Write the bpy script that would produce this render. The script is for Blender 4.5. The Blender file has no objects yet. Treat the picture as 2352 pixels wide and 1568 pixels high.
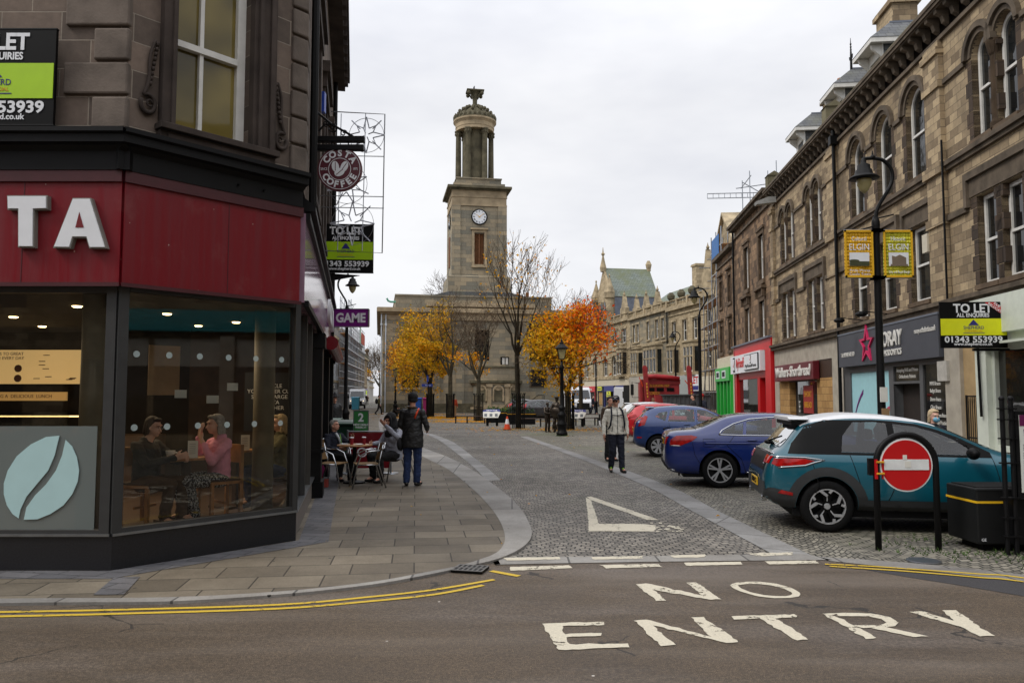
import bpy, bmesh, math, random
from mathutils import Vector, Matrix, noise
from mathutils.bvhtree import BVHTree
R=math.radians; PI=math.pi
S=bpy.context.scene; COL=S.collection
# ---------------------------------------------------------------- camera
FPX=1800.; CX=1176.; CY=784.; HZ=907.; EYE=1.75          # the photograph, 2352 px wide
TILT=math.atan((HZ-CY)/FPX)
cd=bpy.data.cameras.new("camera"); cam=bpy.data.objects.new("camera",cd); COL.objects.link(cam)
cd.sensor_width=36; cd.lens=36*FPX/2352; cd.clip_start=.1; cd.clip_end=3000
cam.location=(0,0,EYE); cam.rotation_euler=(PI/2+TILT,0,0); S.camera=cam
# ---------------------------------------------------------------- overcast sky
SUN_EL=R(48); SUN_AZ=R(-115)   # azimuth from +Y, clockwise
w=bpy.data.worlds.new("World"); S.world=w; w.use_nodes=True; nt=w.node_tree; nt.nodes.clear()
def wn(t,**k):
    n=nt.nodes.new(t)
    for a,b in k.items(): setattr(n,a,b)
    return n
out=wn('ShaderNodeOutputWorld'); mx=wn('ShaderNodeMixShader'); b1=wn('ShaderNodeBackground'); b2=wn('ShaderNodeBackground')
sky=wn('ShaderNodeTexSky',sky_type='NISHITA',sun_disc=False,sun_elevation=SUN_EL,sun_rotation=SUN_AZ)
b1.inputs['Strength'].default_value=.10; nt.links.new(sky.outputs[0],b1.inputs['Color'])
tc=wn('ShaderNodeTexCoord'); mp=wn('ShaderNodeMapping'); mp.inputs['Scale'].default_value=(1.2,1.2,3.4)
nz=wn('ShaderNodeTexNoise'); nz.inputs['Scale'].default_value=1.5; nz.inputs['Detail'].default_value=5; nz.inputs['Roughness'].default_value=.55
cr=wn('ShaderNodeValToRGB'); e=cr.color_ramp.elements
e[0].position=.34; e[0].color=(.70,.712,.765,1); e[1].position=.64; e[1].color=(.94,.94,.955,1)
nt.links.new(tc.outputs['Generated'],mp.inputs[0]); nt.links.new(mp.outputs[0],nz.inputs[0]); nt.links.new(nz.outputs[0],cr.inputs[0])
sx=wn('ShaderNodeSeparateXYZ'); nt.links.new(tc.outputs['Generated'],sx.inputs[0])
mr=wn('ShaderNodeMapRange'); mr.inputs[1].default_value=.35; mr.inputs[2].default_value=.95; mr.inputs[3].default_value=1.0; mr.inputs[4].default_value=2.0
nt.links.new(sx.outputs[2],mr.inputs[0])
nt.links.new(cr.outputs[0],b2.inputs['Color']); nt.links.new(mr.outputs[0],b2.inputs['Strength'])
mx.inputs[0].default_value=.93; nt.links.new(b1.outputs[0],mx.inputs[1]); nt.links.new(b2.outputs[0],mx.inputs[2]); nt.links.new(mx.outputs[0],out.inputs[0])
sl=bpy.data.lights.new("sun",'SUN'); sl.energy=1.5; sl.angle=R(16); sl.color=(1,.95,.87)
so=bpy.data.objects.new("sun",sl); COL.objects.link(so)
sd=Vector((math.sin(SUN_AZ)*math.cos(SUN_EL),math.cos(SUN_AZ)*math.cos(SUN_EL),math.sin(SUN_EL)))
so.rotation_euler=sd.to_track_quat('Z','Y').to_euler(); so.location=(0,0,60)
S.view_settings.view_transform='Standard'; S.view_settings.look='None'; S.view_settings.exposure=.12; S.view_settings.gamma=1
S.render.engine='CYCLES'; S.cycles.use_denoising=True; S.cycles.max_bounces=6; S.cycles.transparent_max_bounces=16
S.cycles.diffuse_bounces=3; S.cycles.glossy_bounces=3; S.cycles.sample_clamp_indirect=6
# ---------------------------------------------------------------- measuring: photograph pixel -> place in the street
ct,st_=math.cos(TILT),math.sin(TILT)
def ray(u,v):
    x=(u-CX)/FPX; y=-(v-CY)/FPX; return Vector((x,ct-y*st_,st_+y*ct))
def G(u,v,z=0.):
    r=ray(u,v); t=(z-EYE)/r.z; return Vector((r.x*t,r.y*t,z))
def P(u,v,Y):
    r=ray(u,v); t=Y/r.y; return Vector((r.x*t,Y,EYE+r.z*t))
# ---------------------------------------------------------------- objects
def setp(o,label=None,cat=None,group=None,kind=None):
    if label: o['label']=label
    if cat: o['category']=cat
    if group: o['group']=group
    if kind: o['kind']=kind
    return o
def thing(name,label,cat,loc=(0,0,0),rz=0,group=None):
    o=bpy.data.objects.new(name,None); COL.objects.link(o); o.empty_display_size=.3
    o.location=loc; o.rotation_euler=(0,0,rz); return setp(o,label,cat,group)
def copy_tree(o,parent=None):
    c=o.copy(); COL.objects.link(c)
    if parent: c.parent=parent
    for ch in list(o.children): copy_tree(ch,c)
    return c
def link(name,me,mat,parent=None,loc=None,rot=None):
    o=bpy.data.objects.new(name,me); COL.objects.link(o)
    if mat and not me.materials: me.materials.append(mat)
    if parent: o.parent=parent
    if loc is not None: o.location=loc
    if rot is not None: o.rotation_euler=rot
    return o
def boxuv(me):
    if not me.polygons: return
    uv=me.uv_layers.new(name='UVMap').data; vs=me.vertices
    for p in me.polygons:
        n=p.normal
        if abs(n.z)<.75:
            l=math.hypot(n.x,n.y) or 1; tx,ty=-n.y/l,n.x/l
            for li in p.loop_indices:
                c=vs[me.loops[li].vertex_index].co; uv[li].uv=(c.x*tx+c.y*ty,c.z)
        else:
            for li in p.loop_indices:
                c=vs[me.loops[li].vertex_index].co; uv[li].uv=(c.x,c.y)
def evalmesh(o):
    dg=bpy.context.evaluated_depsgraph_get(); dg.update()
    return bpy.data.meshes.new_from_object(o.evaluated_get(dg))
class MB:
    def __init__(s): s.v=[]; s.f=[]; s.T=None
    def add(s,vs,fs):
        o=len(s.v)
        if s.T is not None: vs=[s.T@Vector(p) for p in vs]
        s.v.extend([tuple(p) for p in vs]); s.f.extend([tuple(i+o for i in f) for f in fs]); return s
    def box(s,x0,x1,y0,y1,z0,z1):
        if x0>x1: x0,x1=x1,x0
        if y0>y1: y0,y1=y1,y0
        if z0>z1: z0,z1=z1,z0
        return s.add([(x0,y0,z0),(x1,y0,z0),(x1,y1,z0),(x0,y1,z0),(x0,y0,z1),(x1,y0,z1),(x1,y1,z1),(x0,y1,z1)],
          [(3,2,1,0),(4,5,6,7),(0,1,5,4),(1,2,6,5),(2,3,7,6),(3,0,4,7)])
    def cbox(s,c,d): return s.box(c[0]-d[0]/2,c[0]+d[0]/2,c[1]-d[1]/2,c[1]+d[1]/2,c[2]-d[2]/2,c[2]+d[2]/2)
    def tube(s,pts,r,n=6,closed=False,cap=True):
        pts=[Vector(p) for p in pts]; m=len(pts); rs=r if isinstance(r,(list,tuple)) else [r]*m
        vs=[]; fs=[]; up=None
        for i,p in enumerate(pts):
            a=pts[(i-1)%m] if (closed or i>0) else p; b=pts[(i+1)%m] if (closed or i<m-1) else p
            t=(b-a).normalized() if (b-a).length>1e-9 else Vector((0,0,1))
            if up is None:
                up=Vector((0,0,1)) if abs(t.z)<.9 else Vector((0,1,0))
            x=t.cross(up)
            if x.length<1e-6: x=t.orthogonal()
            x.normalize(); y=x.cross(t).normalized(); up=y
            for k in range(n):
                an=2*PI*(k+.5)/n; vs.append(p+x*(rs[i]*math.cos(an))+y*(rs[i]*math.sin(an)))
        for i in range(m if closed else m-1):
            j=(i+1)%m
            for k in range(n):
                l=(k+1)%n; fs.append((i*n+l,i*n+k,j*n+k,j*n+l))
        if cap and not closed:
            fs.append(tuple(range(n))); fs.append(tuple((m-1)*n+k for k in range(n-1,-1,-1)))
        return s.add(vs,fs)
    def cyl(s,p0,p1,r0,r1=None,n=10): return s.tube([p0,p1],[r0,r0 if r1 is None else r1],n)
    def lathe(s,prof,c=(0,0,0),n=16,ax='z',cap=True):
        vs=[]; fs=[]; m=len(prof)
        for (r,z) in prof:
            for k in range(n):
                a=2*PI*k/n; p=(r*math.cos(a),r*math.sin(a),z)
                if ax=='y': p=(p[0],z,-p[1])
                if ax=='x': p=(z,p[0],p[1])
                vs.append((c[0]+p[0],c[1]+p[1],c[2]+p[2]))
        for i in range(m-1):
            for k in range(n):
                l=(k+1)%n; fs.append((i*n+k,i*n+l,(i+1)*n+l,(i+1)*n+k))
        if cap: fs.append(tuple(range(n-1,-1,-1))); fs.append(tuple((m-1)*n+k for k in range(n)))
        return s.add(vs,fs)
    def ell(s,c,r,n=12,m=8):
        if not isinstance(r,(list,tuple)): r=(r,r,r)
        vs=[(c[0],c[1],c[2]-r[2])]; fs=[]
        for i in range(1,m):
            a=-PI/2+PI*i/m
            for k in range(n):
                b=2*PI*k/n; vs.append((c[0]+r[0]*math.cos(a)*math.cos(b),c[1]+r[1]*math.cos(a)*math.sin(b),c[2]+r[2]*math.sin(a)))
        vs.append((c[0],c[1],c[2]+r[2])); t=len(vs)-1
        for k in range(n):
            l=(k+1)%n; fs.append((0,1+l,1+k)); fs.append((t,t-n+k,t-n+l))
            for i in range(m-2): a=1+i*n; fs.append((a+k,a+l,a+n+l,a+n+k))
        return s.add(vs,fs)
    def caps(s,p0,p1,r0,r1,n=10):      # rounded limb
        p0=Vector(p0); p1=Vector(p1); d=(p1-p0); L=d.length or 1e-6; d/=L
        pts=[];rs=[]
        for a in (-80,-55,-28): pts.append(p0+d*(r0*math.sin(R(a)))); rs.append(r0*math.cos(R(a)))
        for t in (0,.25,.5,.75,1): pts.append(p0+d*(L*t)); rs.append(r0+(r1-r0)*t)
        for a in (28,55,80): pts.append(p1+d*(r1*math.sin(R(a)))); rs.append(r1*math.cos(R(a)))
        return s.tube(pts,rs,n)
    def prism(s,poly,y0,y1):           # outline in x,z, counter-clockwise seen from -y
        n=len(poly); vs=[(x,y0,z) for x,z in poly]+[(x,y1,z) for x,z in poly]
        fs=[tuple(range(n)),tuple(range(2*n-1,n-1,-1))]
        for i in range(n): j=(i+1)%n; fs.append((j,i,n+i,n+j))
        return s.add(vs,fs)
    def prismz(s,poly,z0,z1):          # outline in x,y, counter-clockwise
        n=len(poly); vs=[(x,y,z0) for x,y in poly]+[(x,y,z1) for x,y in poly]
        fs=[tuple(range(n-1,-1,-1)),tuple(range(n,2*n))]
        for i in range(n): j=(i+1)%n; fs.append((i,j,n+j,n+i))
        return s.add(vs,fs)
    def prismx(s,poly,x0,x1):          # outline in y,z
        n=len(poly); vs=[(x0,y,z) for y,z in poly]+[(x1,y,z) for y,z in poly]
        fs=[tuple(range(n-1,-1,-1)),tuple(range(n,2*n))]
        for i in range(n): j=(i+1)%n; fs.append((i,j,n+j,n+i))
        return s.add(vs,fs)
    def sheet(s,poly,z): return s.add([(p[0],p[1],z) for p in poly],[tuple(range(len(poly)))])
    def mesh(s,name='m',fix=True):
        me=bpy.data.meshes.new(name); me.from_pydata(s.v,[],s.f); me.validate()
        if fix:
            bm=bmesh.new(); bm.from_mesh(me); bmesh.ops.recalc_face_normals(bm,faces=bm.faces); bm.to_mesh(me); bm.free()
        boxuv(me); return me
    def build(s,name,mat,parent=None,loc=None,rot=None,smooth=False,bevel=0,fix=True,seg=2):
        me=s.mesh(name,fix)
        if smooth:
            for p in me.polygons: p.use_smooth=True
        o=link(name,me,mat,parent,loc,rot)
        if bevel:
            b=o.modifiers.new('bevel','BEVEL'); b.width=bevel; b.segments=seg; b.limit_method='ANGLE'; b.angle_limit=R(40)
        return o
def box(name,mat,parent,x0,x1,y0,y1,z0,z1,bevel=0): return MB().box(x0,x1,y0,y1,z0,z1).build(name,mat,parent,bevel=bevel)
_txt={}
def text(name,s,size,mat,parent=None,loc=(0,0,0),rot=(PI/2,0,0),ext=.008,bold=0,sx=1,align='CENTER',spacing=1,shear=0,res=3):
    key=(s,size,ext,bold,sx,align,spacing,shear)
    if key in _txt: return link(name,_txt[key],mat,parent,loc,rot)
    c=bpy.data.curves.new('t','FONT'); c.body=s; c.size=size; c.extrude=ext; c.offset=bold; c.align_x=align; c.align_y='CENTER'
    c.space_character=spacing; c.shear=shear; c.resolution_u=res
    t=bpy.data.objects.new('t',c); COL.objects.link(t); me=evalmesh(t); bpy.data.objects.remove(t); bpy.data.curves.remove(c)
    if sx!=1: me.transform(Matrix.Diagonal((sx,1,1,1)))
    me.materials.clear(); _txt[key]=me
    return link(name,me,mat,parent,loc,rot)
def arc(cx,cz,r,a0,a1,n): return [(cx+r*math.cos(R(a0+(a1-a0)*i/n)),cz+r*math.sin(R(a0+(a1-a0)*i/n))) for i in range(n+1)]
# ---------------------------------------------------------------- walls with openings; local frame: x right, y into the building, z up
def wall(mb,x0,x1,z0,z1,holes,y=0,d=.28):
    xs=sorted({x0,x1,*[min(max(h[i],x0),x1) for h in holes for i in (0,1)]}); zs=sorted({z0,z1,*[min(max(h[i],z0),z1) for h in holes for i in (2,3)]})
    for a,b in zip(xs,xs[1:]):
        run=None
        for c,e in zip(zs,zs[1:]):
            mx_,mz=(a+b)/2,(c+e)/2
            inside=any(h[0]<mx_<h[1] and h[2]<mz<h[3] for h in holes)
            if not inside:
                run=(run[0],e) if run else (c,e)
            if (inside or e==zs[-1]) and run:
                mb.add([(a,y,run[0]),(b,y,run[0]),(b,y,run[1]),(a,y,run[1])],[(0,1,2,3)]); run=None
    for h in holes:
        a,b,c,e=h[:4]; ar=len(h)>4 and h[4]
        top=e-(b-a)/2 if ar else e
        mb.add([(a,y,c),(a,y+d,c),(a,y+d,top),(a,y,top)],[(0,1,2,3)]); mb.add([(b,y,c),(b,y+d,c),(b,y+d,top),(b,y,top)],[(3,2,1,0)])
        mb.add([(a,y,c),(b,y,c),(b,y+d,c),(a,y+d,c)],[(0,1,2,3)])
        if ar:
            p=arc((a+b)/2,top,(b-a)/2,180,0,12)
            for (p0,p1) in zip(p,p[1:]):
                mb.add([(p0[0],y,p0[1]),(p1[0],y,p1[1]),(p1[0],y,e),(p0[0],y,e)],[(0,1,2,3)])
                mb.add([(p0[0],y,p0[1]),(p1[0],y,p1[1]),(p1[0],y+d,p1[1]),(p0[0],y+d,p0[1])],[(0,1,2,3)])
        else: mb.add([(a,y,e),(b,y,e),(b,y+d,e),(a,y+d,e)],[(3,2,1,0)])
    return mb
_win={}
def window(root,x0,x1,z0,z1,y,fm,gm,arch=False,mull=0,t=.07,rail=True,bars=0,name='window'):
    w_=x1-x0; h=z1-z0; key=(round(w_,2),round(h,2),arch,mull,t,rail,bars,fm.name,gm.name)
    if key not in _win:
        f=MB(); top=h-w_/2 if arch else h
        f.box(-w_/2,-w_/2+t,0,.09,0,top); f.box(w_/2-t,w_/2,0,.09,0,top); f.box(-w_/2+t,w_/2-t,-.02,.1,0,t*1.3)
        if arch:
            o_=arc(0,top,w_/2,0,180,14); i_=arc(0,top,w_/2-t,0,180,14)
            for k in range(14): f.prism([i_[k],o_[k],o_[k+1],i_[k+1]],0,.09)
        else: f.box(-w_/2+t,w_/2-t,0,.09,h-t,h)
        if rail: f.box(-w_/2+t,w_/2-t,-.012,.075,h*.5-.035,h*.5+.035)
        for k in range(mull): xx=-w_/2+w_*(k+1)/(mull+1); f.box(xx-.025,xx+.025,.005,.07,t,top)
        for k in range(bars): zz=h*(k+1)/(bars+1); f.box(-w_/2+t,w_/2-t,.006,.06,zz-.015,zz+.015)
        g=MB(); 
        if arch: g.prism([(-w_/2+.02,.02),(w_/2-.02,.02)]+arc(0,top,w_/2-.02,0,180,12),.05,.06)
        else: g.box(-w_/2+.02,w_/2-.02,.05,.06,.02,h-.02)
        _win[key]=(f.mesh('window'),g.mesh('pane'))
    fme,gme=_win[key]; o=link(name,fme,fm,root,((x0+x1)/2,y,z0)); link('pane',gme,gm,o); return o
def archmould(mb,xc,zs,r0,r1,y0,y1,n=14,legs=0):
    i_=arc(xc,zs,r0,0,180,n); o_=arc(xc,zs,r1,0,180,n)
    for k in range(n): mb.prism([i_[k],o_[k],o_[k+1],i_[k+1]],y0,y1)
    if legs: mb.box(xc-r1,xc-r0,y0,y1,zs-legs,zs); mb.box(xc+r0,xc+r1,y0,y1,zs-legs,zs)
# ---------------------------------------------------------------- materials
def srgb(r,g,b):
    f=lambda c:(c/255/12.92 if c/255<=.04045 else ((c/255+.055)/1.055)**2.4)
    return (f(r),f(g),f(b),1)
class NM:
    def __init__(s,name):
        s.m=bpy.data.materials.new(name); s.m.use_nodes=True; s.t=s.m.node_tree; s.p=s.t.nodes['Principled BSDF']; s.out=s.t.nodes['Material Output']
    def n(s,t,_=None,**k):
        n=s.t.nodes.new('ShaderNode'+t)
        for a,b in k.items():
            if a in n.inputs.keys(): s.i(n,a,b)
            else: setattr(n,a,b)
        return n
    def i(s,n,key,val):
        inp=n.inputs[key]
        if isinstance(val,bpy.types.NodeSocket): s.t.links.new(val,inp)
        elif isinstance(val,bpy.types.Node): s.t.links.new(val.outputs[0],inp)
        else: inp.default_value=val
    def math(s,op,a,b=0,c=None):
        n=s.n('Math',operation=op); s.i(n,0,a); s.i(n,1,b)
        if c is not None: s.i(n,2,c)
        return n.outputs[0]
    def mix(s,f,a,b,bt='MIX'):
        n=s.n('MixRGB',blend_type=bt); s.i(n,0,f); s.i(n,1,a); s.i(n,2,b); return n.outputs[0]
    def noise(s,scale,detail=4,rough=.55,co=None,dim='3D'):
        n=s.n('TexNoise'); n.inputs['Scale'].default_value=scale; n.inputs['Detail'].default_value=detail; n.inputs['Roughness'].default_value=rough
        s.i(n,'Vector',co if co is not None else s.obj()); return n.outputs[0]
    def obj(s):
        if not hasattr(s,'_tc'): s._tc=s.n('TexCoord')
        return s._tc.outputs['Object']
    def pos(s):
        if not hasattr(s,'_ge'): s._ge=s.n('NewGeometry')
        return s._ge.outputs['Position']
    def uv(s): s.obj(); return s._tc.outputs['UV']
    def ramp(s,f,p0,p1,c0=(0,0,0,1),c1=(1,1,1,1)):
        n=s.n('ValToRGB'); e=n.color_ramp.elements; e[0].position=p0; e[1].position=p1; e[0].color=c0; e[1].color=c1; s.i(n,0,f); return n.outputs[0]
    def bump(s,h,strength=.4,dist=.02):
        b=s.n('Bump'); b.inputs['Strength'].default_value=strength; b.inputs['Distance'].default_value=dist; s.i(b,'Height',h); s.t.links.new(b.outputs[0],s.p.inputs['Normal'])
    def base(s,c,rough=.6,spec=None,metal=None):
        s.i(s.p,'Base Color',c); s.i(s.p,'Roughness',rough)
        if spec is not None: s.i(s.p,'Specular IOR Level',spec)
        if metal is not None: s.i(s.p,'Metallic',metal)
def plain(name,c,rough=.6,metal=0,var=.18,scale=6,bump=0,spec=.5):
    n=NM(name)
    if len(c)==3: c=srgb(*c)
    f=n.ramp(n.noise(scale,5),.3,.7); k=n.mix(f,tuple(x*(1-var) for x in c[:3])+(1,),tuple(min(1,x*(1+var*.5)) for x in c[:3])+(1,))
    n.base(k,rough,spec,metal)
    if bump: n.bump(n.noise(scale*12,3),bump,.004)
    return n.m
def ashlar(name,c1,c2,mortar,bw,bh,ms=.008,stain=.5,sscale=.5,rough=.88,rock=.3,bias=0.,off=.5,soot=(.03,.027,.025,1)):
    n=NM(name); b=n.n('TexBrick',offset=off,squash=1.); b.inputs['Scale'].default_value=1
    n.i(b,'Vector',n.uv()); n.i(b,'Color1',srgb(*c1)); n.i(b,'Color2',srgb(*c2)); n.i(b,'Mortar',srgb(*mortar))
    for k,v in (('Mortar Size',ms),('Mortar Smooth',.3),('Bias',bias),('Brick Width',bw),('Row Height',bh)): b.inputs[k].default_value=v
    g=n.ramp(n.noise(9,6,.7),.25,.75,(.72,.72,.72,1),(1.12,1.1,1.08,1))
    c=n.mix(1,b.outputs['Color'],g,'MULTIPLY')
    mp=n.n('Mapping'); mp.inputs['Scale'].default_value=(1,1,.35); n.i(mp,'Vector',n.pos())
    s_=n.ramp(n.noise(sscale,7,.65,mp.outputs[0]),.48,.78)
    c=n.mix(n.math('MULTIPLY',s_,stain),c,soot); n.base(c,rough,.3)
    h=n.math('ADD',n.math('MULTIPLY',b.outputs['Fac'],-1.),n.math('MULTIPLY',n.noise(14,5,.6),rock)); n.bump(h,.6,.02)
    return n.m
def emis(name,c,st,var=None):
    n=NM(name); c=srgb(*c); n.base(c,.4); n.i(n.p,'Emission Color',c); n.i(n.p,'Emission Strength',st); return n.m
def glassy(name,c=(12,14,15),rough=.04,spec=.6,var=.25):
    n=NM(name); f=n.ramp(n.noise(1.1,2,.5,n.pos()),.35,.7); c=srgb(*c)
    n.base(n.mix(f,c,tuple(x*(1+4*var) for x in c[:3])+(1,)),rough,spec); n.bump(n.noise(2.5,2,.5,n.pos()),.06,.02); return n.m
def clear(name,tint=(.8,.84,.84),ior=1.5,dirt=.0):
    n=NM(name); n.t.nodes.remove(n.p); tr=n.n('BsdfTransparent'); tr.inputs[0].default_value=tint+(1,)
    gl=n.n('BsdfGlossy'); gl.inputs['Roughness'].default_value=.02; fr=n.n('Fresnel'); fr.inputs[0].default_value=ior
    f=n.math('MULTIPLY_ADD',fr.outputs[0],1.25,.012); m=n.n('MixShader'); n.i(m,0,f); n.t.links.new(tr.outputs[0],m.inputs[1]); n.t.links.new(gl.outputs[0],m.inputs[2])
    n.t.links.new(m.outputs[0],n.out.inputs[0]); return n.m
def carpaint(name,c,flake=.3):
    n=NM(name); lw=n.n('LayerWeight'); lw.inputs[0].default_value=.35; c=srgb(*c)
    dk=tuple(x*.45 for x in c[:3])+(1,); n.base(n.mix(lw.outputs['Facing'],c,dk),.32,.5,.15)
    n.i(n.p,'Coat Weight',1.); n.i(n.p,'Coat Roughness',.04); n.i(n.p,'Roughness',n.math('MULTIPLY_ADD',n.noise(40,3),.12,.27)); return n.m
M={}
def paint(name,c,**k):
    if name not in M: M[name]=plain(name,c,**k)
    return M[name]
def streaked(name,c,rough):
    n=NM(name); mp=n.n('Mapping'); mp.inputs['Scale'].default_value=(7,7,.35); n.i(mp,'Vector',n.pos()); st=n.ramp(n.noise(1.6,5,.65,mp.outputs[0]),.4,.75); c=srgb(*c)
    k=n.mix(n.math('MULTIPLY',st,.4),c,tuple(x*.5+.008 for x in c[:3])+(1,)); k=n.mix(n.math('MULTIPLY',n.ramp(n.noise(3,6,.7,n.pos()),.55,.72),.28),k,srgb(132,80,78)); vs=n.n('TexVoronoi'); vs.inputs['Scale'].default_value=5; n.i(vs,'Vector',n.pos()); k=n.mix(n.math('LESS_THAN',vs.outputs[0],.035),k,srgb(170,150,140))
    n.base(k,n.math('MULTIPLY_ADD',st,.25,rough),.4); n.bump(n.noise(1.2,2,.5,n.pos()),.08,.03); return n.m
M['maroon']=streaked('maroon_fascia_paint',(116,13,27),.32)
# road and paving
n=NM('asphalt'); a=n.noise(140,3,.7,n.pos()); b=n.noise(.55,5,.6,n.pos())
c=n.mix(n.ramp(a,.4,.62),srgb(34,28,23),srgb(112,96,77)); c=n.mix(n.ramp(b,.4,.7),c,n.mix(.5,c,srgb(50,42,35)))
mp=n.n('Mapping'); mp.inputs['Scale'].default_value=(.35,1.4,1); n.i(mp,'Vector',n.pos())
c=n.mix(n.math('MULTIPLY',n.ramp(n.noise(.7,6,.62,mp.outputs[0]),.5,.72),.6),c,srgb(112,104,98))  # pale smears in the colour imitate a wet sheen
vo=n.n('TexVoronoi',feature='DISTANCE_TO_EDGE'); vo.inputs['Scale'].default_value=.33; n.i(vo,'Vector',n.mix(.12,n.pos(),n.n('TexNoise').outputs[1]))
vs_=n.n('TexVoronoi'); vs_.inputs['Scale'].default_value=2.2; n.i(vs_,'Vector',n.pos())
c=n.mix(n.math('LESS_THAN',vs_.outputs[0],.022),c,srgb(190,186,178))
a2=n.noise(38,4,.75,n.pos()); c=n.mix(1,c,n.ramp(a2,.40,.62,(.66,.66,.66,1),(1.34,1.32,1.3,1)),'MULTIPLY')
tk=n.n('Mapping'); tk.inputs['Scale'].default_value=(.12,.9,1); tk.inputs['Rotation'].default_value=(0,0,R(8)); n.i(tk,'Vector',n.pos()); c=n.mix(n.math('MULTIPLY',n.ramp(n.noise(1.0,4,.6,tk.outputs[0]),.5,.7),.35),c,srgb(128,118,108))  # long pale tyre tracks, wet sheen put into their colour
cv=n.n('TexVoronoi',feature='DISTANCE_TO_EDGE'); cv.inputs['Scale'].default_value=.55; wv=n.n('VectorMath',operation='ADD'); n.i(wv,0,n.pos()); nz_=n.n('TexNoise'); nz_.inputs['Scale'].default_value=1.3; nz_.inputs['Detail'].default_value=6; n.i(nz_,'Vector',n.pos()); n.t.links.new(nz_.outputs[1],wv.inputs[1]); n.i(cv,'Vector',wv.outputs[0])
ck=n.math('MULTIPLY',n.math('LESS_THAN',cv.outputs[0],.006),n.math('GREATER_THAN',n.noise(.5,2,.5,n.pos()),.56)); c=n.mix(n.math('MULTIPLY',ck,.8),c,srgb(26,24,22))
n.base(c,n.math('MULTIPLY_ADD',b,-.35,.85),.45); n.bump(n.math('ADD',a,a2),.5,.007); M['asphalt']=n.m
n=NM('asphalt_patch'); a=n.noise(150,3,.7,n.pos()); n.base(n.mix(n.ramp(a,.3,.75),srgb(34,33,35),srgb(76,74,76)),.8,.4); n.bump(a,.35,.006); M['asphalt_dark']=n.m
def setts(name,lo,hi,joint,period=1.5,amp=.42,moss=.15,rowh=.1,bw=.115,wet=.5):
    n=NM(name); sp=n.n('SeparateXYZ'); n.i(sp,0,n.pos()); x,y=sp.outputs[0],sp.outputs[1]
    wob=n.math('MULTIPLY',n.math('SUBTRACT',n.noise(1.3,2,.5,n.pos()),.5),.22); x=n.math('ADD',x,wob)
    fx=n.math('SUBTRACT',n.math('FRACT',n.math('DIVIDE',x,period)),.5); ar=n.math('MULTIPLY',n.math('MULTIPLY',fx,fx),-4*amp)
    yy=n.math('ADD',n.math('ADD',y,ar),n.math('MULTIPLY',wob,.6)); xx=n.math('MULTIPLY',x,1.08)
    cb=n.n('CombineXYZ'); n.i(cb,0,xx); n.i(cb,1,yy); b=n.n('TexBrick',offset=.5); b.inputs['Scale'].default_value=1; n.i(b,'Vector',cb)
    n.i(b,'Color1',srgb(*lo)); n.i(b,'Color2',srgb(*hi)); n.i(b,'Mortar',srgb(*joint))
    for k,v in (('Mortar Size',.011),('Mortar Smooth',.5),('Brick Width',bw),('Row Height',rowh)): b.inputs[k].default_value=v
    l=n.noise(.35,6,.6,n.pos()); c=n.mix(1,b.outputs['Color'],n.ramp(l,.3,.7,(.72,.71,.7,1),(1.16,1.17,1.2,1)),'MULTIPLY')
    c=n.mix(1,c,n.ramp(n.noise(30,4,.7,n.pos()),.3,.7,(.8,.8,.8,1),(1.12,1.12,1.12,1)),'MULTIPLY')
    ms=n.math('MULTIPLY',n.ramp(n.noise(.22,5,.6,n.pos()),.52,.66),moss); ms=n.math('MULTIPLY',ms,n.math('MULTIPLY_ADD',b.outputs['Fac'],.75,.25)); c=n.mix(ms,c,srgb(66,84,24))
    n.base(c,n.math('MULTIPLY_ADD',l,-wet,.95),.5); n.bump(n.math('ADD',n.math('MULTIPLY',b.outputs['Fac'],-1),n.math('MULTIPLY',n.noise(25,3,.6,n.pos()),.25)),.8,.016); return n.m
M['setts']=setts('street_setts',(96,91,84),(142,135,124),(36,34,32),moss=.2)
M['setts_bay']=setts('bay_setts',(97,93,84),(142,136,122),(36,37,30),moss=.75,period=1.9,amp=.75)
def slabs(name,c1,c2,bw,bh,mort=(52,46,38),rot=0,ms=.008,wet=.35,bias=0):
    n=NM(name); mp=n.n('Mapping'); n.i(mp,'Vector',n.pos()); mp.inputs['Rotation'].default_value=(0,0,rot)
    b=n.n('TexBrick',offset=.37,squash=1.0); b.inputs['Scale'].default_value=1; n.i(b,'Vector',mp)
    n.i(b,'Color1',srgb(*c1)); n.i(b,'Color2',srgb(*c2)); n.i(b,'Mortar',srgb(*mort))
    for k,v in (('Mortar Size',ms),('Mortar Smooth',.2),('Brick Width',bw),('Row Height',bh),('Bias',bias)): b.inputs[k].default_value=v
    c=n.mix(1,b.outputs['Color'],n.ramp(n.noise(.7,8,.7,n.pos()),.32,.66,(.6,.58,.56,1),(1.16,1.16,1.16,1)),'MULTIPLY')
    c=n.mix(1,c,n.ramp(n.noise(45,3,.7,n.pos()),.3,.7,(.84,.84,.84,1),(1.1,1.1,1.1,1)),'MULTIPLY')
    vs_=n.n('TexVoronoi'); vs_.inputs['Scale'].default_value=3.; n.i(vs_,'Vector',n.pos()); c=n.mix(n.math('LESS_THAN',vs_.outputs[0],.05),c,srgb(44,42,40))
    n.base(c,n.math('MULTIPLY_ADD',n.noise(.8,4,.6,n.pos()),-wet,.9),.45); n.bump(n.math('ADD',n.math('MULTIPLY',b.outputs['Fac'],-1),n.math('MULTIPLY',n.noise(18,4,.6,n.pos()),.15)),.5,.01); return n.m
M['slabs']=slabs('paving_slabs',(90,82,70),(122,113,98),.62,.46,rot=R(-7))
M['slabs_old']=slabs('cross_paving',(116,105,88),(136,126,108),.75,.6,rot=R(4))
M['edge_setts']=slabs('grey_edging',(84,84,88),(100,99,102),.42,.2,(56,56,58),rot=R(12))
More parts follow.
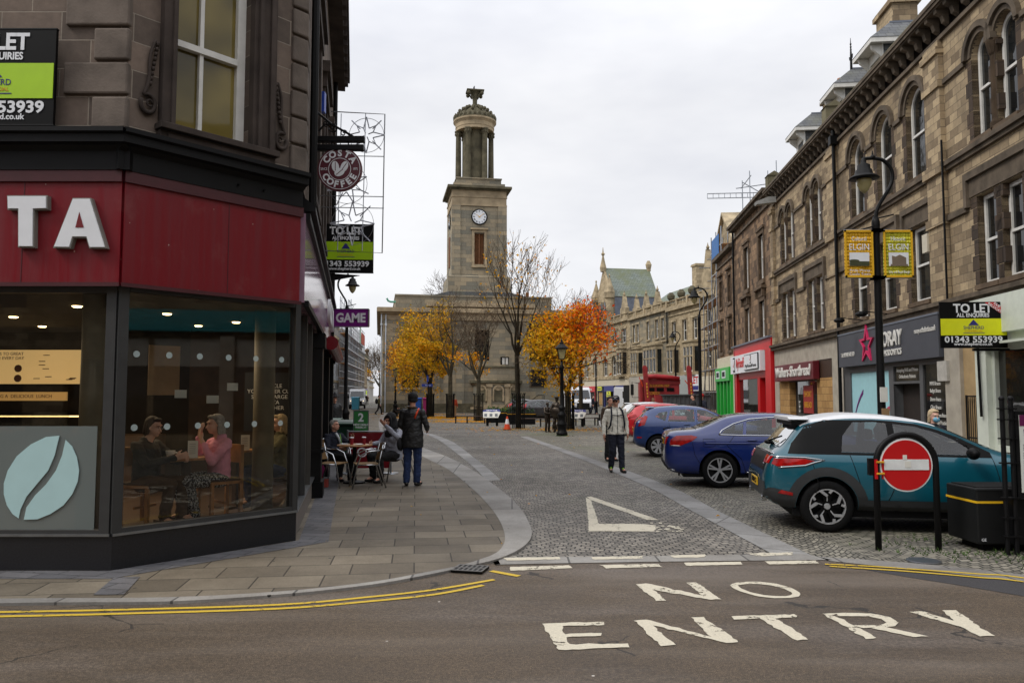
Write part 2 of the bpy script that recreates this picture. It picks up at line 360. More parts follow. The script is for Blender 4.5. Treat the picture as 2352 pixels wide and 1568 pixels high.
M['granite']=slabs('granite_band',(128,127,126),(150,149,147),.8,3.,(90,88,86),rot=R(-60),ms=.012)
M['granite2']=slabs('granite_kerb',(126,124,121),(150,147,142),.95,4.,(84,82,80),ms=.012)
def roadpaint(name,c,wear,thr=.5):
    n=NM(name); n.base(n.mix(n.ramp(n.noise(60,4,.7,n.pos()),.3,.7),tuple(x*.74 for x in srgb(*c)[:3])+(1,),srgb(*c)),.7,.4)
    sp=n.ramp(n.noise(22,5,.75,n.pos()),thr-.05,thr+.03,(0,0,0,1),(1,1,1,1)); sp2=n.ramp(n.noise(1.7,3,.6,n.pos()),.3,.62)
    n.i(n.p,'Alpha',n.math('MAXIMUM',n.math('GREATER_THAN',sp,.5),n.math('LESS_THAN',sp2,wear))); n.bump(n.noise(120,2,.7,n.pos()),.3,.004); return n.m
M['white_line']=roadpaint('white_road_paint',(206,198,178),.72,.44); M['yellow_line']=roadpaint('yellow_road_paint',(204,172,52),.8,.44)
# stone
M['st_row']=ashlar('row_sandstone',(186,166,134),(124,108,87),(104,94,80),.46,.23,.008,.58,.7)
M['st_row2']=ashlar('row_sandstone_dark',(92,74,58),(66,54,45),(60,54,48),.5,.32,.01,.5,.8)
M['st_quoin']=ashlar('row_quoin_stone',(92,76,62),(62,53,46),(48,42,37),.9,.36,.01,.6,.9)
M['cap_stone']=plain('weathered_coping',(120,114,92),rough=.95,var=.4,scale=2,bump=.5,spec=.2)
M['st_trim']=plain('row_trim_stone',(100,84,68),rough=.9,var=.5,scale=2.2,bump=.5,spec=.3)
M['st_trim_d']=plain('dark_cornice_stone',(98,87,74),rough=.9,var=.55,scale=1.8,bump=.5,spec=.3)
M['st_mfix']=ashlar('squared_rubble_sandstone',(156,128,100),(76,62,51),(70,61,53),.52,.34,.011,.5,.6,rock=.5)
M['st_church']=ashlar('church_sandstone',(174,159,132),(128,125,113),(98,89,77),1.25,.42,.008,.5,.3,bias=.1)
M['st_church_trim']=plain('church_trim_stone',(168,151,124),rough=.9,var=.45,scale=.8,bump=.4,spec=.3)
M['st_church_dark']=plain('weathered_church_stone',(98,92,74),rough=.9,var=.5,scale=1.2,bump=.4,spec=.3)
M['st_far']=ashlar('far_sandstone',(190,173,142),(158,142,114),(118,104,86),.7,.32,.008,.45,.4)
M['st_far_trim']=plain('far_trim_stone',(170,154,126),rough=.9,var=.5,scale=1.2,bump=.3,spec=.3)
M['st_costa']=ashlar('cafe_wall_stone',(128,113,102),(92,82,75),(146,136,124),.62,.3,.007,.6,.7,rock=.25)
M['st_costa_q']=plain('cafe_quoin_stone',(106,96,88),rough=.92,var=.4,scale=3,bump=.9,spec=.3)
M['st_costa_t']=plain('cafe_window_stone',(70,61,56),rough=.9,var=.5,scale=2.5,bump=.5,spec=.3)
M['moss']=plain('mossy_stone',(96,91,74),rough=.95,var=.4,scale=3,bump=.5,spec=.2)
n=NM('slate'); b=n.n('TexBrick',offset=.5); b.inputs['Scale'].default_value=1; n.i(b,'Vector',n.uv()); n.i(b,'Color1',srgb(74,77,82)); n.i(b,'Color2',srgb(96,98,100)); n.i(b,'Mortar',srgb(40,42,45))
for k,v in (('Mortar Size',.012),('Brick Width',.3),('Row Height',.2)): b.inputs[k].default_value=v
n.base(n.mix(n.math('MULTIPLY',n.ramp(n.noise(.8,5,.6),.45,.7),.5),b.outputs['Color'],srgb(98,98,76)),.6,.4); n.bump(b.outputs['Fac'],-.4,.02); M['slate']=n.m
n=NM('green_slate'); b=n.n('TexBrick',offset=.5); b.inputs['Scale'].default_value=1; n.i(b,'Vector',n.uv()); n.i(b,'Color1',srgb(108,116,110)); n.i(b,'Color2',srgb(126,134,130)); n.i(b,'Mortar',srgb(70,80,72))
for k,v in (('Mortar Size',.02),('Brick Width',.4),('Row Height',.28)): b.inputs[k].default_value=v
n.base(n.mix(n.ramp(n.noise(.5,6,.65),.4,.68),b.outputs['Color'],srgb(106,112,84)),.75,.3); M['slate_g']=n.m
M['lead']=plain('lead_sheet',(104,110,122),rough=.55,var=.25,scale=1.5)
# paints and others
for nm,c,k in (('white_wood',(214,212,206),dict(rough=.5,var=.12)),('cream_wood',(196,188,168),dict(rough=.5,var=.12)),('black_iron',(10,10,11),dict(rough=.5,var=.2,spec=.2)),('black_paint',(14,14,16),dict(spec=.2,rough=.5,var=.3,scale=3)),
 ('maroon',(112,14,28),dict(rough=.45,var=.22,scale=2.2)),('maroon_dk',(70,18,26),dict(rough=.5)),('sign_white',(226,228,232),dict(rough=.4,var=.05)),('sign_black',(9,9,10),dict(rough=.5,spec=.15)),('lime',(164,205,4),dict(rough=.4,var=.05)),
 ('yellow_sign',(222,226,6),dict(rough=.4,var=.05)),('navy_mark',(38,36,116),dict(rough=.4)),('purple_sign',(112,14,118),dict(rough=.4,var=.08)),('chrome',(188,190,194),dict(rough=.16,metal=1,var=.05)),('steel',(150,154,160),dict(rough=.32,metal=.9,var=.2)),
 ('led_tube',(186,190,200),dict(rough=.35,metal=.3,var=.1)),('rubber',(16,16,17),dict(rough=.85,var=.2,spec=.2)),('plastic_black',(17,18,19),dict(rough=.6,var=.2,spec=.3)),('plastic_grey',(44,46,48),dict(rough=.65,var=.2)),
 ('red_shop',(196,16,24),dict(rough=.4,var=.08)),('green_shop',(36,170,58),dict(rough=.4,var=.08)),('grey_shop',(66,69,77),dict(rough=.5,var=.1,scale=2)),('grey_frame',(84,85,87),dict(rough=.5,var=.12)),('conc',(168,160,146),dict(rough=.85,var=.25,scale=2,bump=.3)),
 ('beige_panel',(204,194,172),dict(rough=.7,var=.12)),('gold_banner',(224,172,16),dict(rough=.6,var=.15)),('lime_banner',(196,190,40),dict(rough=.6,var=.18)),('sand_block',(176,140,88),dict(rough=.9,var=.4,bump=.6)),
 ('teal_sign',(40,160,168),dict(rough=.5,var=.1)),('blue_sign',(38,70,170),dict(rough=.4,var=.1)),('royal_blue',(34,42,120),dict(rough=.45,var=.1)),('pink_paint',(200,28,88),dict(rough=.45)),('magenta_bin',(150,34,100),dict(rough=.5)),('blue_bin',(30,84,170),dict(rough=.5)),('bin_green',(26,62,46),dict(rough=.45,var=.25)),
 ('poster_green',(56,124,66),dict(rough=.4,var=.08)),('orange',(222,74,28),dict(rough=.5,var=.12)),('wood',(164,116,68),dict(rough=.5,var=.3,scale=9)),('wood_dk',(64,45,32),dict(rough=.55,var=.35,scale=7)),('wicker',(128,98,58),dict(rough=.7,var=.4,scale=40,bump=.8)),('brick_red',(146,58,48),dict(rough=.85,var=.3,bump=.5)),
 ('terracotta',(178,112,70),dict(rough=.85,var=.25)),('bronze',(70,62,54),dict(rough=.36,metal=.75,var=.45,scale=5)),('skin',(206,152,128),dict(rough=.55,var=.12,scale=12)),('skin_pale',(218,172,152),dict(rough=.55,var=.1,scale=12)),('navy_cloth',(27,31,46),dict(rough=.9,var=.35,scale=8,bump=.4)),('black_cloth',(22,22,25),dict(rough=.85,var=.4,scale=6,bump=.4)),
 ('wax_jacket',(34,35,37),dict(rough=.5,var=.45,scale=5,bump=.4)),('denim',(34,52,92),dict(rough=.9,var=.35,scale=6,bump=.4)),('grey_fleece',(160,162,174),dict(rough=.95,var=.2,scale=7,bump=.6)),('beige_fleece',(230,226,212),dict(rough=.95,var=.16,scale=5,bump=.5)),('pink_shirt',(228,150,178),dict(rough=.9,var=.22,scale=7,bump=.4)),('brown_cloth',(74,58,44),dict(rough=.9,var=.3)),('olive_cloth',(84,80,52),dict(rough=.9,var=.3)),
 ('red_cloth',(186,30,30),dict(rough=.85,var=.25)),('orange_cloth',(176,66,34),dict(rough=.85,var=.25)),('tan_cloth',(150,118,84),dict(rough=.9,var=.25)),('hair_grey',(140,134,128),dict(rough=.7,var=.4,scale=30,bump=.6)),('hair_dark',(46,30,26),dict(rough=.6,var=.5,scale=30,bump=.6)),('hair_blonde',(188,166,132),dict(rough=.65,var=.35,scale=30,bump=.6)),('mask_blue',(112,178,208),dict(rough=.8)),
 ('trainer',(40,42,40),dict(rough=.7)),('lace_green',(120,190,30),dict(rough=.6)),('leather_black',(24,22,22),dict(rough=.35)),('paper',(216,214,206),dict(rough=.8,var=.06)),('porcelain',(222,222,220),dict(rough=.2,var=.03)),('red_cup',(140,20,36),dict(rough=.5)),('leaf_bed',(70,96,40),dict(rough=.8,var=.4)),('skip_red',(150,38,40),dict(rough=.6,var=.35,scale=2.5)),('tarp_red',(158,18,28),dict(rough=.6,var=.3,scale=4,bump=.4)),('skip_grey',(78,80,82),dict(rough=.6,var=.3,scale=2)),('rust',(104,72,48),dict(rough=.8,var=.4)),('gold_text',(214,160,40),dict(rough=.5)),('white_van',(214,216,220),dict(rough=.3,var=.06)),('truck_grey',(170,164,154),dict(rough=.6,var=.2,scale=1.5)),
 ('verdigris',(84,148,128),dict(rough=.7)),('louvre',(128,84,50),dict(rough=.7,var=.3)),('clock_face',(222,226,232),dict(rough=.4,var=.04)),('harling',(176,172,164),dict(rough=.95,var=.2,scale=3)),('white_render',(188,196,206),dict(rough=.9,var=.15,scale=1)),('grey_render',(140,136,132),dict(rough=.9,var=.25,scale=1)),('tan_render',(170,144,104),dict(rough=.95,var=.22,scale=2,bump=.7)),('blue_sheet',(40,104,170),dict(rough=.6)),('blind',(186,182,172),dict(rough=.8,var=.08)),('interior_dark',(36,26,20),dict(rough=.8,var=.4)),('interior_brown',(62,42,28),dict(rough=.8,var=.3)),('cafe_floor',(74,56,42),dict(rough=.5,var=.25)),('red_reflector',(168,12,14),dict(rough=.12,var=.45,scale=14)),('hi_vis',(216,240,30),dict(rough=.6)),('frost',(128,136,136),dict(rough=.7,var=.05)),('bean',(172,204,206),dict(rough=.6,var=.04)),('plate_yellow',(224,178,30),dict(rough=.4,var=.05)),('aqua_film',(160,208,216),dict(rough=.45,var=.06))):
    paint(nm,c,**k)
M['glass']=glassy('window_glass',(20,22,23)); M['glass_shop']=glassy('shop_glass',(26,25,23),.03,.6,.5); M['glass_car']=glassy('car_glass',(22,26,30),.02,.75,.4)
M['glass_clear']=clear('clear_glass',(.8,.82,.8)); M['lamp_glass']=plain('lamp_glass',(170,158,112),rough=.25,var=.15); M['glass_curtain']=glassy('curtained_glass',(120,116,106),.12,.5,.2)
M['glass_auto']=clear('car_clear_glass',(.62,.68,.68),1.6); M['glass_priv']=clear('privacy_glass',(.34,.37,.4),1.6); M['alloy']=plain('alloy_wheel',(190,192,196),rough=.3,metal=.55,var=.1); M['menu_lit']=emis('menu_board_lit',(214,178,118),.55); M['spot_lit']=emis('spot_lamp_lit',(255,214,150),14); M['cake_lit']=emis('counter_lamp_lit',(255,206,140),3.0); M['amber']=emis('amber_beacon',(240,120,20),.25); M['head_lit']=emis('headlamp_lit',(255,220,180),2.); M['wtxt']=M['sign_white']
M['mkr']=M['black_paint']
# ---------------------------------------------------------------- ground
def struct(name,mb,mat,**k): o=mb.build(name,mat,**k); o['kind']='structure'; return o
def GL(pts,z=0.): return [G(u,v,z) for u,v in pts]
def band(a,b,z):
    m=MB()
    for i in range(len(a)-1): m.add([(p[0],p[1],z) for p in (a[i],a[i+1],b[i+1],b[i])],[(0,1,2,3)])
    return m
def strip(pts,w_,z):
    L=[];Rr=[]
    for i,p in enumerate(pts):
        d=(pts[min(i+1,len(pts)-1)]-pts[max(i-1,0)]); d=Vector((d.y,-d.x,0)).normalized()*(w_/2); L.append(p+d); Rr.append(p-d)
    return band(L,Rr,z)
def dense(p,n=5):
    o=[]
    for i in range(len(p)-1):
        a=p[max(i-1,0)];b=p[i];c=p[i+1];d=p[min(i+2,len(p)-1)]
        for k in range(n):
            t=k/n; o.append(.5*((2*b)+(c-a)*t+(2*a-5*b+4*c-d)*t*t+(3*b-a-3*c+d)*t**3))
    return o+[p[-1]]
struct('ground',MB().sheet([(-900,-400),(900,-400),(900,1600),(-900,1600)],0),M['setts_bay'])
KO=dense(GL([(-900,1416),(0,1393),(380,1389),(650,1372),(850,1350),(980,1327),(1080,1305),(1150,1287),(1200,1262),(1221,1235),(1215,1205),(1190,1165),(1150,1128),(1090,1085),(1030,1052),(985,1035),(930,1012),(880,995)])+[Vector((-9.6,60,0)),Vector((-17,110,0))])
KI=dense(GL([(-900,1386),(0,1374),(380,1371),(650,1357),(850,1336),(980,1313),(1060,1297),(1105,1283),(1130,1274),(1150,1260),(1160,1235),(1150,1200),(1125,1163),(1085,1122),(1030,1078),(985,1055),(930,1028),(880,1005)],.03)+[Vector((-10.1,60,0)),Vector((-17.5,110,0))])
k=band(KO,KI,.032)
for i in range(len(KO)-1): k.add([(KO[i].x,KO[i].y,-.02),(KO[i+1].x,KO[i+1].y,-.02),(KO[i+1].x,KO[i+1].y,.032),(KO[i].x,KO[i].y,.032)],[(0,1,2,3)])
struct('kerb',k,M['granite2'])
struct('pavement',MB().sheet([(p.x,p.y) for p in KI]+[(-60,110),(-60,5.4)],.028),M['slabs'])
struct('paving_edge',band([Vector((-9.9,7.83,0)),Vector((-3.95,7.83,0)),Vector((-2.53,9.45,0)),Vector((-6.95,31.4,0))],[Vector((-9.9,7.5,0)),Vector((-3.78,7.5,0)),Vector((-2.16,9.36,0)),Vector((-6.6,31.4,0))],.032),M['edge_setts'])
struct('paving_edge',MB().sheet([(p.x,p.y) for p in GL([(214,1366),(285,1365),(322,1324),(262,1326)],.03)],.034),M['edge_setts'])
# street of setts between the kerb and the right-hand granite band
RB_L=dense(GL([(1195,1003),(1330,1053),(1475,1113),(1600,1180),(1790,1282)])); RB_R=dense(GL([(1213,1003),(1350,1050),(1525,1112),(1655,1177),(1880,1284)]))
street=MB(); i0=[i for i,p in enumerate(KO) if p.y>8.3 and p.x>-1][0]
st=[(p.x,p.y) for p in KO[i0:]]+[(1,110)]+[(p.x,p.y) for p in RB_L]
struct('street',street.sheet(st,.004),M['setts'])
struct('granite_edging',band(RB_L,RB_R,.010),M['granite'])
struct('granite_edging',band(dense(GL([(985,1000),(1010,1012),(1050,1042),(1090,1075),(1117,1104)])),dense(GL([(1000,999),(1040,1015),(1085,1048),(1125,1080),(1150,1103)])),.010),M['granite'])
struct('granite_edging',band(GL([(779,951),(858,967),(985,1000)]),GL([(779,948),(860,963),(1000,999)]),.011),M['granite'])
struct('granite_edging',band(GL([(1372,961),(1411,1060)]),GL([(1383,961),(1435,1060)]),.009),M['granite'])
# asphalt
AE=[p for p in KO[:i0] if p.y<9]+dense(GL([(1150,1297),(1500,1291),(1879,1287),(2000,1298),(2150,1313),(2352,1338),(2800,1415),(3600,1640)]))
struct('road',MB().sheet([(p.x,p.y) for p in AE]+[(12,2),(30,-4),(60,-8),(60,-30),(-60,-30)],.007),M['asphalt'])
struct('granite_edging',band(dense(GL([(1145,1289),(1160,1282),(1500,1279),(1815,1274),(1890,1281),(2000,1288),(2150,1300),(2352,1322),(2800,1390)])),dense(GL([(1150,1299),(1168,1298),(1500,1292),(1879,1288),(1905,1290),(2000,1300),(2150,1315),(2352,1340),(2800,1417)])),.013),M['granite2'])
struct('road_repair',MB().sheet([(p.x,p.y) for p in GL([(1985,1309),(2100,1312),(2352,1338),(2500,1360),(2500,1420),(2352,1371),(2200,1345),(2080,1326)])],.010),M['asphalt_dark'])
# markings
z7=lambda x,y:G(1091+.5361*x,976.1+.5361*y)
yl=MB()
for pts in ([(-900,1424),(0,1408),(300,1402),(640,1391),(850,1373),(1000,1356),(1135,1333)],[(-900,1434),(0,1418),(300,1411),(640,1400),(850,1383),(1000,1367),(1110,1346)]):
    a=strip(dense(GL(pts)),.055,.0125); yl.add(a.v,a.f)
a=strip(GL([(1128,1313),(1192,1325)]),.07,.0125); yl.add(a.v,a.f)
for pts in ([(1895,1298),(2000,1303),(2100,1310),(2250,1321),(2352,1330),(2800,1400)],[(1905,1303),(2000,1309),(2100,1316),(2250,1329),(2352,1339),(2800,1411)]):
    a=strip(dense(GL(pts)),.05,.0165); yl.add(a.v,a.f)
struct('double_yellow_lines',yl,M['yellow_line'])
wl=MB()
rj=random.Random(7)
def zp(m,pts,z=.0125,jit=.006):
    q=[z7(*p) for p in pts]; o=[]
    for a,b in zip(q,q[1:]+q[:1]):
        n_=max(1,int((b-a).length/.045)); o+=[a.lerp(b,i/n_)+(Vector((rj.gauss(0,jit),rj.gauss(0,jit),0)) if i or n_>1 else Vector((0,0,0))) for i in range(n_)]
    m.sheet([(p.x,p.y) for p in o],z)
for q in ([(120,574),(362,570),(366,581),(135,586)],[(497,570),(720,566),(720,577),(510,582)],[(835,563),(985,560),(985,571),(850,574)],[(1165,555),(1360,549),(1362,561),(1215,567)]): zp(wl,q,.017)
for q in ([(148,612),(405,604),(418,617),(150,628)],[(537,603),(785,598),(798,611),(560,617)],[(897,593),(1140,589),(1145,601),(905,606)],[(1240,587),(1460,584),(1472,596),(1260,600)]): zp(wl,q)
struct('give_way_dashes',wl,M['white_line'])
tr=MB(); zp(tr,[(475,311),(497,322),(530,424),(525,432),(488,432)],.009); zp(tr,[(478,308),(500,308),(790,408),(735,407),(497,322)],.0094); zp(tr,[(488,432),(525,424),(715,425),(775,432),(770,457),(486,457)],.0098)
rt=random.Random(3)
for i in range(34):
    x=745+rt.random()*135; y=410+(x-745)*.2+rt.random()*(46-(x-745)*.2); w_=9+rt.random()*8; zp(tr,[(x,y),(x+w_,y),(x+w_+2,y+3.2),(x+2,y+3.2)],.0101+i*2e-5,.001)
struct('give_way_triangle',tr,M['white_line'])
le=MB(); zp(le,[(688,686),(738,682),(975,735),(905,680),(945,677),(1055,750),(1010,753),(760,708),(820,756),(778,759)])
def ring(o,i_):
    n=48
    def rs(p):
        q=[Vector((*a,0)) for a in p]; L=[0]
        for a,b in zip(q,q[1:]+q[:1]): L.append(L[-1]+(b-a).length)
        out=[]
        for k in range(n):
            t=L[-1]*k/n
            for j in range(len(q)):
                if L[j]<=t<=L[j+1]: out.append(q[j].lerp(q[(j+1)%len(q)],(t-L[j])/max(L[j+1]-L[j],1e-6))); break
        return out
    a,b=rs(o),rs(i_)
    for k in range(n): l=(k+1)%n; zp(le,[a[k][:2],a[l][:2],b[l][:2],b[k][:2]],.0125,.002)
ring([(1093,690),(1110,680),(1160,675),(1220,675),(1290,683),(1360,703),(1397,725),(1390,738),(1350,745),(1280,746),(1210,738),(1140,718),(1105,703)],[(1126,691),(1140,688),(1165,685),(1215,685),(1275,692),(1330,708),(1362,724),(1357,732),(1332,737),(1290,737),(1240,733),(1180,720),(1138,703)])
zp(le,[(288,856),(335,852),(553,848),(556,861),(372,866),(385,901),(543,896),(541,909),(388,914),(402,945),(655,941),(660,957),(355,970)])
zp(le,[(684,843),(738,838),(1010,912),(930,829),(978,826),(1130,934),(1078,938),(760,862),(855,948),(797,952)])
zp(le,[(1100,824),(1370,815),(1378,829),(1290,833),(1432,924),(1378,928),(1222,834),(1110,838)])
zp(le,[(1487,812),(1545,824),(1730,918),(1677,922)])
for a,b in zip([(1487,812),(1590,809),(1700,812),(1780,828),(1815,850),(1800,866),(1760,872),(1640,875)],[(1487,812),(1590,809),(1700,812),(1780,828),(1815,850),(1800,866),(1760,872),(1640,875)][1:]):
    f=dict(zip([(1487,812),(1590,809),(1700,812),(1780,828),(1815,850),(1800,866),(1760,872),(1640,875)],[(1545,824),(1590,823),(1680,824),(1740,836),(1762,850),(1752,857),(1730,862),(1625,862)]))
    zp(le,[a,b,f[b],f[a]],.0125,.003)
zp(le,[(1695,874),(1760,870),(1940,910),(1885,915)],.0127)
zp(le,[(1865,806),(1915,802),(2055,845),(2000,798),(2062,798),(2220,908),(2165,910),(2075,868)])
struct('no_entry_road_lettering',le,M['white_line'])
dc=thing('drain_grate','dark iron drain grate set in the granite kerb at the pavement corner','drain',G(1080,1304,.034),R(-14))
MB().box(-.16,.16,-.13,.13,-.02,.001).build('drain_pit',M['black_iron'],dc)
g=MB()
for i in range(7): a=-.15+.05*i; g.box(a-.01,a+.01,-.13,.13,.001,.004)
for i in range(3): a=-.15+.15*i; g.box(-.16,.16,a*.85-.012,a*.85+.012,.001,.006)
g.build('grating',paint('cast_iron',(92,90,88),rough=.6,var=.3),dc)
mh=MB().lathe([(.0,0),(.17,.0),(.17,.018),(.15,.022),(.0,.022)],G(2122,1290,0),20).build('manhole_cover',M['steel']); setp(mh,'round grey metal cover in the setts in front of the litter bin','manhole cover')
# ---------------------------------------------------------------- corner cafe on the left
A=Vector((-3.95,7.85,0)); B=Vector((-2.57,9.45,0))
cafe=thing('cafe_building','dark stone corner coffee shop with a deep maroon fascia and canted window bay','building')
def fr(o,e):   # matrix of a wall frame: x along e, z up, y inwards
    e=Vector((e[0],e[1],0)).normalized(); return Matrix(((e.x,-e.y,0,o[0]),(e.y,e.x,0,o[1]),(0,0,1,0),(0,0,0,1)))
FT=fr((A.x-6.0,A.y),(1,0)); LF=6.0                     # front wall
FC=fr(A,(B-A)); LC=(B-A).length                        # canted wall
SD=Vector((-.2,1,0)).normalized(); FS=fr(B,SD); LS=11.4 # side wall, down the street
def on(F,fn):
    m=MB(); m.T=F; fn(m); return m
def cpart(name,mat,items,parent=cafe,**k):
    for F,fn in items: m=MB(); m.T=F; fn(m); o=m.build(name,mat,parent,**k)
    return o
# plinth, fascia and cornice run round the corner
cpart('plinth',M['cafe_granite'] if 'cafe_granite' in M else paint('cafe_granite',(30,30,34),rough=.35,var=.45,scale=60),[(FT,lambda m:m.box(0,LF,0,.25,0,.36)),(FC,lambda m:m.box(0,LC,0,.25,0,.36)),])
cpart('sill',M['steel'],[(FT,lambda m:m.box(0,LF-.02,-.02,.2,.36,.385)),(FC,lambda m:m.box(.0,LC,-.02,.2,.36,.385)),(FS,lambda m:m.box(0,3.9,-.02,.2,.36,.385))])
paint('side_plinth_paint',(112,104,98),rough=.6)
cpart('plinth',M['side_plinth_paint'],[(FS,lambda m:m.box(0.02,3.9,.02,.25,0,.36))])
cpart('fascia',M['maroon'],[(FT,lambda m:m.box(0,LF+.03,-.1,.3,2.85,3.98)),(FC,lambda m:m.box(-.03,LC-.08,-.1,.3,2.85,3.98))])
cpart('fascia_trim',M['maroon_dk'],[(FT,lambda m:m.box(0,LF+.04,-.13,.3,3.885,4.0)),(FC,lambda m:m.box(-.04,LC-.06,-.13,.3,3.885,4.0)),(FT,lambda m:m.box(0,LF+.04,-.115,-.1,2.83,2.87)),(FC,lambda m:m.box(-.04,LC-.06,-.115,-.1,2.83,2.87))])
CORN=[(-.14,4.0),(-.14,4.19),(-.2,4.235),(-.26,4.25),(-.26,4.33),(-.3,4.345),(-.3,4.39),(.1,4.42),(.1,4.0)]
def cornice(m,L): m.prismx(CORN,-.12 if L==LC else 0,L+(-.08 if L==LC else .12))
cpart('cornice',M['black_paint'],[(FT,lambda m:cornice(m,LF)),(FC,lambda m:cornice(m,LC))])
m=MB(); m.T=FC
for x in (1.18,1.5): m.lathe([(.012,-.175),(.012,-.14)],(x,0,4.1),8,'y')
m.build('cornice_bolt',M['rubber'],cafe)
# side fascia: glossy pale panel then maroon, with awning cassette
paint('gloss_panel',(150,120,140),rough=.12,var=.1)
cpart('side_fascia',M['gloss_panel'],[(FS,lambda m:m.box(-.02,11.,-.05,.3,2.87,3.96))])
cpart('side_fascia_rail',M['black_paint'],[(FS,lambda m:m.box(0.06,11.,-.1,-.04,3.9,3.98)),(FS,lambda m:m.box(.06,11.,-.1,-.04,2.83,2.9)),(FS,lambda m:m.prismx([(-.16,4.02),(-.16,4.08),(0,4.2),(0,4.02)],.1,11.4))])
cpart('awning_case',M['maroon'],[(FS,lambda m:m.tube([(5.2,-.22,2.72),(11.2,-.22,2.72)],.13,14))])
for x,s in ((6.2,'C'),(6.75,'O'),(7.3,'S'),(7.85,'T'),(8.4,'A')):
    t=text('sign_letter',s,.62,M['sign_white'],cafe,ext=.03,bold=.02); t.matrix_world=FS@Matrix.Translation((x,-.14,3.4))@Matrix.Rotation(PI/2,4,'X')
cpart('panel_seam',M['maroon_dk'],[(FT,lambda m,x=x:m.box(x,x+.008,-.103,-.1,2.87,3.885)) for x in (LF-.95,LF-2.4)]+[(FC,lambda m:m.box(1.1,1.108,-.103,-.1,2.87,3.885))])
# letters on the front fascia
LM=paint('letter_edge',(128,126,120),rough=.4)
def cafe_letter(s,poly):
    m=MB(); m.prism(poly,-.145,-.1); o=m.build('sign_letter',LM,cafe); o.matrix_world=FT
    c=Vector((sum(p[0] for p in poly)/len(poly),0,sum(p[1] for p in poly)/len(poly)))
    return o
def lp(u,v): p=P(u,v,A.y-.12); return (p.x-(A.x-LF),p.z)
T_=[lp(*p) for p in ((22,451),(115,451),(115,483),(85,484),(84,570),(47,570),(47,484),(23,484))]
Aout=[lp(*p) for p in ((172,457),(214,457),(250,572),(210,572),(203,548),(174,548),(167,572),(127,571))]
def inset(poly,k=.012):
    n=len(poly); o=[]
    for i in range(n):
        a,b,c=Vector(poly[i-1]),Vector(poly[i]),Vector(poly[(i+1)%n]); d1=(b-a).normalized(); d2=(c-b).normalized(); n1=Vector((-d1.y,d1.x)); n2=Vector((-d2.y,d2.x)); nn=(n1+n2); nn=nn/max(nn.length_squared/2,.3); o.append(tuple(b+nn*k*s_sign))
    return o
def area(p): return sum(p[i-1][0]*p[i][1]-p[i][0]*p[i-1][1] for i in range(len(p)))/2
for nm,pl in (('T',T_),('A',Aout)):
    if area(pl)<0: pl=pl[::-1]
    s_sign=1
    m=MB(); m.prism(pl,-.16,-.1); o=m.build('sign_letter',LM,cafe); o.matrix_world=FT
    m=MB(); m.prism(inset(pl),-.172,-.16)
    f=m.build('letter_face',M['sign_white'],o)
    if nm=='A':
        tri=[lp(*p) for p in ((189,490),(199,525),(180,525))]
        if area(tri)<0: tri=tri[::-1]
        MB().prism(tri,-.176,-.17).build('letter_opening',M['maroon'],o)
# windows of the shop floor
FRM=paint('cafe_frame',(52,52,52),rough=.5)
cpart('window_frame',FRM,[*[(F_,lambda m,x=x,w_=w_:m.box(x,x+w_,-.01,.12,.385,2.85)) for F_,x,w_ in ((FT,0,.1),(FT,2.9,.1),(FT,LF-.13,.1),(FC,-.01,.1),(FC,LC-.06,.07),(FS,0,.05),(FS,1.4,.06),(FS,2.7,.06))],
  (FT,lambda m:m.box(0,LF,0,.1,2.78,2.85)),(FC,lambda m:m.box(.1,LC-.06,0,.1,2.8,2.85)),(FC,lambda m:m.box(.09,LC-.06,-.005,.1,.385,.43)),(FT,lambda m:m.box(0,LF-.13,-.005,.1,.385,.42))])
gl0=cpart('shop_window',M['glass_clear'],[(FT,lambda m:m.add([(.1,.05,.42),(LF-.13,.05,.42),(LF-.13,.05,2.8),(.1,.05,2.8)],[(0,1,2,3)]))],fix=False)
gl=cpart('shop_window',M['glass_clear'],[(FC,lambda m:m.add([(.09,.05,.43),(LC-.06,.05,.43),(LC-.06,.05,2.8),(.09,.05,2.8)],[(0,1,2,3)]))],fix=False)
cpart('shop_window',M['glass_clear'],[(FS,lambda m:m.add([(.05,.05,.4),(3.9,.05,.4),(3.9,.05,2.85),(.05,.05,2.85)],[(0,1,2,3)]))],fix=False)
# frosted film and bean on the left pane
n=NM('frosted_film'); n.base(srgb(120,128,126),.6,.3); n.i(n.p,'Alpha',.62); M['film']=n.m
m=MB(); m.T=FT; m.box(3.0,LF-.2,.035,.04,.42,1.44); m.build('frosted_film',M['film'],gl0)
bl_=[]; 
def lq(u,v): p=P(u,v,A.y+.02); return (p.x-(A.x-LF),p.z)
half1=[lq(*p) for p in ((136,1000),(105,1003),(70,1020),(38,1047),(17,1080),(8,1110),(8,1135),(15,1160),(28,1180),(42,1190),(46,1170),(60,1140),(85,1110),(110,1080),(125,1045),(132,1015))]
half2=[lq(*p) for p in ((150,1010),(165,1025),(176,1050),(181,1080),(178,1105),(165,1135),(145,1160),(115,1180),(85,1192),(54,1193),(60,1165),(80,1137),(105,1112),(128,1080),(142,1045))]
for h in (half1,half2):
    if area(h)<0: h.reverse()
    m=MB(); m.T=FT; m.prism(h,.024,.03); m.build('bean_decal',M['bean'],gl0)
dots=MB(); dots.T=FC
for z in (2.17,1.42):
    for i in range(6): dots.prism(arc(.2+i*.34,z,.034,0,350,14),.04,.044)
n=NM('dot_film'); n.base(srgb(190,206,206),.6); n.i(n.p,'Alpha',.5); dots.build('safety_dot',n.m,gl)
nt_=MB(); nt_.T=FC
for x,z,w_,h in ((.62,1.72,.13,.085),(.98,1.66,.14,.085),(1.22,1.8,.13,.085)): nt_.box(x,x+w_,.056,.06,z,z+h)
nt_.build('paper_notice',M['paper'],gl)
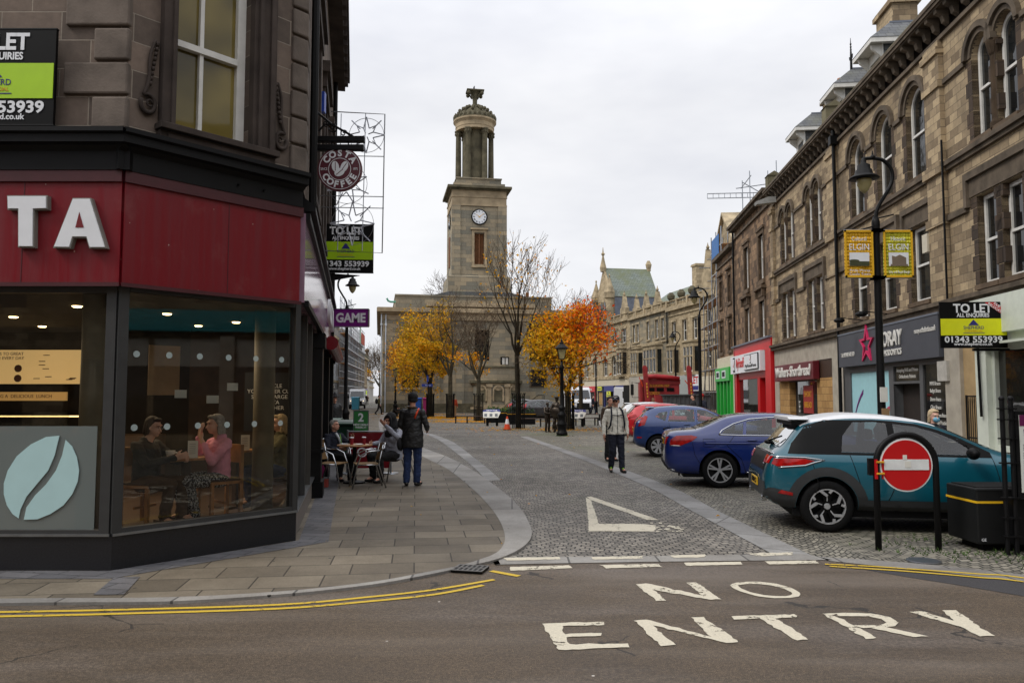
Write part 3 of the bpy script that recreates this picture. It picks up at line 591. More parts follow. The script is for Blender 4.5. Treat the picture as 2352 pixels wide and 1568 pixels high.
# side shopfront beyond the window: black pilasters, dark glazing
cpart('pilaster',M['black_paint'],[(FS,lambda m,x=x,w_=w_:[m.box(x,x+w_,-.12,.3,0,2.8)]+[m.box(x-.03,x+w_+.03,-.16,.3,a,b) for a,b in ((0,.3),(2.55,2.8),(.78,.84))]) for x,w_ in ((3.9,.55),(7.4,.4),(10.6,.5))])
cpart('shop_window',M['glass_shop'],[(FS,lambda m:m.box(4.4,10.7,.06,.1,.5,2.8))])
cpart('stall_riser',M['black_paint'],[(FS,lambda m:m.box(4.4,10.7,.02,.3,0,.5)),(FS,lambda m:[m.box(x,x+.07,0,.1,.5,2.8) for x in (5.5,6.5,8.6,9.6)])])
# upper walls
UW=lambda z0,z1:None
hole=(.47,1.37,4.58,8.4)
cpart('upper_wall',M['st_costa'],[(FT,lambda m:wall(m,0,LF,4.4,10.5,[(.4,1.6,4.9,8.4)],0,.3)),(FC,lambda m:wall(m,0,LC,4.4,10.5,[hole],0,.3)),(FS,lambda m:wall(m,0,LS,4.3,10.5,[(x,x+1.1,4.8,7.4) for x in (2.2,5.2,8.2)],0,.3)),(FT,lambda m:m.add([(0,6,10.5),(LF+2,6,10.5),(LF,0,10.5),(0,0,10.5)],[(0,1,2,3)]))],fix=False)
cpart('parapet',M['st_costa_t'],[(FT,lambda m:m.box(0,LF,-.25,5,10.5,11.0)),(FC,lambda m:m.box(0,LC,-.25,4,10.5,11.0)),(FS,lambda m:m.box(0,LS,-.3,6,10.5,11.0))])
random.seed(4)
def quoins(m,x0,dirn,z0=4.46,z1=10.4,a=.5,b=.32,h=.36,y=-.045):
    z=z0; k=0
    while z<z1:
        w_=a if k%2 else b; x1=x0+dirn*w_; m.box(min(x0,x1),max(x0,x1),y,.05,z,z+h-.03); z+=h; k+=1
cpart('quoin',M['st_costa_q'],[(FT,lambda m:quoins(m,LF+.02,-1,a=.66,b=.36)),(FC,lambda m:quoins(m,LC+.03,-1,a=.22,b=.22,h=.34)),(FS,lambda m:quoins(m,-.02,1,a=.3,b=.3,h=.34)),(FS,lambda m:quoins(m,11.0,1,a=.4,b=.4,h=.34)),],bevel=.02)
# chamfer window surround, sash and scrolls
cpart('window_surround',M['st_costa_t'],[(FC,lambda m:[m.box(hole[0]-.15,hole[0],-.1,.3,4.6,8.5),m.box(hole[1],hole[1]+.3,-.1,.3,4.6,8.5),m.box(hole[0]-.06,hole[0]-.02,-.13,.0,4.6,8.5),m.box(hole[1]+.05,hole[1]+.1,-.14,0,4.6,8.5),m.box(hole[1]+.2,hole[1]+.26,-.14,0,4.6,8.5),m.box(hole[0]-.18,hole[1]+.33,-.16,.3,4.53,4.6),m.box(hole[0]-.16,hole[1]+.31,-.09,.3,4.4,4.53),m.box(hole[0]-.08,hole[1]+.24,-.105,-.09,4.43,4.5)])],bevel=.008)
def sash(m):
    x0,x1=hole[0],hole[1]; y=.1
    m.box(x0,x0+.05,y,y+.12,4.6,8.4); m.box(x1-.1,x1,y,y+.12,4.6,8.4); m.box(x0+.05,x1-.1,y-.01,y+.1,4.6,4.66)
    m.box(x0+.05,x1-.1,y-.015,y+.1,5.56,5.63); m.box((x0+x1)/2-.1,(x0+x1)/2-.055,y+.01,y+.09,4.66,8.4); m.box(x0+.05,x1-.1,y+.02,y+.07,6.6,6.64)
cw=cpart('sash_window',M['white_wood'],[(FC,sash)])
cpart('pane',M['glass_curtain2'] if 'glass_curtain2' in M else glassy('landing_glass',(62,54,24),.04,.4,.9),[(FC,lambda m:m.box(hole[0]+.05,hole[1]-.08,.16,.17,4.6,8.4))],parent=cw)  # warm reflection of the building opposite is put into the glass colour
def scroll(m,x,mir):
    pts=[];rs=[]
    for i in range(40):
        t=i/39
        if t<.45:
            a=R(-200+t/.45*330); r=.075; px,pz=.0+r*math.cos(a),4.78+r*math.sin(a)*1.3
        else:
            s_=(t-.45)/.55; a=R(130); px=-.048+.11*s_+.02*math.sin(s_*PI*2); pz=4.855+.62*s_
        pts.append((x+mir*px,-.03,pz)); rs.append(.025-.01*t)
    m.tube(pts,rs,7)
    for k in range(9): m.ell((x+mir*(.02+.008*k),-.03,5.0+.055*k),(.02,.025,.026),6,5)
    m.tube([(x+mir*.02+.03*math.cos(R(40*i)),-.03,4.79+.035*math.sin(R(40*i))) for i in range(9)],.012,5)
cpart('scroll_bracket',M['st_costa_t'],[(FC,lambda m:scroll(m,hole[0]-.27,1)),(FC,lambda m:scroll(m,hole[1]+.42,-1))],smooth=True)
for x in (2.2,5.2,8.2):
    m=MB(); m.T=FS; m.box(x-.25,x,-.05,.3,4.7,7.5); m.box(x+1.1,x+1.35,-.05,.3,4.7,7.5); m.box(x-.3,x+1.4,-.08,.3,7.5,7.75); m.box(x-.4,x+1.5,-.14,.3,7.75,7.95); m.box(x-.3,x+1.4,-.08,.3,4.58,4.7); m.build('window_surround',M['st_costa_t'],cafe)
    m=MB(); m.T=FS; m.box(x,x+1.1,.15,.2,4.8,7.4); w_=m.build('window',M['glass'],cafe)
cpart('drainpipe',M['black_iron'],[(FS,lambda m,x=x,z=z:m.tube([(x,-.07,z),(x,-.07,10.5)],.055,8)) for x,z in ((1.0,4.3),(10.9,.2))])
m=MB(); m.T=FS; m.box(5,11.5,-.42,.2,10.2,10.45); m.box(5.2,11.45,-.3,.2,9.95,10.2)
for i in range(13): m.box(5.3+i*.48,5.5+i*.48,-.38,0,10.0,10.2)
m.build('eaves_cornice',M['st_costa_t'],cafe)
# interior
IW=M['interior_brown']
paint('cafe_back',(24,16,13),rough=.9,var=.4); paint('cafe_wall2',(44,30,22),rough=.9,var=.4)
m=MB(); m.sheet([(-10,8.0),(-4.05,8.0),(-2.75,9.6),(-3.8,14.5),(-10,14.5)],.27); m.build('cafe_floor',M['cafe_floor'],cafe)
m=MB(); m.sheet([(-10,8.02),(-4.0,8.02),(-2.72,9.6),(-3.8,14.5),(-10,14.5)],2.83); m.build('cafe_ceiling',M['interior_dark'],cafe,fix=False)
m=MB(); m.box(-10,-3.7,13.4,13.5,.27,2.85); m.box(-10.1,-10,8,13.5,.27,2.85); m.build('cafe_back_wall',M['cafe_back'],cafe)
m=MB(); m.T=FS; m.box(3.9,4.0,.2,2.0,.27,2.85); m.build('partition',M['cafe_wall2'],cafe)
[MB().cyl((x,y,.27),(x,y,2.83),.13,n=20).build('column',paint('cafe_column',(118,110,92),rough=.6),cafe,smooth=True) for x,y in ((-3.14,9.95),(-4.45,8.35))]
mbd=MB(); mbd.box(-9.2,-6.9,12.7,12.74,1.93,2.48); mb_=mbd.build('menu_board',M['menu_lit'],cafe)
m=MB()
random.seed(9)
for i in range(40):
    x=-9.15+random.random()*2.2; z=1.97+random.random()*.44
    if -8.6<x<-7.75: continue
    m.box(x,x+.1,12.69,12.698,z,z+.012)
for x,z in ((-8.4,2.18),(-8.0,2.18),(-8.4,2.02),(-8.0,2.02)): m.prism(arc(x,z,.06,0,340,12),12.69,12.698)
m.build('menu_print',paint('menu_brown',(84,50,30)),mb_)
text('menu_heading',"HERE'S TO GREAT\nVALUE EVERY DAY",.07,M['menu_brown'],mb_,(-8.2,12.69,2.38),ext=.002)
m=MB(); m.box(-9.15,-7.2,12.7,12.73,1.66,1.8); o=m.build('lunch_strip',emis('strip_lit',(190,150,90),.4),cafe); text('lunch_text','HERE IS TO MAKING A  DELICIOUS  LUNCH',.075,M['menu_brown'],o,(-8.17,12.695,1.73),ext=.002)
m=MB(); m.box(-9.3,-5.4,11.6,12.3,.27,1.15); m.build('counter',M['wood_dk'],cafe)
m=MB(); m.box(-9.2,-6.5,11.5,11.55,1.2,1.5); m.build('display_glass',M['glass_clear'],cafe)
m=MB(); m.box(-9.2,-6.4,11.9,11.93,1.42,1.44); m.build('counter_lamp',M['cake_lit'],cafe)
m=MB(); m.box(-9.4,-8.3,11.55,11.6,1.16,1.62); o=m.build('screen',emis('till_screen',(60,96,100),.25),cafe)
m=MB()
for i in range(18):
    random.seed(i); x=-9+random.random()*2.6; m.ell((x,11.8,1.2+.03*(i%2)),(.09,.08,.04),8,5)
m.build('cake',paint('pastry',(170,120,66)),cafe)
for (x,y) in ((-8.8,9.2),(-7.6,9.0),(-6.4,9.2),(-5.3,9.5),(-8.2,10.6),(-6.9,10.8),(-5.6,10.6),(-4.6,10.4),(-4.1,11.6),(-8.6,12.3),(-7.4,12.3),(-4.9,12.2)):
    m=MB(); m.lathe([(.0,2.815),(.045,2.815),(.06,2.83)],(x,y,0),10); o=m.build('downlight',M['spot_lit'],cafe)
for (x,y,e) in ((-7.2,10.2,38),(-4.7,10.4,36)):
    l=bpy.data.lights.new('cafe_lamp','AREA'); l.energy=e; l.size=1.6; l.color=(1,.74,.45); o=bpy.data.objects.new('cafe_lamp',l); COL.objects.link(o); o.location=(x,y,2.75); o.parent=cafe
# poster, notices and blackboard inside
m=MB(); m.T=FC; m.box(.9,1.28,1.3,1.32,1.75,2.35); o=m.build('cafe_poster',paint('poster_tan',(150,120,84),rough=.6),cafe)
m=MB(); m.T=FS; m.box(2.9,2.92,.3,1.0,1.2,2.1); o=m.build('chalkboard',paint('chalk',(20,24,34)),cafe)
t=text('chalk_text','RECYCLE\nYOUR PAPER CUP\nSMALL, LARGE,\nCOSTA\nOR OTHER',.085,M['sign_white'],o,ext=.002); t.matrix_world=FS@Matrix.Translation((2.895,.62,1.72))@Matrix.Rotation(-PI/2,4,'Z')@Matrix.Rotation(PI/2,4,'X')
# ---------------------------------------------------------------- church with its tower
church=thing('church','classical sandstone church with a tall clock tower closing the far end of the street','church',(-13,77,0),math.atan2(.17,1))
SC=M['st_church']; ST=M['st_church_trim']; SDk=M['st_church_dark']
cw_holes=[(2.3,3.7,5.3,8.4),(9.4,10.9,5.2,8.3),(15.0,16.6,5.2,9.0),(12.0,12.9,4.8,5.6)]
m=MB(); wall(m,.3,18.55,.9,9.2,cw_holes,0,.35)
m.add([(.3,30,.0),(.3,0,.0),(.3,0,9.2),(.3,30,9.2)],[(0,1,2,3)]); m.add([(18.55,0,.0),(18.55,30,.0),(18.55,30,9.2),(18.55,0,9.2)],[(0,1,2,3)])
m.build('wall',SC,church,fix=False)
box('plinth',SDk,church,.15,18.7,-.12,0,0,.92,.02)
m=MB(); m.box(.2,18.65,-.06,30,9.15,9.75); m.build('frieze',ST,church)
m=MB(); m.box(-.05,18.9,-.3,30.3,9.75,9.95); m.box(-.35,19.2,-.6,30.6,9.95,10.3); m.box(-.3,19.15,-.55,30.6,10.3,10.38); m.build('eaves_cornice',ST,church)
m=MB(); m.box(1.5,17.4,.6,29,10.3,11.75); m.box(1.42,17.48,.5,29.1,11.65,11.82); m.build('attic',SC,church)
m=MB(); m.box(4.75,15.3,-.25,3,9.2,10.55); m.box(4.6,15.45,-.55,3,10.55,10.95); m.build('central_block',ST,church)
for i,(a,b) in enumerate(((5.0,5.9),(14.0,14.9),(7.5,8.3))): box('pilaster',SC,church,a,b,-.14,.02,.9,9.2)
m=MB(); m.prism([(4.6,11.8),(7,12.35),(13.2,12.35),(15.6,11.8)],1.6,20); m.build('roof',M['slate'],church)
for a,b,c,d in cw_holes: window(church,a,b,c,d,.25,M['interior_dark'] if d<8.9 else M['interior_dark'],M['glass'],mull=1,bars=3,rail=False)
m=MB(); m.box(12.2,12.45,.1,.13,4.85,5.5); m.box(12.55,12.8,.1,.13,4.85,5.5); m.build('shutter',M['white_wood'],church)
for a,b,c,d in ((2.2,3.75,2.57,3.9),(15.15,16.68,2.65,4.27)):
    o=box('notice_board',M['st_trim'],church,a-.08,b+.08,-.1,0,c-.08,d+.08); box('board_panel',M['black_paint'],o,a,b,-.12,-.1,c,d)
m=MB(); m.box(2.0,4.0,-.09,0,2.3,2.5); m.build('sill',paint('pale_stone',(176,162,138),rough=.9),church)
for x in (.12,.55): 
    m=MB(); m.tube([(x,-.12,.1),(x,-.12,9.7)],.06,8); m.box(x-.1,x+.1,-.22,-.02,8.6,8.8); m.build('drainpipe',M['white_render'],church)
m=MB(); m.tube([(1.35,.4,11.0),(1.0,.4,11.0),(.75,.4,11.1),(.62,.4,11.35)][::-1]+[(1.5,.4,11.0)],.1,8); m.build('copper_flue',M['verdigris'],church)
m=MB(); m.box(15.8,16.1,6,6.4,11.8,13.0); m.build('chimney',M['terracotta'],church)
# railing and steps by the right-hand side
rl=thing('iron_railing','black iron stair railing against the right-hand wall of the church','railing',(0,0,0)); rl.matrix_world=church.matrix_basis if False else Matrix.Translation((-13,77,0))@Matrix.Rotation(math.atan2(.17,1),4,'Z')
m=MB(); m.tube([(14.9,-.5,1.1),(15.8,-.5,1.75),(16.4,-.5,1.75),(16.4,-.5,1.0)],.03,6)
for i in range(14): x=14.9+i*.115; m.tube([(x,-.5,.35),(x,-.5,1.1+min(.65,max(0,(x-14.9)*.72)))],.014,4)
m.build('railing_bars',M['black_iron'],rl)
# tower (its front stands 2 m behind the main front)
tw=[]; cx_=10.1; 
m=MB(); m.box(6.85,13.35,2,8.4,11.8,14.0); m.prismx([(2,13.95),(2.4,14.15),(8,14.15),(8.4,13.95)],6.95,13.25); m.build('tower_base',SC,church)
m=MB(); wall(m,7.3,12.95,14.0,21.6,[(9.62,10.62,15.35,18.6)],2.4,.3)
for x,yy in ((7.3,2.4),(12.95,2.4)): m.add([(x,2.4,14),(x,8.0,14),(x,8.0,21.6),(x,2.4,21.6)],[(0,1,2,3)])
m.build('tower_wall',SC,church,fix=False)
for x0,x1 in ((7.22,8.15),(12.1,13.03)): box('tower_pilaster',SC,church,x0,x1,2.28,2.5,14.0,21.5)
m=MB(); m.box(7.24,7.3,2.3,3.2,14,21.5); m.box(7.24,7.3,7.2,8.1,14,21.5); m.build('tower_pilaster',SC,church)
m=MB(); m.box(7.2,13.05,2.28,8.1,21.5,21.68); m.box(7.25,13.0,2.33,8.05,21.68,22.4); m.box(7.18,13.07,2.26,8.12,22.4,22.52); m.box(7.25,13.0,2.33,8.05,22.5,23.15); m.build('tower_frieze',ST,church)
m=MB(); m.box(7.05,13.2,2.1,8.3,23.15,23.3); m.box(6.75,13.5,1.8,8.6,23.3,23.55); m.build('tower_cornice',SDk,church)
m=MB(); m.box(7.4,12.85,2.4,8.0,23.55,23.95); m.box(7.75,12.5,2.8,7.6,23.95,24.65); m.box(7.68,12.57,2.7,7.7,24.5,24.62); m.build('lantern_base',SC,church)
m=MB(); m.box(9.35,9.6,2.3,2.42,15.1,18.7); m.box(10.64,10.89,2.3,2.42,15.1,18.7); m.box(9.35,10.89,2.3,2.42,18.7,18.98); m.box(9.2,11.04,2.12,2.42,18.98,19.16); m.box(9.3,10.94,2.2,2.42,15.0,15.15); m.build('louvre_surround',ST,church)
m=MB()
for i in range(26): z=15.4+i*.125; m.add([(9.6,2.5,z),(10.64,2.5,z),(10.64,2.62,z+.11),(9.6,2.62,z+.11)],[(0,1,2,3)])
m.box(10.08,10.16,2.46,2.6,15.35,18.6); m.build('louvre',M['louvre'],church)
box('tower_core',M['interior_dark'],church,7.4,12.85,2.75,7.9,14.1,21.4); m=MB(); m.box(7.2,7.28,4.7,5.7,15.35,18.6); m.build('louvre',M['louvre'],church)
def clock(mat):
    m=MB(); m.T=mat; m.lathe([(.0,.0),(.8,.0),(.86,-.05),(.82,-.12),(.74,-.12),(.74,-.08),(0,-.08)],(0,0,0),36,'y'); o=m.build('clock',M['black_iron'],church)
    m=MB(); m.T=mat; m.lathe([(0,-.085),(.73,-.085),(.73,-.1),(0,-.1)],(0,0,0),36,'y'); m.build('clock_dial',M['clock_face'],o)
    m=MB(); m.T=mat
    for h in range(12):
        a=R(30*h); s_,c_=math.sin(a),math.cos(a); nb=(3,1,2,3,3,2,3,4,4,3,2,3)[h]
        for k in range(nb):
            off=(k-(nb-1)/2)*.055; p0=(s_*.5+c_*off,-.105,c_*.5-s_*off); p1=(s_*.66+c_*off,-.105,c_*.66-s_*off); m.tube([p0,p1],.016,4)
    m.build('numerals',M['sign_black'],o)
    m=MB(); m.T=mat
    for a,L in ((R(-52),.42),(R(52),.62)): m.tube([(-math.sin(a)*.12,-.115,-math.cos(a)*.12),(math.sin(a)*L,-.115,math.cos(a)*L)],[.03,.016],4)
    m.build('clock_hands',M['gold_text'],o)
clock(Matrix.Translation((10.12,2.4,20.35))); clock(Matrix.Translation((7.3,5.2,20.35))@Matrix.Rotation(-PI/2,4,'Z'))
# round lantern of columns
LX,LY=9.95,5.2
for k in range(6):
    a=R(-90+30+60*k); x,y=LX+1.78*math.cos(a),LY+1.78*math.sin(a)
    m=MB(); m.lathe([(.4,24.6),(.4,24.72),(.33,24.82),(.31,25.0),(.3,26.5),(.26,29.2),(.28,29.25),(.3,29.45),(.38,29.7),(.42,29.72),(.42,29.85)],(x,y,0),14)
    for j in range(14): b=2*PI*j/14; m.tube([(x+.305*math.cos(b),y+.305*math.sin(b),24.95),(x+.265*math.cos(b),y+.265*math.sin(b),29.2)],.022,4,cap=False)
    for j in range(8): b=2*PI*j/8; m.ell((x+.33*math.cos(b),y+.33*math.sin(b),29.5),(.09,.09,.16),6,4)
    m.build('lantern_column',SDk,church,smooth=False)
m=MB(); m.lathe([(1.36,24.6),(1.36,29.9)],(LX,LY,0),28); m.build('lantern_drum',SDk,church)
m=MB(); m.lathe([(1.2,29.8),(2.08,29.8),(2.08,30.1),(2.12,30.12),(2.12,30.5),(2.2,30.6),(2.35,30.75),(2.35,30.9),(1.2,31.1)],(LX,LY,0),36); m.build('entablature',ST,church,smooth=False)
m=MB(); m.lathe([(2.3,30.9),(2.3,31.05),(2.05,31.25),(1.6,31.75),(1.1,32.1),(.5,32.3),(.24,32.4)],(LX,LY,0),30)
for k in range(26):
    a=2*PI*k/26; m.ell((LX+2.22*math.cos(a),LY+2.22*math.sin(a),31.2),(.17,.17,.24),6,5); m.ell((LX+2.22*math.cos(a),LY+2.22*math.sin(a),31.42),(.09,.09,.13),6,4)
for k in range(12):
    a=2*PI*(k+.5)/12; 
    for r_,z in ((1.75,31.85),(1.35,32.12),(.95,32.3)): m.ell((LX+r_*math.cos(a),LY+r_*math.sin(a),z),(.2,.2,.2),6,5)
m.build('dome',M['moss'],church)
m=MB(); m.lathe([(.4,32.3),(.34,32.5),(.25,32.6),(.25,33.1),(.3,33.45),(.42,33.75),(.62,34.0)],(LX,LY,0),14)
for sx_ in (-1,1):
    for sy_ in (-1,1): m.ell((LX+sx_*.72,LY+sy_*.55,33.78),(.2,.2,.2)); m.tube([(LX+sx_*.3,LY+sy_*.25,33.4),(LX+sx_*.55,LY+sy_*.4,33.8),(LX+sx_*.85,LY+sy_*.6,33.98)],.09,6)
m.box(LX-.95,LX+.95,LY-.7,LY+.7,34.0,34.12); m.lathe([(.6,34.12),(.3,34.25),(.1,34.3)],(LX,LY,0),12); m.build('finial',M['moss'],church)
bird=thing('bird','small dark bird perched on the top of the church tower','bird',(0,0,0)); bird.matrix_world=rl.matrix_world@Matrix.Translation((LX-.1,LY,34.3))
m=MB(); m.ell((0,0,.16),(.09,.08,.16)); m.ell((.03,0,.34),.055); m.tube([(-.04,0,.08),(-.16,0,-.06)],[.05,.02],5); m.tube([(.07,0,.34),(.13,0,.33)],[.015,.004],4); m.build('bird_body',M['black_cloth'],bird,smooth=True)
for o in church.children:
    if o.name.split('.')[0] in ('lantern_column','lantern_drum','entablature','dome','finial'): o.data.transform(Matrix.Translation((0,0,24.6))@Matrix.Diagonal((1,1,1.085,1))@Matrix.Translation((0,0,-24.6)))
bird.matrix_world=bird.matrix_world@Matrix.Translation((0,0,.82))
# bow-fronted fountain against the church front
fo=thing('stone_fountain','bow fronted stone wall fountain with shell niches against the church front','fountain'); fo.matrix_world=rl.matrix_world@Matrix.Translation((11.55,0,0))
def bow(m,r0,r1,z0,z1,a0=200,a1=340,n=18,sq=.62):
    i_=[(r0*math.cos(R(a0+(a1-a0)*k/n)),r0*sq*math.sin(R(a0+(a1-a0)*k/n))-.3) for k in range(n+1)]; o_=[(r1*math.cos(R(a0+(a1-a0)*k/n)),r1*sq*math.sin(R(a0+(a1-a0)*k/n))-.3) for k in range(n+1)]
    for k in range(n): m.prismz([i_[k],o_[k],o_[k+1],i_[k+1]],z0,z1)
def bowf(z0,z1,r): m=MB(); m.prismz([(r*math.cos(R(180+180*k/24)),r*.62*math.sin(R(180+180*k/24))-.1) for k in range(25)]+[(r,.0),(-r,.0)],z0,z1); return m
bowf(.35,2.75,2.3).build('fountain_wall',SC,fo); bowf(2.75,2.9,2.4).build('fountain_frieze',ST,fo); bowf(2.95,3.2,2.65).build('fountain_cornice',M['moss'],fo); bowf(3.2,4.45,2.15).build('fountain_parapet',SC,fo); bowf(4.45,4.62,2.3).build('fountain_coping',M['moss'],fo); bowf(0,.35,3.3).build('fountain_step',M['moss'],fo); bowf(.35,.55,2.6).build('basin_ledge',ST,fo)
for a in (270,228,312):
    x,y=2.32*math.cos(R(a)),2.32*.62*math.sin(R(a))-.1; rz=R(a-270)*.8
    m=MB(); m.T=Matrix.Translation((x,y,0))@Matrix.Rotation(rz,4,'Z'); m.prism([(-.42,1.15),(.42,1.15)]+arc(0,2.2,.42,0,180,12),-.03,.1); o=m.build('niche',SDk,fo)
    m=MB(); m.T=Matrix.Translation((x,y,0))@Matrix.Rotation(rz,4,'Z'); archmould(m,0,2.2,.42,.55,-.08,.05,12,1.05)
    for k in range(7): b=R(20+140*k/6); m.tube([(0,-.05,2.2),(.4*math.cos(b),-.05,2.2+.4*math.sin(b))],[.015,.05],4)
    m.build('niche_arch',ST,o)
for a in (248,292):
    x,y=2.36*math.cos(R(a)),2.36*.62*math.sin(R(a))-.1; m=MB(); m.box(x-.2,x+.2,y-.08,y+.2,.5,2.6); m.box(x-.3,x+.3,y-.18,y+.2,2.55,2.85); m.box(x-.26,x+.26,y-.12,y+.2,.4,.7); m.build('fountain_pilaster',ST,fo)
# ---------------------------------------------------------------- right-hand row; local x runs towards the camera
def rowo(Y): return (12.9+.09*(Y-27),Y,0)
RZ=math.atan2(-1,-.09)
def rowb(name,label,Yl): return thing(name,label,'building',rowo(Yl),RZ)
def fit(name,s,x0,x1,zc,h,mat,parent,y=-.02,ext=.01,bold=0,rot=(PI/2,0,0)):
    o=text(name,s,h/.72,mat,parent,ext=ext,bold=bold); me=o.data; xs=[v.co.x for v in me.vertices] or [0]; w_=max(xs)-min(xs); c=(max(xs)+min(xs))/2; k=(x1-x0)/max(w_,1e-3)
    ys=[v.co.y for v in me.vertices] or [0]; kc=(max(ys)+min(ys))/2
    o.scale=(k,1,1); o.rotation_euler=rot; o.location=((x0+x1)/2-c*k,y,zc-kc); return o
def modillions(m,x0,x1,step=.58,z=12.1):
    n_=max(1,int((x1-x0)/step))
    for i in range(n_):
        x=x0+(i+.5)*(x1-x0)/n_; m.prismx([(-.36,z+.62),(-.34,z+.5),(-.18,z+.42),(-.13,z+.24),(0,z+.16),(0,z+.62)],x-.09,x+.09)
def jambs(b,x0,sg,z0,z1):
    k=0; z=z0; m=MB()
    while z<z1-.1:
        h=min(.42,z1-z); w_=.34 if k%2 else .22; m.box(x0,x0+sg*w_,-.006,.26,z+.008,z+h-.008); z+=h; k+=1
    m.build('jamb_stones',M['st_quoin'],b)
WW=M['white_wood']; GLS=M['glass']; TR=M['st_trim']; TD=M['st_trim_d']
def grand(b,L,up_s,up_p,lo_s,lo_p,pil,xr=None):
    holes=[(a,c,8.47,10.75+(c-a)/2,True) for a,c in up_s+[q for p in up_p for q in p]]+[(a,c,4.6,7.0) for a,c in lo_s+[q for p in lo_p for q in p]]
    m=MB(); wall(m,0,L,4.25,12.15,holes,0,.28); m.build('wall',M['st_row'],b,fix=False)
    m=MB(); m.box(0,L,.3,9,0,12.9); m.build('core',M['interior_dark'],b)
    for h in holes:
        [jambs(b,x_,sg,h[2],10.7 if len(h)>4 else h[3]) for x_,sg in ((h[0],-1),(h[1],1))]
        window(b,h[0]+.02,h[1]-.02,h[2],h[3]-.02,.16,WW,GLS,arch=len(h)>4,t=.1)
        xc=(h[0]+h[1])/2; r=(h[1]-h[0])/2
        m=MB()
        if len(h)>4: archmould(m,xc,10.75,r+.0,r+.12,-.05,.05); archmould(m,xc,10.75,r+.14,r+.3,-.13,.03)
        if m.v: m.build('arch_moulding',TD,b)
        m=MB(); m.box(h[0]-.1,h[1]+.1,-.1,.1,h[2]-.1,h[2]+.03); m.build('window_sill',TR,b)
    for a,c in lo_s: m=MB(); m.box(a-.45,c+.45,-.12,0,7.5,7.68); m.box(a-.45,a-.3,-.12,0,6.78,7.5); m.box(c+.3,c+.45,-.12,0,6.78,7.5); m.box(a-.3,c+.3,-.04,.02,7.03,7.5); m.build('hood_mould',TD,b)
    for p in lo_p: m=MB(); a,c=p[0][0],p[-1][1]; m.box(a-.5,c+.5,-.12,0,7.5,7.7); m.box(a-.5,a-.34,-.12,0,6.78,7.5); m.box(c+.34,c+.5,-.12,0,6.78,7.5); m.box(a-.34,c+.34,-.04,.02,7.03,7.5); m.build('hood_mould',TD,b)
    for p in up_p+lo_p:
        a,c=p[0][1],p[1][0]; z0=8.47 if p in up_p else 4.6; z1=10.75 if p in up_p else 7.0; xm=(a+c)/2
        m=MB(); m.lathe([(.17,z0),(.17,z0+.14),(.12,z0+.24),(.11,z1-.4),(.14,z1-.34),(.2,z1-.06),(.2,z1)],(xm,.05,0),12); m.build('mullion_column',TR,b)
    # strings between openings
    m=MB(); ups=sorted(up_s+[(p[0][0],p[1][1]) for p in up_p]); los=sorted(lo_s+[(p[0][0],p[1][1]) for p in lo_p])
    xs=[0]
    for a,c in ups: xs+=[a-.3,c+.3]
    xs.append(L)
    for a,c in zip(xs[::2],xs[1::2]): m.box(a,c,-.08,0,10.66,10.8)
    xs=[0]
    for a,c in los: xs+=[a-.45,c+.45]
    xs.append(L)
    for a,c in zip(xs[::2],xs[1::2]): m.box(a,c,-.09,0,6.68,6.84)
    m.box(0,L,-.17,0,8.24,8.37); m.box(0,L,-.1,0,8.12,8.24); m.build('string_course',TD,b)
    m=MB(); m.box(0,L,-.3,.1,4.3,4.42); m.box(0,L,-.2,.1,4.14,4.3); m.build('shop_cornice',M['moss'] if False else TD,b)
    for a,c in pil: 
        m=MB(); m.box(a,c,-.14,.02,4.42,12.0); m.box(a-.06,c+.06,-.2,.02,6.62,6.88); m.box(a-.08,c+.08,-.24,.02,8.1,8.4); m.box(a-.05,c+.05,-.2,.02,10.62,10.84); m.box(a-.05,c+.05,-.22,.02,11.6,11.8); m.build('pilaster',M['st_row'],b)
    m=MB(); m.box(0,L,-.1,0,12.0,12.12); modillions(m,0,L); m.build('modillion_band',TD,b)
    m=MB(); m.box(0,L,-.44,.2,12.74,12.84); m.box(0,L,-.38,.2,12.7,12.74); m.box(0,L,-.48,-.34,12.84,12.94); m.build('eaves_cornice',TD,b)
    m=MB(); m.box(0,L,-.34,.5,12.84,13.12); m.build('parapet',M['cap_stone'],b)
    m=MB(); m.prismx([(.5,12.9),(6,15.6),(11,12.9)],0,L); m.build('roof',M['slate'],b)
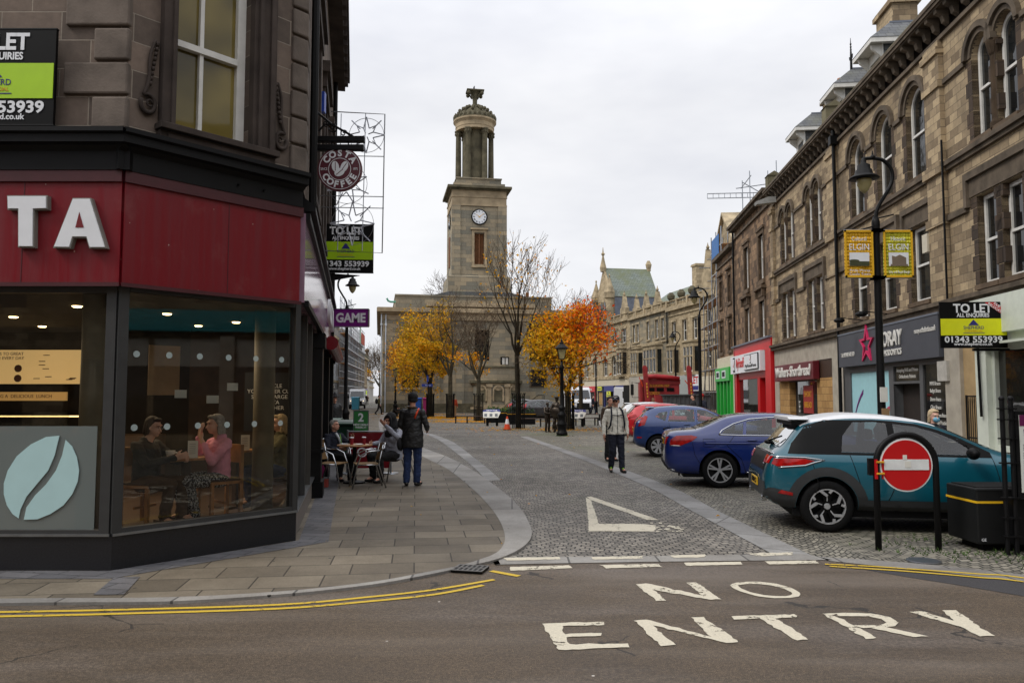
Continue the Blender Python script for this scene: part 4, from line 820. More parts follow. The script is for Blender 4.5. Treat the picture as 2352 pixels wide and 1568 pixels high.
def dormer(b,x,y=1.0,z=13.7,fin=True):
    d=MB(); d.box(x-.7,x+.7,y,y+2.5,z-1.2,z+1.35); o=d.build('dormer',M['slate'],b)
    m=MB(); m.box(x-.75,x+.75,y-.05,y,z+.95,z+1.35); m.box(x-.75,x-.5,y-.05,y,z-.4,z+.95); m.box(x+.5,x+.75,y-.05,y,z-.4,z+.95); m.box(x-1.0,x+1.0,y-.5,y+2.4,z+1.35,z+1.42); m.box(x-1.02,x+1.02,y-.54,y-.5,z+1.3,z+1.48); m.box(x-1.02,x-.97,y-.5,y+2.4,z+1.3,z+1.48); m.box(x+.97,x+1.02,y-.5,y+2.4,z+1.3,z+1.48)
    for s in (-1,1): m.prismx([(y-.45,z+1.3),(y-.4,z+1.15),(y,z+.8),(y,z+1.3)],x+s*.66-.06,x+s*.66+.06)
    m.build('dormer_eaves',WW,o)
    m=MB(); m.add([(x-1.04,y-.56,z+1.48),(x+1.04,y-.56,z+1.48),(x+1.04,y+2.6,z+1.48),(x-1.04,y+2.6,z+1.48),(x,y+.55,z+2.5),(x,y+2.6,z+2.5)],[(0,1,4),(1,2,5,4),(2,3,5),(3,0,4,5),(3,2,1,0)]); m.build('dormer_roof',M['slate'],o)
    m=MB(); m.tube([(x,y+.55,z+2.5),(x,y+2.6,z+2.52)],.06,5)
    m.build('ridge',M['lead'],o)
    if fin:
        m=MB(); m.tube([(x,y+.55,z+2.4),(x,y+.55,z+3.0),(x,y+.55,z+3.9)],[.06,.05,.01],6)
        for s in (-1,1): m.tube([(x,y+.55,z+2.9),(x+s*.16,y+.55,z+2.95),(x+s*.2,y+.55,z+3.1)],.025,4)
        for k in range(5): m.ell((x,y+.55,z+3.1+k*.13),.045,6,4)
        m.build('roof_finial',M['black_iron'],o)
def chimney(b,x,y,z0,z1,w_=1.6,d=.8,pots=2,mat=None):
    m=MB(); m.box(x-w_/2,x+w_/2,y-d/2,y+d/2,z0,z1-.3); m.box(x-w_/2-.12,x+w_/2+.12,y-d/2-.12,y+d/2+.12,z1-.3,z1-.1); m.box(x-w_/2-.05,x+w_/2+.05,y-d/2-.05,y+d/2+.05,z1-.1,z1); o=m.build('chimney',mat or M['st_row'],b)
    for i in range(pots):
        px=x-w_/2+w_*(i+.5)/pots; q=MB(); q.lathe([(.17,z1),(.15,z1+.4),(.18,z1+.42),(.18,z1+.5),(.1,z1+.5)],(px,y,0),10); q.build('chimney_pot',M['terracotta'],o)
# --- nearest building
b1=rowb('victorian_building','blackened sandstone building with round arched windows above the grey orthodontist shopfront','31.4' and 31.4); L1=22.5
us=[(1.5,2.85),(4.15,5.5),(6.7,8.05),(15.2,16.5)]; up=[((11.0,11.95),(12.2,13.15)),((18.4,19.3),(19.55,20.4))]
grand(b1,L1,us,up,us,up,[(8.4,9.4)])
dormer(b1,1.7,fin=False); dormer(b1,7.5,fin=False); chimney(b1,-1.3,3.0,13,18.3,1.8,1.0,2); 
for x,z0 in ((.12,0),(9.55,4.3)): m=MB(); m.tube([(x,-.2,12.5 if x<1 else 9),(x,-.2,z0)],.07 if x<1 else .03,8); (m.box(x-.15,x+.15,-.36,-.05,11.9,12.25) if x<1 else None); m.build('drainpipe',M['black_iron'],b1)
# orthodontist shop
GS=M['grey_shop']; GF=M['grey_frame']
o=box('shop_fascia',GS,b1,.15,9.0,-.24,-.05,2.84,4.08,.01); box('fascia_flashing',M['lead'],b1,.1,9.05,-.26,-.05,4.08,4.14)
fit('sign_text','MORAY',4.4,6.5,3.62,.5,WW,o,-.27,.02,.012); fit('sign_text','ORTHODONTICS',4.45,6.4,3.16,.2,WW,o,-.26,.01,.006); fit('sign_text','moray-orthodontics.co.uk',7.4,8.85,3.68,.17,WW,o,-.25); fit('sign_text','Tel: 01343 540 300',.5,2.0,3.3,.17,WW,o,-.25)
st=[(3.35+.72*math.sin(R(36*i))*(1 if i%2==0 else .42),3.55+.72*math.cos(R(36*i))*(1 if i%2==0 else .42)) for i in range(10)]
sti=[(3.35+.5*math.sin(R(36*i))*(1 if i%2==0 else .40),3.55+.5*math.cos(R(36*i))*(1 if i%2==0 else .40)) for i in range(10)]
m=MB()
for i in range(10): j=(i+1)%10; m.prism([st[i],sti[i],sti[j],st[j]],-.3,-.24)
m.build('star_logo',M['pink_paint'],o)
m=MB(); wall(m,-.1,9.0,0,2.84,[(.75,4.6,.35,2.6),(5.0,7.05,.0,2.12),(5.0,7.05,2.2,2.7),(7.3,8.85,.35,2.68)],0,.2); m.build('shopfront_frame',GF,b1,fix=False)
box('shop_window',M['aqua_film'],b1,.75,4.6,.05,.08,.35,2.6); box('entrance_recess',M['grey_shop'],b1,5.0,7.05,.9,.95,0,2.15)
m=MB(); m.box(4.98,5.0,0,.95,0,2.15); m.build('entrance_recess',GF,b1)
q=box('shop_window',M['glass_shop'],b1,7.3,8.85,.05,.08,.35,2.68); q2=box('transom_window',M['glass_shop'],b1,5.0,7.05,.05,.08,2.2,2.7)
fit('window_text','Accepting NHS and Private',5.2,6.9,2.55,.12,WW,q2,.03,.004); fit('window_text','Orthodontic Patients',5.4,6.7,2.36,.12,WW,q2,.03,.004)
for k,s in enumerate(('NHS Braces','Budget Braces','Damon Braces','Clear Braces','Adult and Childrens Braces','Family Friendly Practice')): fit('window_text',s,*((7.7,8.4) if k<4 else (7.45,8.75)),2.1-.235*k,.12,WW,q,.03,.004)
for sx_,r0 in ((.9,2.6),(4.55,1.3)):
    m=MB(); 
    pts=[p for p in arc(sx_+(2.4 if sx_<2 else .2),-.3 if sx_<2 else .1,r0,90 if sx_>2 else 120,180 if sx_<2 else 170,16)]; pts=[(min(max(x,.76),4.59),max(z,.36)) for x,z in pts]
    for a,c in zip(pts,pts[1:]): m.prism([(a[0],a[1]),(a[0]-.05,a[1]-.16),(c[0]-.05,c[1]-.16),(c[0],c[1])],.03,.045)
    m.build('window_stripe',M['pink_paint'] if sx_>2 else M['purple_sign'],b1)
box('meter_box',paint('box_grey',(176,172,164)),b1,8.75,9.35,-.2,0,2.15,2.72); box('alarm_box',M['cream_wood'],b1,8.05,8.4,-.2,0,6.0,6.55)
box('pier',M['conc'],b1,9.05,9.95,-.12,.3,0,4.2); box('shop_pier',M['tan_render'],b1,9.95,11.0,-.02,.3,0,4.25)
for x in (2.6,4.9):
    m=MB(); m.tube([(x,-.1,4.5),(x,-.9,4.6)],.02,5); m.ell((x,-.95,4.5),(.16,.2,.1),10,6); m.build('sign_light',M['black_iron'],b1)
# white shop at the right edge
m=MB(); wall(m,11.0,22.5,0,4.2,[(11.75,16,.5,2.85),(16.4,18,0,2.85),(18.4,22,.5,2.85)],-.1,.2); m.box(11.0,22.5,-.3,-.1,3.28,4.2); m.box(11.0,22.5,-.36,-.1,3.0,3.06); m.box(11.05,11.6,-.24,-.1,0,3.0); m.box(11.0,11.65,-.28,-.1,0,.35); m.build('shopfront_frame',paint('pale_green_white',(206,212,200),rough=.5,var=.08),b1,fix=False)
box('shop_window',M['glass_shop'],b1,11.75,22,.0,.03,.4,2.85)
m=MB(); m.tube([(11.35,-.3,2.95),(11.4,-.3,1.2)],.035,6); m.build('awning_rod',M['black_iron'],b1)
ga=thing('iron_gate','tall black iron gate standing open beside the white shopfront','gate',(0,0,0)); ga.matrix_world=Matrix.Translation(rowo(31.4))@Matrix.Rotation(RZ,4,'Z')
m=MB()
for x in (10.25,11.0): m.tube([(x,-.12,0),(x,-.12,1.75)],.028,5)
for z in (.12,1.72,.62): m.tube([(10.25,-.12,z),(11.0,-.12,z)],.022,5)
for i in range(6): m.tube([(10.35+i*.11,-.12,.12),(10.35+i*.11,-.12,1.72)],.012,4)
m.build('gate_bars',M['black_iron'],ga)
# --- second building
b2=rowb('victorian_building','blackened sandstone building with paired arched windows above the maroon bakery shop sign',42.62); L2=11.25
pr=[((2.0,3.0),(3.32,4.32)),((6.65,7.6),(7.9,8.85))]
grand(b2,L2,[],pr,[],pr,[(10.15,11.15),(0.1,.7)])
dormer(b2,2.5,z=13.9,fin=False); dormer(b2,8.6); chimney(b2,2.2,3,13,17.6,2.2,.9,2); chimney(b2,7.0,6,13,16.5,1.4,.9,2)
for x in (.3,10.6): m=MB(); m.box(x-.3,x+.3,-.3,.4,13.05,13.7); m.prismx([(-.35,13.7),(.05,13.95),(.45,13.7)],x-.35,x+.35); m.build('parapet_block',M['cap_stone'],b2)
m=MB(); wall(m,0,11.25,0,4.2,[(.95,9.85,0,3.3)],-.02,.3); m.build('shopfront_frame',M['conc'],b2,fix=False)
box('shop_lintel',M['wood_dk'],b2,.95,9.85,.02,.1,2.4,3.3)
o=box('shop_sign',paint('bakery_maroon',(96,18,30),rough=.4),b2,1.1,8.1,-.3,-.02,2.45,3.27,.02); fit('sign_text','Walkers Shortbread',1.4,7.7,2.9,.5,WW,o,-.32,.02,.015)
for a,c in ((.95,2.9),(7.6,9.85)): box('shop_pier',ashlar('honey_block',(188,150,96),(160,122,74),(110,84,54),.5,.3,.01,.2,1.) if 'honey' not in M else M['honey'],b2,a,c,.0,.3,0,2.5); 
box('doorway',M['interior_dark'],b2,2.9,4.0,.5,.55,0,2.45); box('shop_window',M['glass_shop'],b2,4.0,7.6,.12,.15,.4,2.45); box('stall_riser',M['st_trim'],b2,4.0,7.6,.1,.3,0,.4)
text('door_number','3·9·2',.3,WW,b2,(4.3,.1,1.2),(PI/2,PI/2,0),ext=.004)
m=MB(); m.box(5.0,6.6,.1,.115,.9,2.2); o=m.build('window_poster',paint('poster_red',(150,40,36)),b2); fit('poster_text','SHORT',5.2,6.4,1.8,.28,M['gold_text'],o,.09,.004); fit('poster_text','BREAD',5.2,6.4,1.3,.28,M['gold_text'],o,.09,.004)
m=MB(); m.prismx([(-1.15,12.05),(-.5,12.3),(-.1,12.3),(-.1,12.0),(-1.1,11.9)],1.0,1.5); m.build('cctv_camera',paint('cam_grey',(150,150,146)),b2)
# --- third building
b3=rowb('stone_building','dark rubble stone building with flat eaves over the red phone repair shop',53.2); L3=10.6
hs=[(3.25,4.55,8.5,11.1),(7.35,8.65,8.5,11.1),(3.25,4.55,5.1,7.2),(7.35,8.65,5.1,7.2)]
m=MB(); wall(m,0,L3,4.9,12.9,hs,0,.3); m.add([(0,8,0),(0,0,0),(0,0,12.9),(0,8,12.9)],[(0,1,2,3)]); m.build('wall',M['st_mfix'],b3,fix=False)
box('core',M['interior_dark'],b3,.05,L3,.35,9,0,12.9)
for h in hs:
    window(b3,h[0]+.05,h[1]-.05,h[2],h[3],.14,WW,GLS,t=.1)
    m=MB(); m.box(h[0]-.2,h[0],-.06,.2,h[2]-.15,h[3]); m.box(h[1],h[1]+.2,-.06,.2,h[2]-.15,h[3]); m.box(h[0]-.2,h[1]+.2,-.06,.2,h[3],h[3]+.25); m.box(h[0]-.22,h[1]+.22,-.13,.2,h[2]-.35,h[2]-.12)
    if h[2]<6: m.box(h[0]-.4,h[1]+.4,-.3,.0,7.85,8.02); m.box(h[0]-.3,h[1]+.3,-.1,0,7.45,7.85); [m.box(x,x+.16,-.24,0,7.4,7.85) for x in (h[0]-.3,h[1]+.14)]
    else: m.box(h[0]-.28,h[1]+.28,-.14,0,11.35,11.5)
    m.build('window_surround',M['st_trim'],b3)
m=MB(); m.box(0,L3,-.12,0,12.3,12.45); m.box(-.1,L3,-.35,.3,12.85,13.02); m.box(-.15,L3,-.5,.3,13.02,13.2); m.build('eaves_cornice',TD,b3)
m=MB(); m.prismx([(-.3,13.2),(5,15.5),(10,13.2)],0,L3); m.build('roof',M['slate'],b3)
m=MB(); m.tube([(.25,-.15,12.9),(.25,-.15,0)],.07,8); m.build('drainpipe',M['black_iron'],b3)
box('shop_ledge',M['lead'],b3,-.1,L3,-.35,0,4.9,5.0)
m=MB(); m.box(0,L3,-.2,0,4.3,4.9); m.box(.2,.9,-.2,.2,0,4.3); m.box(9.2,10.5,-.2,.2,0,4.3); m.box(.9,9.2,-.1,.2,2.75,3.15); m.box(6.8,7.4,-.12,.2,0,2.75); m.build('shopfront_frame',M['red_shop'],b3)
o=box('shop_sign',M['sign_white'],b3,.05,8.95,-.42,-.1,3.15,4.3); fit('sign_text','MyFixedFone',2.0,5.6,3.7,.62,M['red_shop'],o,-.43,.008,.01)
def phone(parent,x,z,h,y): 
    m=MB(); m.box(x-h*.3,x+h*.3,y-.01,y,z-h/2,z+h/2); a=m.build('phone_logo',M['sign_black'],parent); m=MB(); m.box(x-h*.24,x+h*.24,y-.018,y-.01,z-h*.36,z+h*.4); m.build('phone_screen',M['sign_white'],a)
    m=MB(); m.prism([(x-h*.2,z),(x-h*.05,z-h*.2),(x+h*.32,z+h*.32),(x-h*.05,z-h*.08)],y-.03,y-.02); m.build('tick',M['red_shop'],a)
phone(o,1.3,3.72,.95,-.43)
o2=box('projecting_sign',M['sign_white'],b3,4.9,8.6,-.5,-.44,3.3,4.15); m=MB(); m.box(4.86,8.64,-.49,-.45,3.26,4.19); m.build('sign_border',M['sign_black'],o2); phone(o2,6.75,3.88,.5,-.5); fit('sign_text','MyFixedFone',5.2,8.3,3.48,.2,M['sign_black'],o2,-.51,.005)
box('shop_window',M['glass_shop'],b3,.9,6.8,.02,.05,.3,2.75); box('doorway',M['interior_dark'],b3,7.4,9.2,.5,.55,0,2.75)
# --- fourth building
b4=rowb('stone_building','narrow stone building with a pale band over the bright green shopfront',60.2); L4=7.0
hs=[(x,x+1.2,z,z+2.0) for x in (1.0,4.4) for z in (8.3,4.9)]
m=MB(); wall(m,0,L4,3.6,12.0,hs,0,.3); m.add([(0,8,0),(0,0,0),(0,0,12),(0,8,12)],[(0,1,2,3)]); m.build('wall',M['st_mfix'],b4,fix=False); box('core',M['interior_dark'],b4,.05,L4,.35,9,0,12)
for h in hs: window(b4,h[0],h[1],h[2],h[3],.14,M['wood_dk'],GLS); m=MB(); m.box(h[0]-.2,h[1]+.2,-.1,.1,h[2]-.2,h[2]); m.box(h[0]-.25,h[1]+.25,-.2,.1,h[3]+.35,h[3]+.5); m.box(h[0]-.18,h[0],-.04,.1,h[2],h[3]+.2); m.box(h[1],h[1]+.18,-.04,.1,h[2],h[3]+.2); m.build('window_surround',TR,b4)
m=MB(); m.box(-.15,L4,-.4,.3,11.9,12.15); m.box(0,L4,-.1,0,11.3,11.42); m.build('eaves_cornice',TD,b4); m=MB(); m.prismx([(-.3,12.15),(4,14.4),(8,12.15)],0,L4); m.build('roof',M['slate'],b4)
box('shop_band',M['beige_panel'],b4,0,L4,-.12,0,3.75,4.5); box('shop_band',M['beige_panel'],b4,0,L4,-.12,.0,.0,3.7)
o=box('shop_sign',M['green_shop'],b4,.6,6.3,-.4,-.1,2.75,3.7); 
for x in (1.2,3.6): box('sign_panel',M['sign_white'],o,x,x+1.4,-.42,-.4,2.95,3.5); box('sign_picture',M['sign_black'],o,x+.2,x+1.2,-.43,-.42,3.05,3.4)
m=MB(); [m.box(x,x+.3,-.3,-.1,0,2.75) for x in (.6,2.0,3.4,4.8,6.0)]; m.build('shopfront_frame',M['green_shop'],b4); box('shop_window',M['glass_shop'],b4,.7,6.2,-.15,-.12,.2,2.75)
# --- gabled building behind scaffolding
b5=thing('gabled_building','tall gabled stone building wrapped in scaffolding and blue sheeting behind the green shop','building',(19.5,75,0),RZ)
m=MB(); m.prism([(0,0),(12,0),(12,13.6),(6,17.6),(0,13.6)],0,8); m.build('wall',M['st_far'],b5)
m=MB(); m.prism([(-.3,13.4),(6,17.75),(6,18.0),(-.5,13.6)],-.3,8); m.prism([(12.3,13.4),(12.5,13.6),(6,18.0),(6,17.75)],-.3,8); m.build('gable_coping',M['st_far_trim'],b5)
m=MB(); [m.box(x,x+1.3,-.02,.1,z,z+2.2) for x in (1.5,5.3,9) for z in (5,9)]; m.build('window',GLS,b5)
sc=thing('scaffolding','steel tube scaffolding with blue sheets on the gabled building past the green shop','scaffold',(19.5,75,0),RZ)
m=MB()
for x in (0,2.4,4.8,7.2,9.6,12):
    for y in (-1.4,-.4): m.tube([(x,y,0),(x,y,15.5 if x>7 else 11)],.05,5)
for z in range(2,16,2):
    for y in (-1.4,-.4): m.tube([(-.5 if z<11 else 6.8,y,z),(12.5,y,z)],.05,5)
    for x in (0,4.8,9.6): m.tube([(x,-1.4,z),(x,-.4,z)],.05,5)
for i in range(4): m.tube([(i*2.4,-1.4,i*3),(i*2.4+2.4,-1.4,i*3+3)],.05,5)
m.build('scaffold_tubes',M['steel'],sc)
m=MB(); m.box(8,11.4,-1.5,-1.46,13.4,15.0); m.build('sheeting',M['blue_sheet'],sc)
m=MB(); [m.box(-.2 if z<11 else 7,12.2,-1.4,-.4,z,z+.06) for z in range(2,16,2)]; m.build('scaffold_boards',M['wood'],sc)
# scaffold platform over the third building's roof
sc2=thing('scaffolding','thin scaffold poles and a ladder beam above the eaves of the red phone shop','scaffold',rowo(53.2),RZ)
m=MB()
for x in (4.0,6.2): m.tube([(x,-.2,12.9),(x,-.2,15.4)],.03,5); m.tube([(x,1.4,12.9),(x,1.4,16.0)],.03,5)
m.tube([(3.6,-.2,15.0),(6.6,-.2,15.0)],.03,5); m.tube([(4,-.6,14.9),(4,1.8,15.2)],.03,5); m.tube([(4,-.2,15.3),(4,1.4,14.3)],.03,5); m.build('scaffold_tubes',M['steel'],sc2)
m=MB(); [m.tube([(4.0,-2.4,z),(4.0,1.6,z)],.03,5) for z in (14.3,14.6)]; [m.tube([(4.0,-2.4+.36*i,14.3),(4.0,-2.4+.36*i,14.6)],.02,4) for i in range(12)]; m.build('ladder_beam',M['steel'],sc2)
# --- building across the side street that the cafe windows mirror
b6=thing('stone_building','sandstone building with a teal shop fascia across the crossroads, facing the cafe','building',(15.5,10.5,0),RZ)
m=MB(); wall(m,0,18,0,11,[(1+3.5*i,2.4+3.5*i,z,z+2.2) for i in range(5) for z in (5.2,8.2)],0,.3); m.build('wall',M['st_row'],b6,fix=False); box('core',M['interior_dark'],b6,0,18,.35,8,0,11)
for i in range(5):
    for z in (5.2,8.2): window(b6,1+3.5*i,2.4+3.5*i,z,z+2.2,.15,WW,GLS)
o=box('shop_fascia',M['teal_sign'],b6,1,17,-.3,-.02,3.85,4.55); fit('sign_text','Ch. Mackays',9.5,13,4.2,.4,WW,o,-.32)
m=MB(); [m.box(1+x*2.3,3.1+x*2.3,-.05,0,2.7,3.6) for x in range(7)]; m.build('window_blind',M['blind'],b6); m=MB(); [m.box(1+x*2.3,3.1+x*2.3,-.04,0,.5,2.7) for x in range(7)]; m.build('shop_window',M['glass_shop'],b6)
m=MB(); [m.box(.6+x*4.6,1.05+x*4.6,-.25,0,0,3.7) for x in range(4)]; m.build('shop_pier',M['conc'],b6)
b7=thing('stone_building','plain dark stone terrace on the near side of the crossroads behind the viewer','building',(16,-11.5,0),PI)
m=MB(); wall(m,0,50,0,10.5,[(1+4*i,2.4+4*i,z,z+2.2) for i in range(12) for z in (4.8,7.8)]+[(1+4*i,3.6+4*i,.5,3) for i in range(12)],0,.3); m.build('wall',M['st_row'],b7,fix=False); box('core',M['glass'],b7,0,50,.32,8,0,10.4)
# ---------------------------------------------------------------- far right-hand row; local x runs towards the camera
FO=Vector((20.8,80,0)); FE=Vector((.19,-1,0)).normalized(); FRZ=math.atan2(FE.y,FE.x)
def farb(name,label,x0): p=FO+FE*x0; return thing(name,label,'building',p,FRZ)
SF=M['st_far']; FTm=M['st_far_trim']
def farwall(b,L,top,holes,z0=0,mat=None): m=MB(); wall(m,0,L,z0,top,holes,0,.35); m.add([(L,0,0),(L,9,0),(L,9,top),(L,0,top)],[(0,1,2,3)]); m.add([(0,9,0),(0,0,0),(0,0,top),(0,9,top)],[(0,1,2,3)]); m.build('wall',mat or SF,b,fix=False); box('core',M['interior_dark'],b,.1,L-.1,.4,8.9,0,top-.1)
def balustrade(b,x0,x1,z,h=.8):
    m=MB(); m.box(x0,x1,-.25,.15,z,z+.12); m.box(x0,x1,-.25,.15,z+h-.12,z+h); n_=int((x1-x0)/.45)
    for i in range(n_): x=x0+(i+.5)*(x1-x0)/n_; m.lathe([(.08,z+.1),(.12,z+.3),(.06,z+.55),(.09,z+h-.1)],(x,-.05,0),6)
    for i in range(int((x1-x0)/3)+1): x=x0+i*3; m.box(x-.2,x+.2,-.3,.2,z,z+h+.06)
    m.build('balustrade',FTm,b)
def bay(b,x0,x1,z0,z1,n_=3,d=.7):
    m=MB(); m.prismz([(x0,0),(x0+.5,-d),(x1-.5,-d),(x1,0)],z0-.35,z0); m.prismz([(x0,0),(x0+.5,-d),(x1-.5,-d),(x1,0)],z1,z1+.5); m.prismz([(x0-.15,0),(x0+.4,-d-.15),(x1-.4,-d-.15),(x1+.15,0)],z1+.5,z1+.72)
    w_=(x1-x0-1)/n_
    for i in range(n_+1): x=x0+.5+i*w_; m.box(x-.09,x+.09,-d,-d+.2,z0,z1)
    for x,y in ((x0+.06,-.08),(x1-.06,-.08)): m.box(x-.1,x+.1,y,y+.15,z0,z1)
    m.box(x0+.5,x1-.5,-d+.02,-d+.15,z0+(z1-z0)*.6,z0+(z1-z0)*.6+.14); o=m.build('bay_window',FTm,b)
    g=MB(); g.prismz([(x0+.05,.0),(x0+.55,-d+.12),(x1-.55,-d+.12),(x1-.05,.0)],z0,z1); g.build('pane',GLS,o)
    f=MB()
    for i in range(n_): x=x0+.5+i*w_; f.box(x+.1,x+.19,-d+.05,-d+.11,z0,z1); f.box(x+w_-.19,x+w_-.1,-d+.05,-d+.11,z0,z1); f.box(x+.1,x+w_-.1,-d+.05,-d+.11,z0,z0+.12)
    f.build('sash',WW,o)
def gabdorm(b,x,z,w_=2.0,h=2.6):
    m=MB(); m.prism([(x-w_/2,z),(x+w_/2,z),(x+w_/2,z+h*.45),(x+w_*.28,z+h*.5),(x,z+h),(x-w_*.28,z+h*.5),(x-w_/2,z+h*.45)],-.15,.4); o=m.build('gablet',FTm,b); m=MB(); m.lathe([(.12,z+h),(.2,z+h+.2),(.08,z+h+.4),(.02,z+h+.7)],(x,.1,0),8); m.build('gablet_finial',FTm,o)
def winset(b,hs,arch=False,fm=None):
    for h in hs:
        window(b,h[0]+.05,h[1]-.05,h[2],h[3],.15,fm or WW,GLS,arch=len(h)>4,t=.13,mull=1 if h[1]-h[0]>1.6 else 0)
        m=MB(); m.box(h[0]-.15,h[1]+.15,-.12,.05,h[2]-.18,h[2]); m.box(h[0]-.18,h[0],-.05,.05,h[2],h[3]-(.6 if len(h)>4 else 0)); m.box(h[1],h[1]+.18,-.05,.05,h[2],h[3]-(.6 if len(h)>4 else 0))
        if len(h)>4: archmould(m,(h[0]+h[1])/2,h[3]-(h[1]-h[0])/2,(h[1]-h[0])/2,(h[1]-h[0])/2+.25,-.12,.05,10)
        else: m.box(h[0]-.2,h[1]+.2,-.1,.05,h[3],h[3]+.25)
        m.build('window_surround',FTm,b)
def shops(b,items):
    for x0,x1,fc,gc,txt,tc in items:
        o=box('shop_sign',fc,b,x0,x1,-.25,-.02,2.25,3.1); box('shop_window',gc,b,x0+.2,x1-.2,-.08,-.02,.3,2.25)
        m=MB(); m.box(x0,x0+.2,-.2,-.02,0,2.3); m.box(x1-.2,x1,-.2,-.02,0,2.3); m.build('shopfront_frame',fc,b)
        if txt: fit('sign_text',txt,x0+.25*(x1-x0),x1-.2*(x1-x0),2.68,.42,tc,o,-.27,.01,.01)
# turreted block: x -50..-26
f1=farb('turreted_building','pale stone building with a green slate steep roof and pinnacled gable beyond the orange tree','-50' and -50); 
hs=[]
for x in (2,6.5,12.2,16.6,20.5): hs+=[(x,x+2.0,8.9,10.9)]
for x in (2,6.8,12,16.2): hs+=[(x,x+2.0,4.5,7.4,True)]
farwall(f1,24,12.2,hs); winset(f1,hs); bay(f1,19.6,22.8,4.6,7.6,2)
m=MB(); m.box(0,24,-.3,0,4.0,4.3); m.box(0,24,-.15,0,8.0,8.25); m.box(0,24,-.35,.2,11.9,12.25); m.build('string_course',FTm,f1); balustrade(f1,0,24,12.25,.75)
box('shop_band',M['beige_panel'],f1,0,24,-.2,0,3.1,4.0)
shops(f1,[(.4,8.2,M['red_shop'],M['interior_dark'],'vodafone',WW),(9.6,12.2,paint('slate_blue',(60,66,84)),M['sand_block'],None,None),(12.8,17.4,M['royal_blue'],M['glass_shop'],None,None),(18.4,22.4,M['royal_blue'],M['aqua_film'],None,None)])
o=box('shop_panel',M['yellow_sign'],f1,9.9,11.9,-.32,-.26,2.45,3.0); fit('sign_text','Santander',10.1,11.7,2.72,.24,M['royal_blue'],o,-.33)
o=box('shop_panel',M['yellow_sign'],f1,14.4,16.2,-.32,-.26,1.5,2.3); fit('sign_text','The',14.9,15.7,2.1,.22,M['royal_blue'],o,-.33); fit('sign_text','works',14.6,16.0,1.75,.22,M['royal_blue'],o,-.33)
# gable block
gx0,gx1=9.0,16.0
m=MB(); m.prism([(gx0,12.2),(gx1,12.2),(gx1,16.2),((gx0+gx1)/2,20.7),(gx0,16.2)],-.1,7); m.build('gable_block',SF,f1)
m=MB(); m.add([(gx0-.2,.2,16.1),((gx0+gx1)/2,.2,20.8),((gx0+gx1)/2,7.2,20.8),(gx0-.2,7.2,16.1)],[(0,1,2,3)]); m.add([((gx0+gx1)/2,.2,20.8),(gx1+.2,.2,16.1),(gx1+.2,7.2,16.1),((gx0+gx1)/2,7.2,20.8)],[(0,1,2,3)]); m.build('steep_roof',M['slate_g'],f1)
box('lead_wall',M['lead'],f1,gx1,gx1+.06,.5,7,12.5,16.0)
for x in (gx0+.2,gx1-.2):
    m=MB(); m.lathe([(.55,12.2),(.55,15.7),(.75,15.9),(.75,16.5),(.8,16.7),(.4,17.8),(.06,19.0),(.16,19.1),(.05,19.4)],(x,-.2,0),10); m.build('pinnacle',FTm,f1)
m=MB(); m.lathe([(.4,20.2),(.5,20.8),(.25,21.9),(.12,22.6),(.3,22.9),(.1,23.2),(.04,23.9)],((gx0+gx1)/2,-.1,0),10); m.build('gable_finial',FTm,f1)
m=MB(); m.lathe([(.35,20.5),(.35,20.8),(.5,21.5),(.2,22.1)],((gx0+gx1)/2,7.1,0),8); m.build('gable_finial',FTm,f1)
for dx in (-.75,.75): x=(gx0+gx1)/2+dx; m=MB(); m.prism([(x-.4,13.2),(x+.4,13.2)]+arc(x,15.2,.4,0,180,8),-.16,-.05); m.build('lancet',GLS,f1)
m=MB(); m.prismx([(.3,12.3),(5,14.6),(9,12.3)],gx1+.1,24); m.build('roof',M['slate'],f1); gabdorm(f1,21.5,12.3,2.2,3.2)
f0=farb('stone_building','last plain sandstone block of the far row beyond the turreted building',-76)
hs=[(x,x+1.2,z,z+2.2) for x in (1.5,5,8.5,12,15.5,19,22.5) for z in (4.8,8.4)]
farwall(f0,25.8,11.2,hs); winset(f0,hs); m=MB(); m.box(0,25.8,-.3,0,3.4,3.8); m.box(0,25.8,-.35,.2,10.9,11.2); m.build('string_course',FTm,f0); m=MB(); m.prismx([(.3,11.2),(5,14),(9,11.2)],0,25.8); m.build('roof',M['slate'],f0); box('shop_window',M['glass_shop'],f0,1,25,-.1,-.02,.3,3.2)
# middle block: -26..-12.4
f2=farb('stone_building','warm sandstone terrace block with bay windows and pediment gablets right of the turreted building',-26)
hs=[(1.2,2.2,8.7,11.0),(2.6,3.6,8.7,11.0),(6.4,7.4,8.7,11.0),(9.4,10.4,8.7,11.0),(11.4,12.4,8.7,11.0)]
farwall(f2,13.6,12.0,hs,mat=M['st_church']); winset(f2,hs); bay(f2,1.4,5.0,4.5,7.2,3); bay(f2,6.2,11.6,4.5,7.3,4)
m=MB(); m.box(0,13.6,-.3,0,3.9,4.15); m.box(0,13.6,-.15,0,8.1,8.3); m.box(0,13.6,-.35,.2,11.75,12.05); m.build('string_course',FTm,f2); balustrade(f2,0,13.6,12.05,.8)
for x in (2.4,6.0,9.9): gabdorm(f2,x,12.1,1.8,2.4)
m=MB(); m.prismx([(.4,12),(5.5,15.6),(10,12)],0,13.6); m.build('roof',M['slate_g'],f2); chimney(f2,13.4,5.5,13,17.4,1.2,4.2,4,SF)
shops(f2,[(.5,6,M['conc'],M['glass_shop'],None,None),(7,13,M['grey_shop'],M['glass_shop'],None,None)])
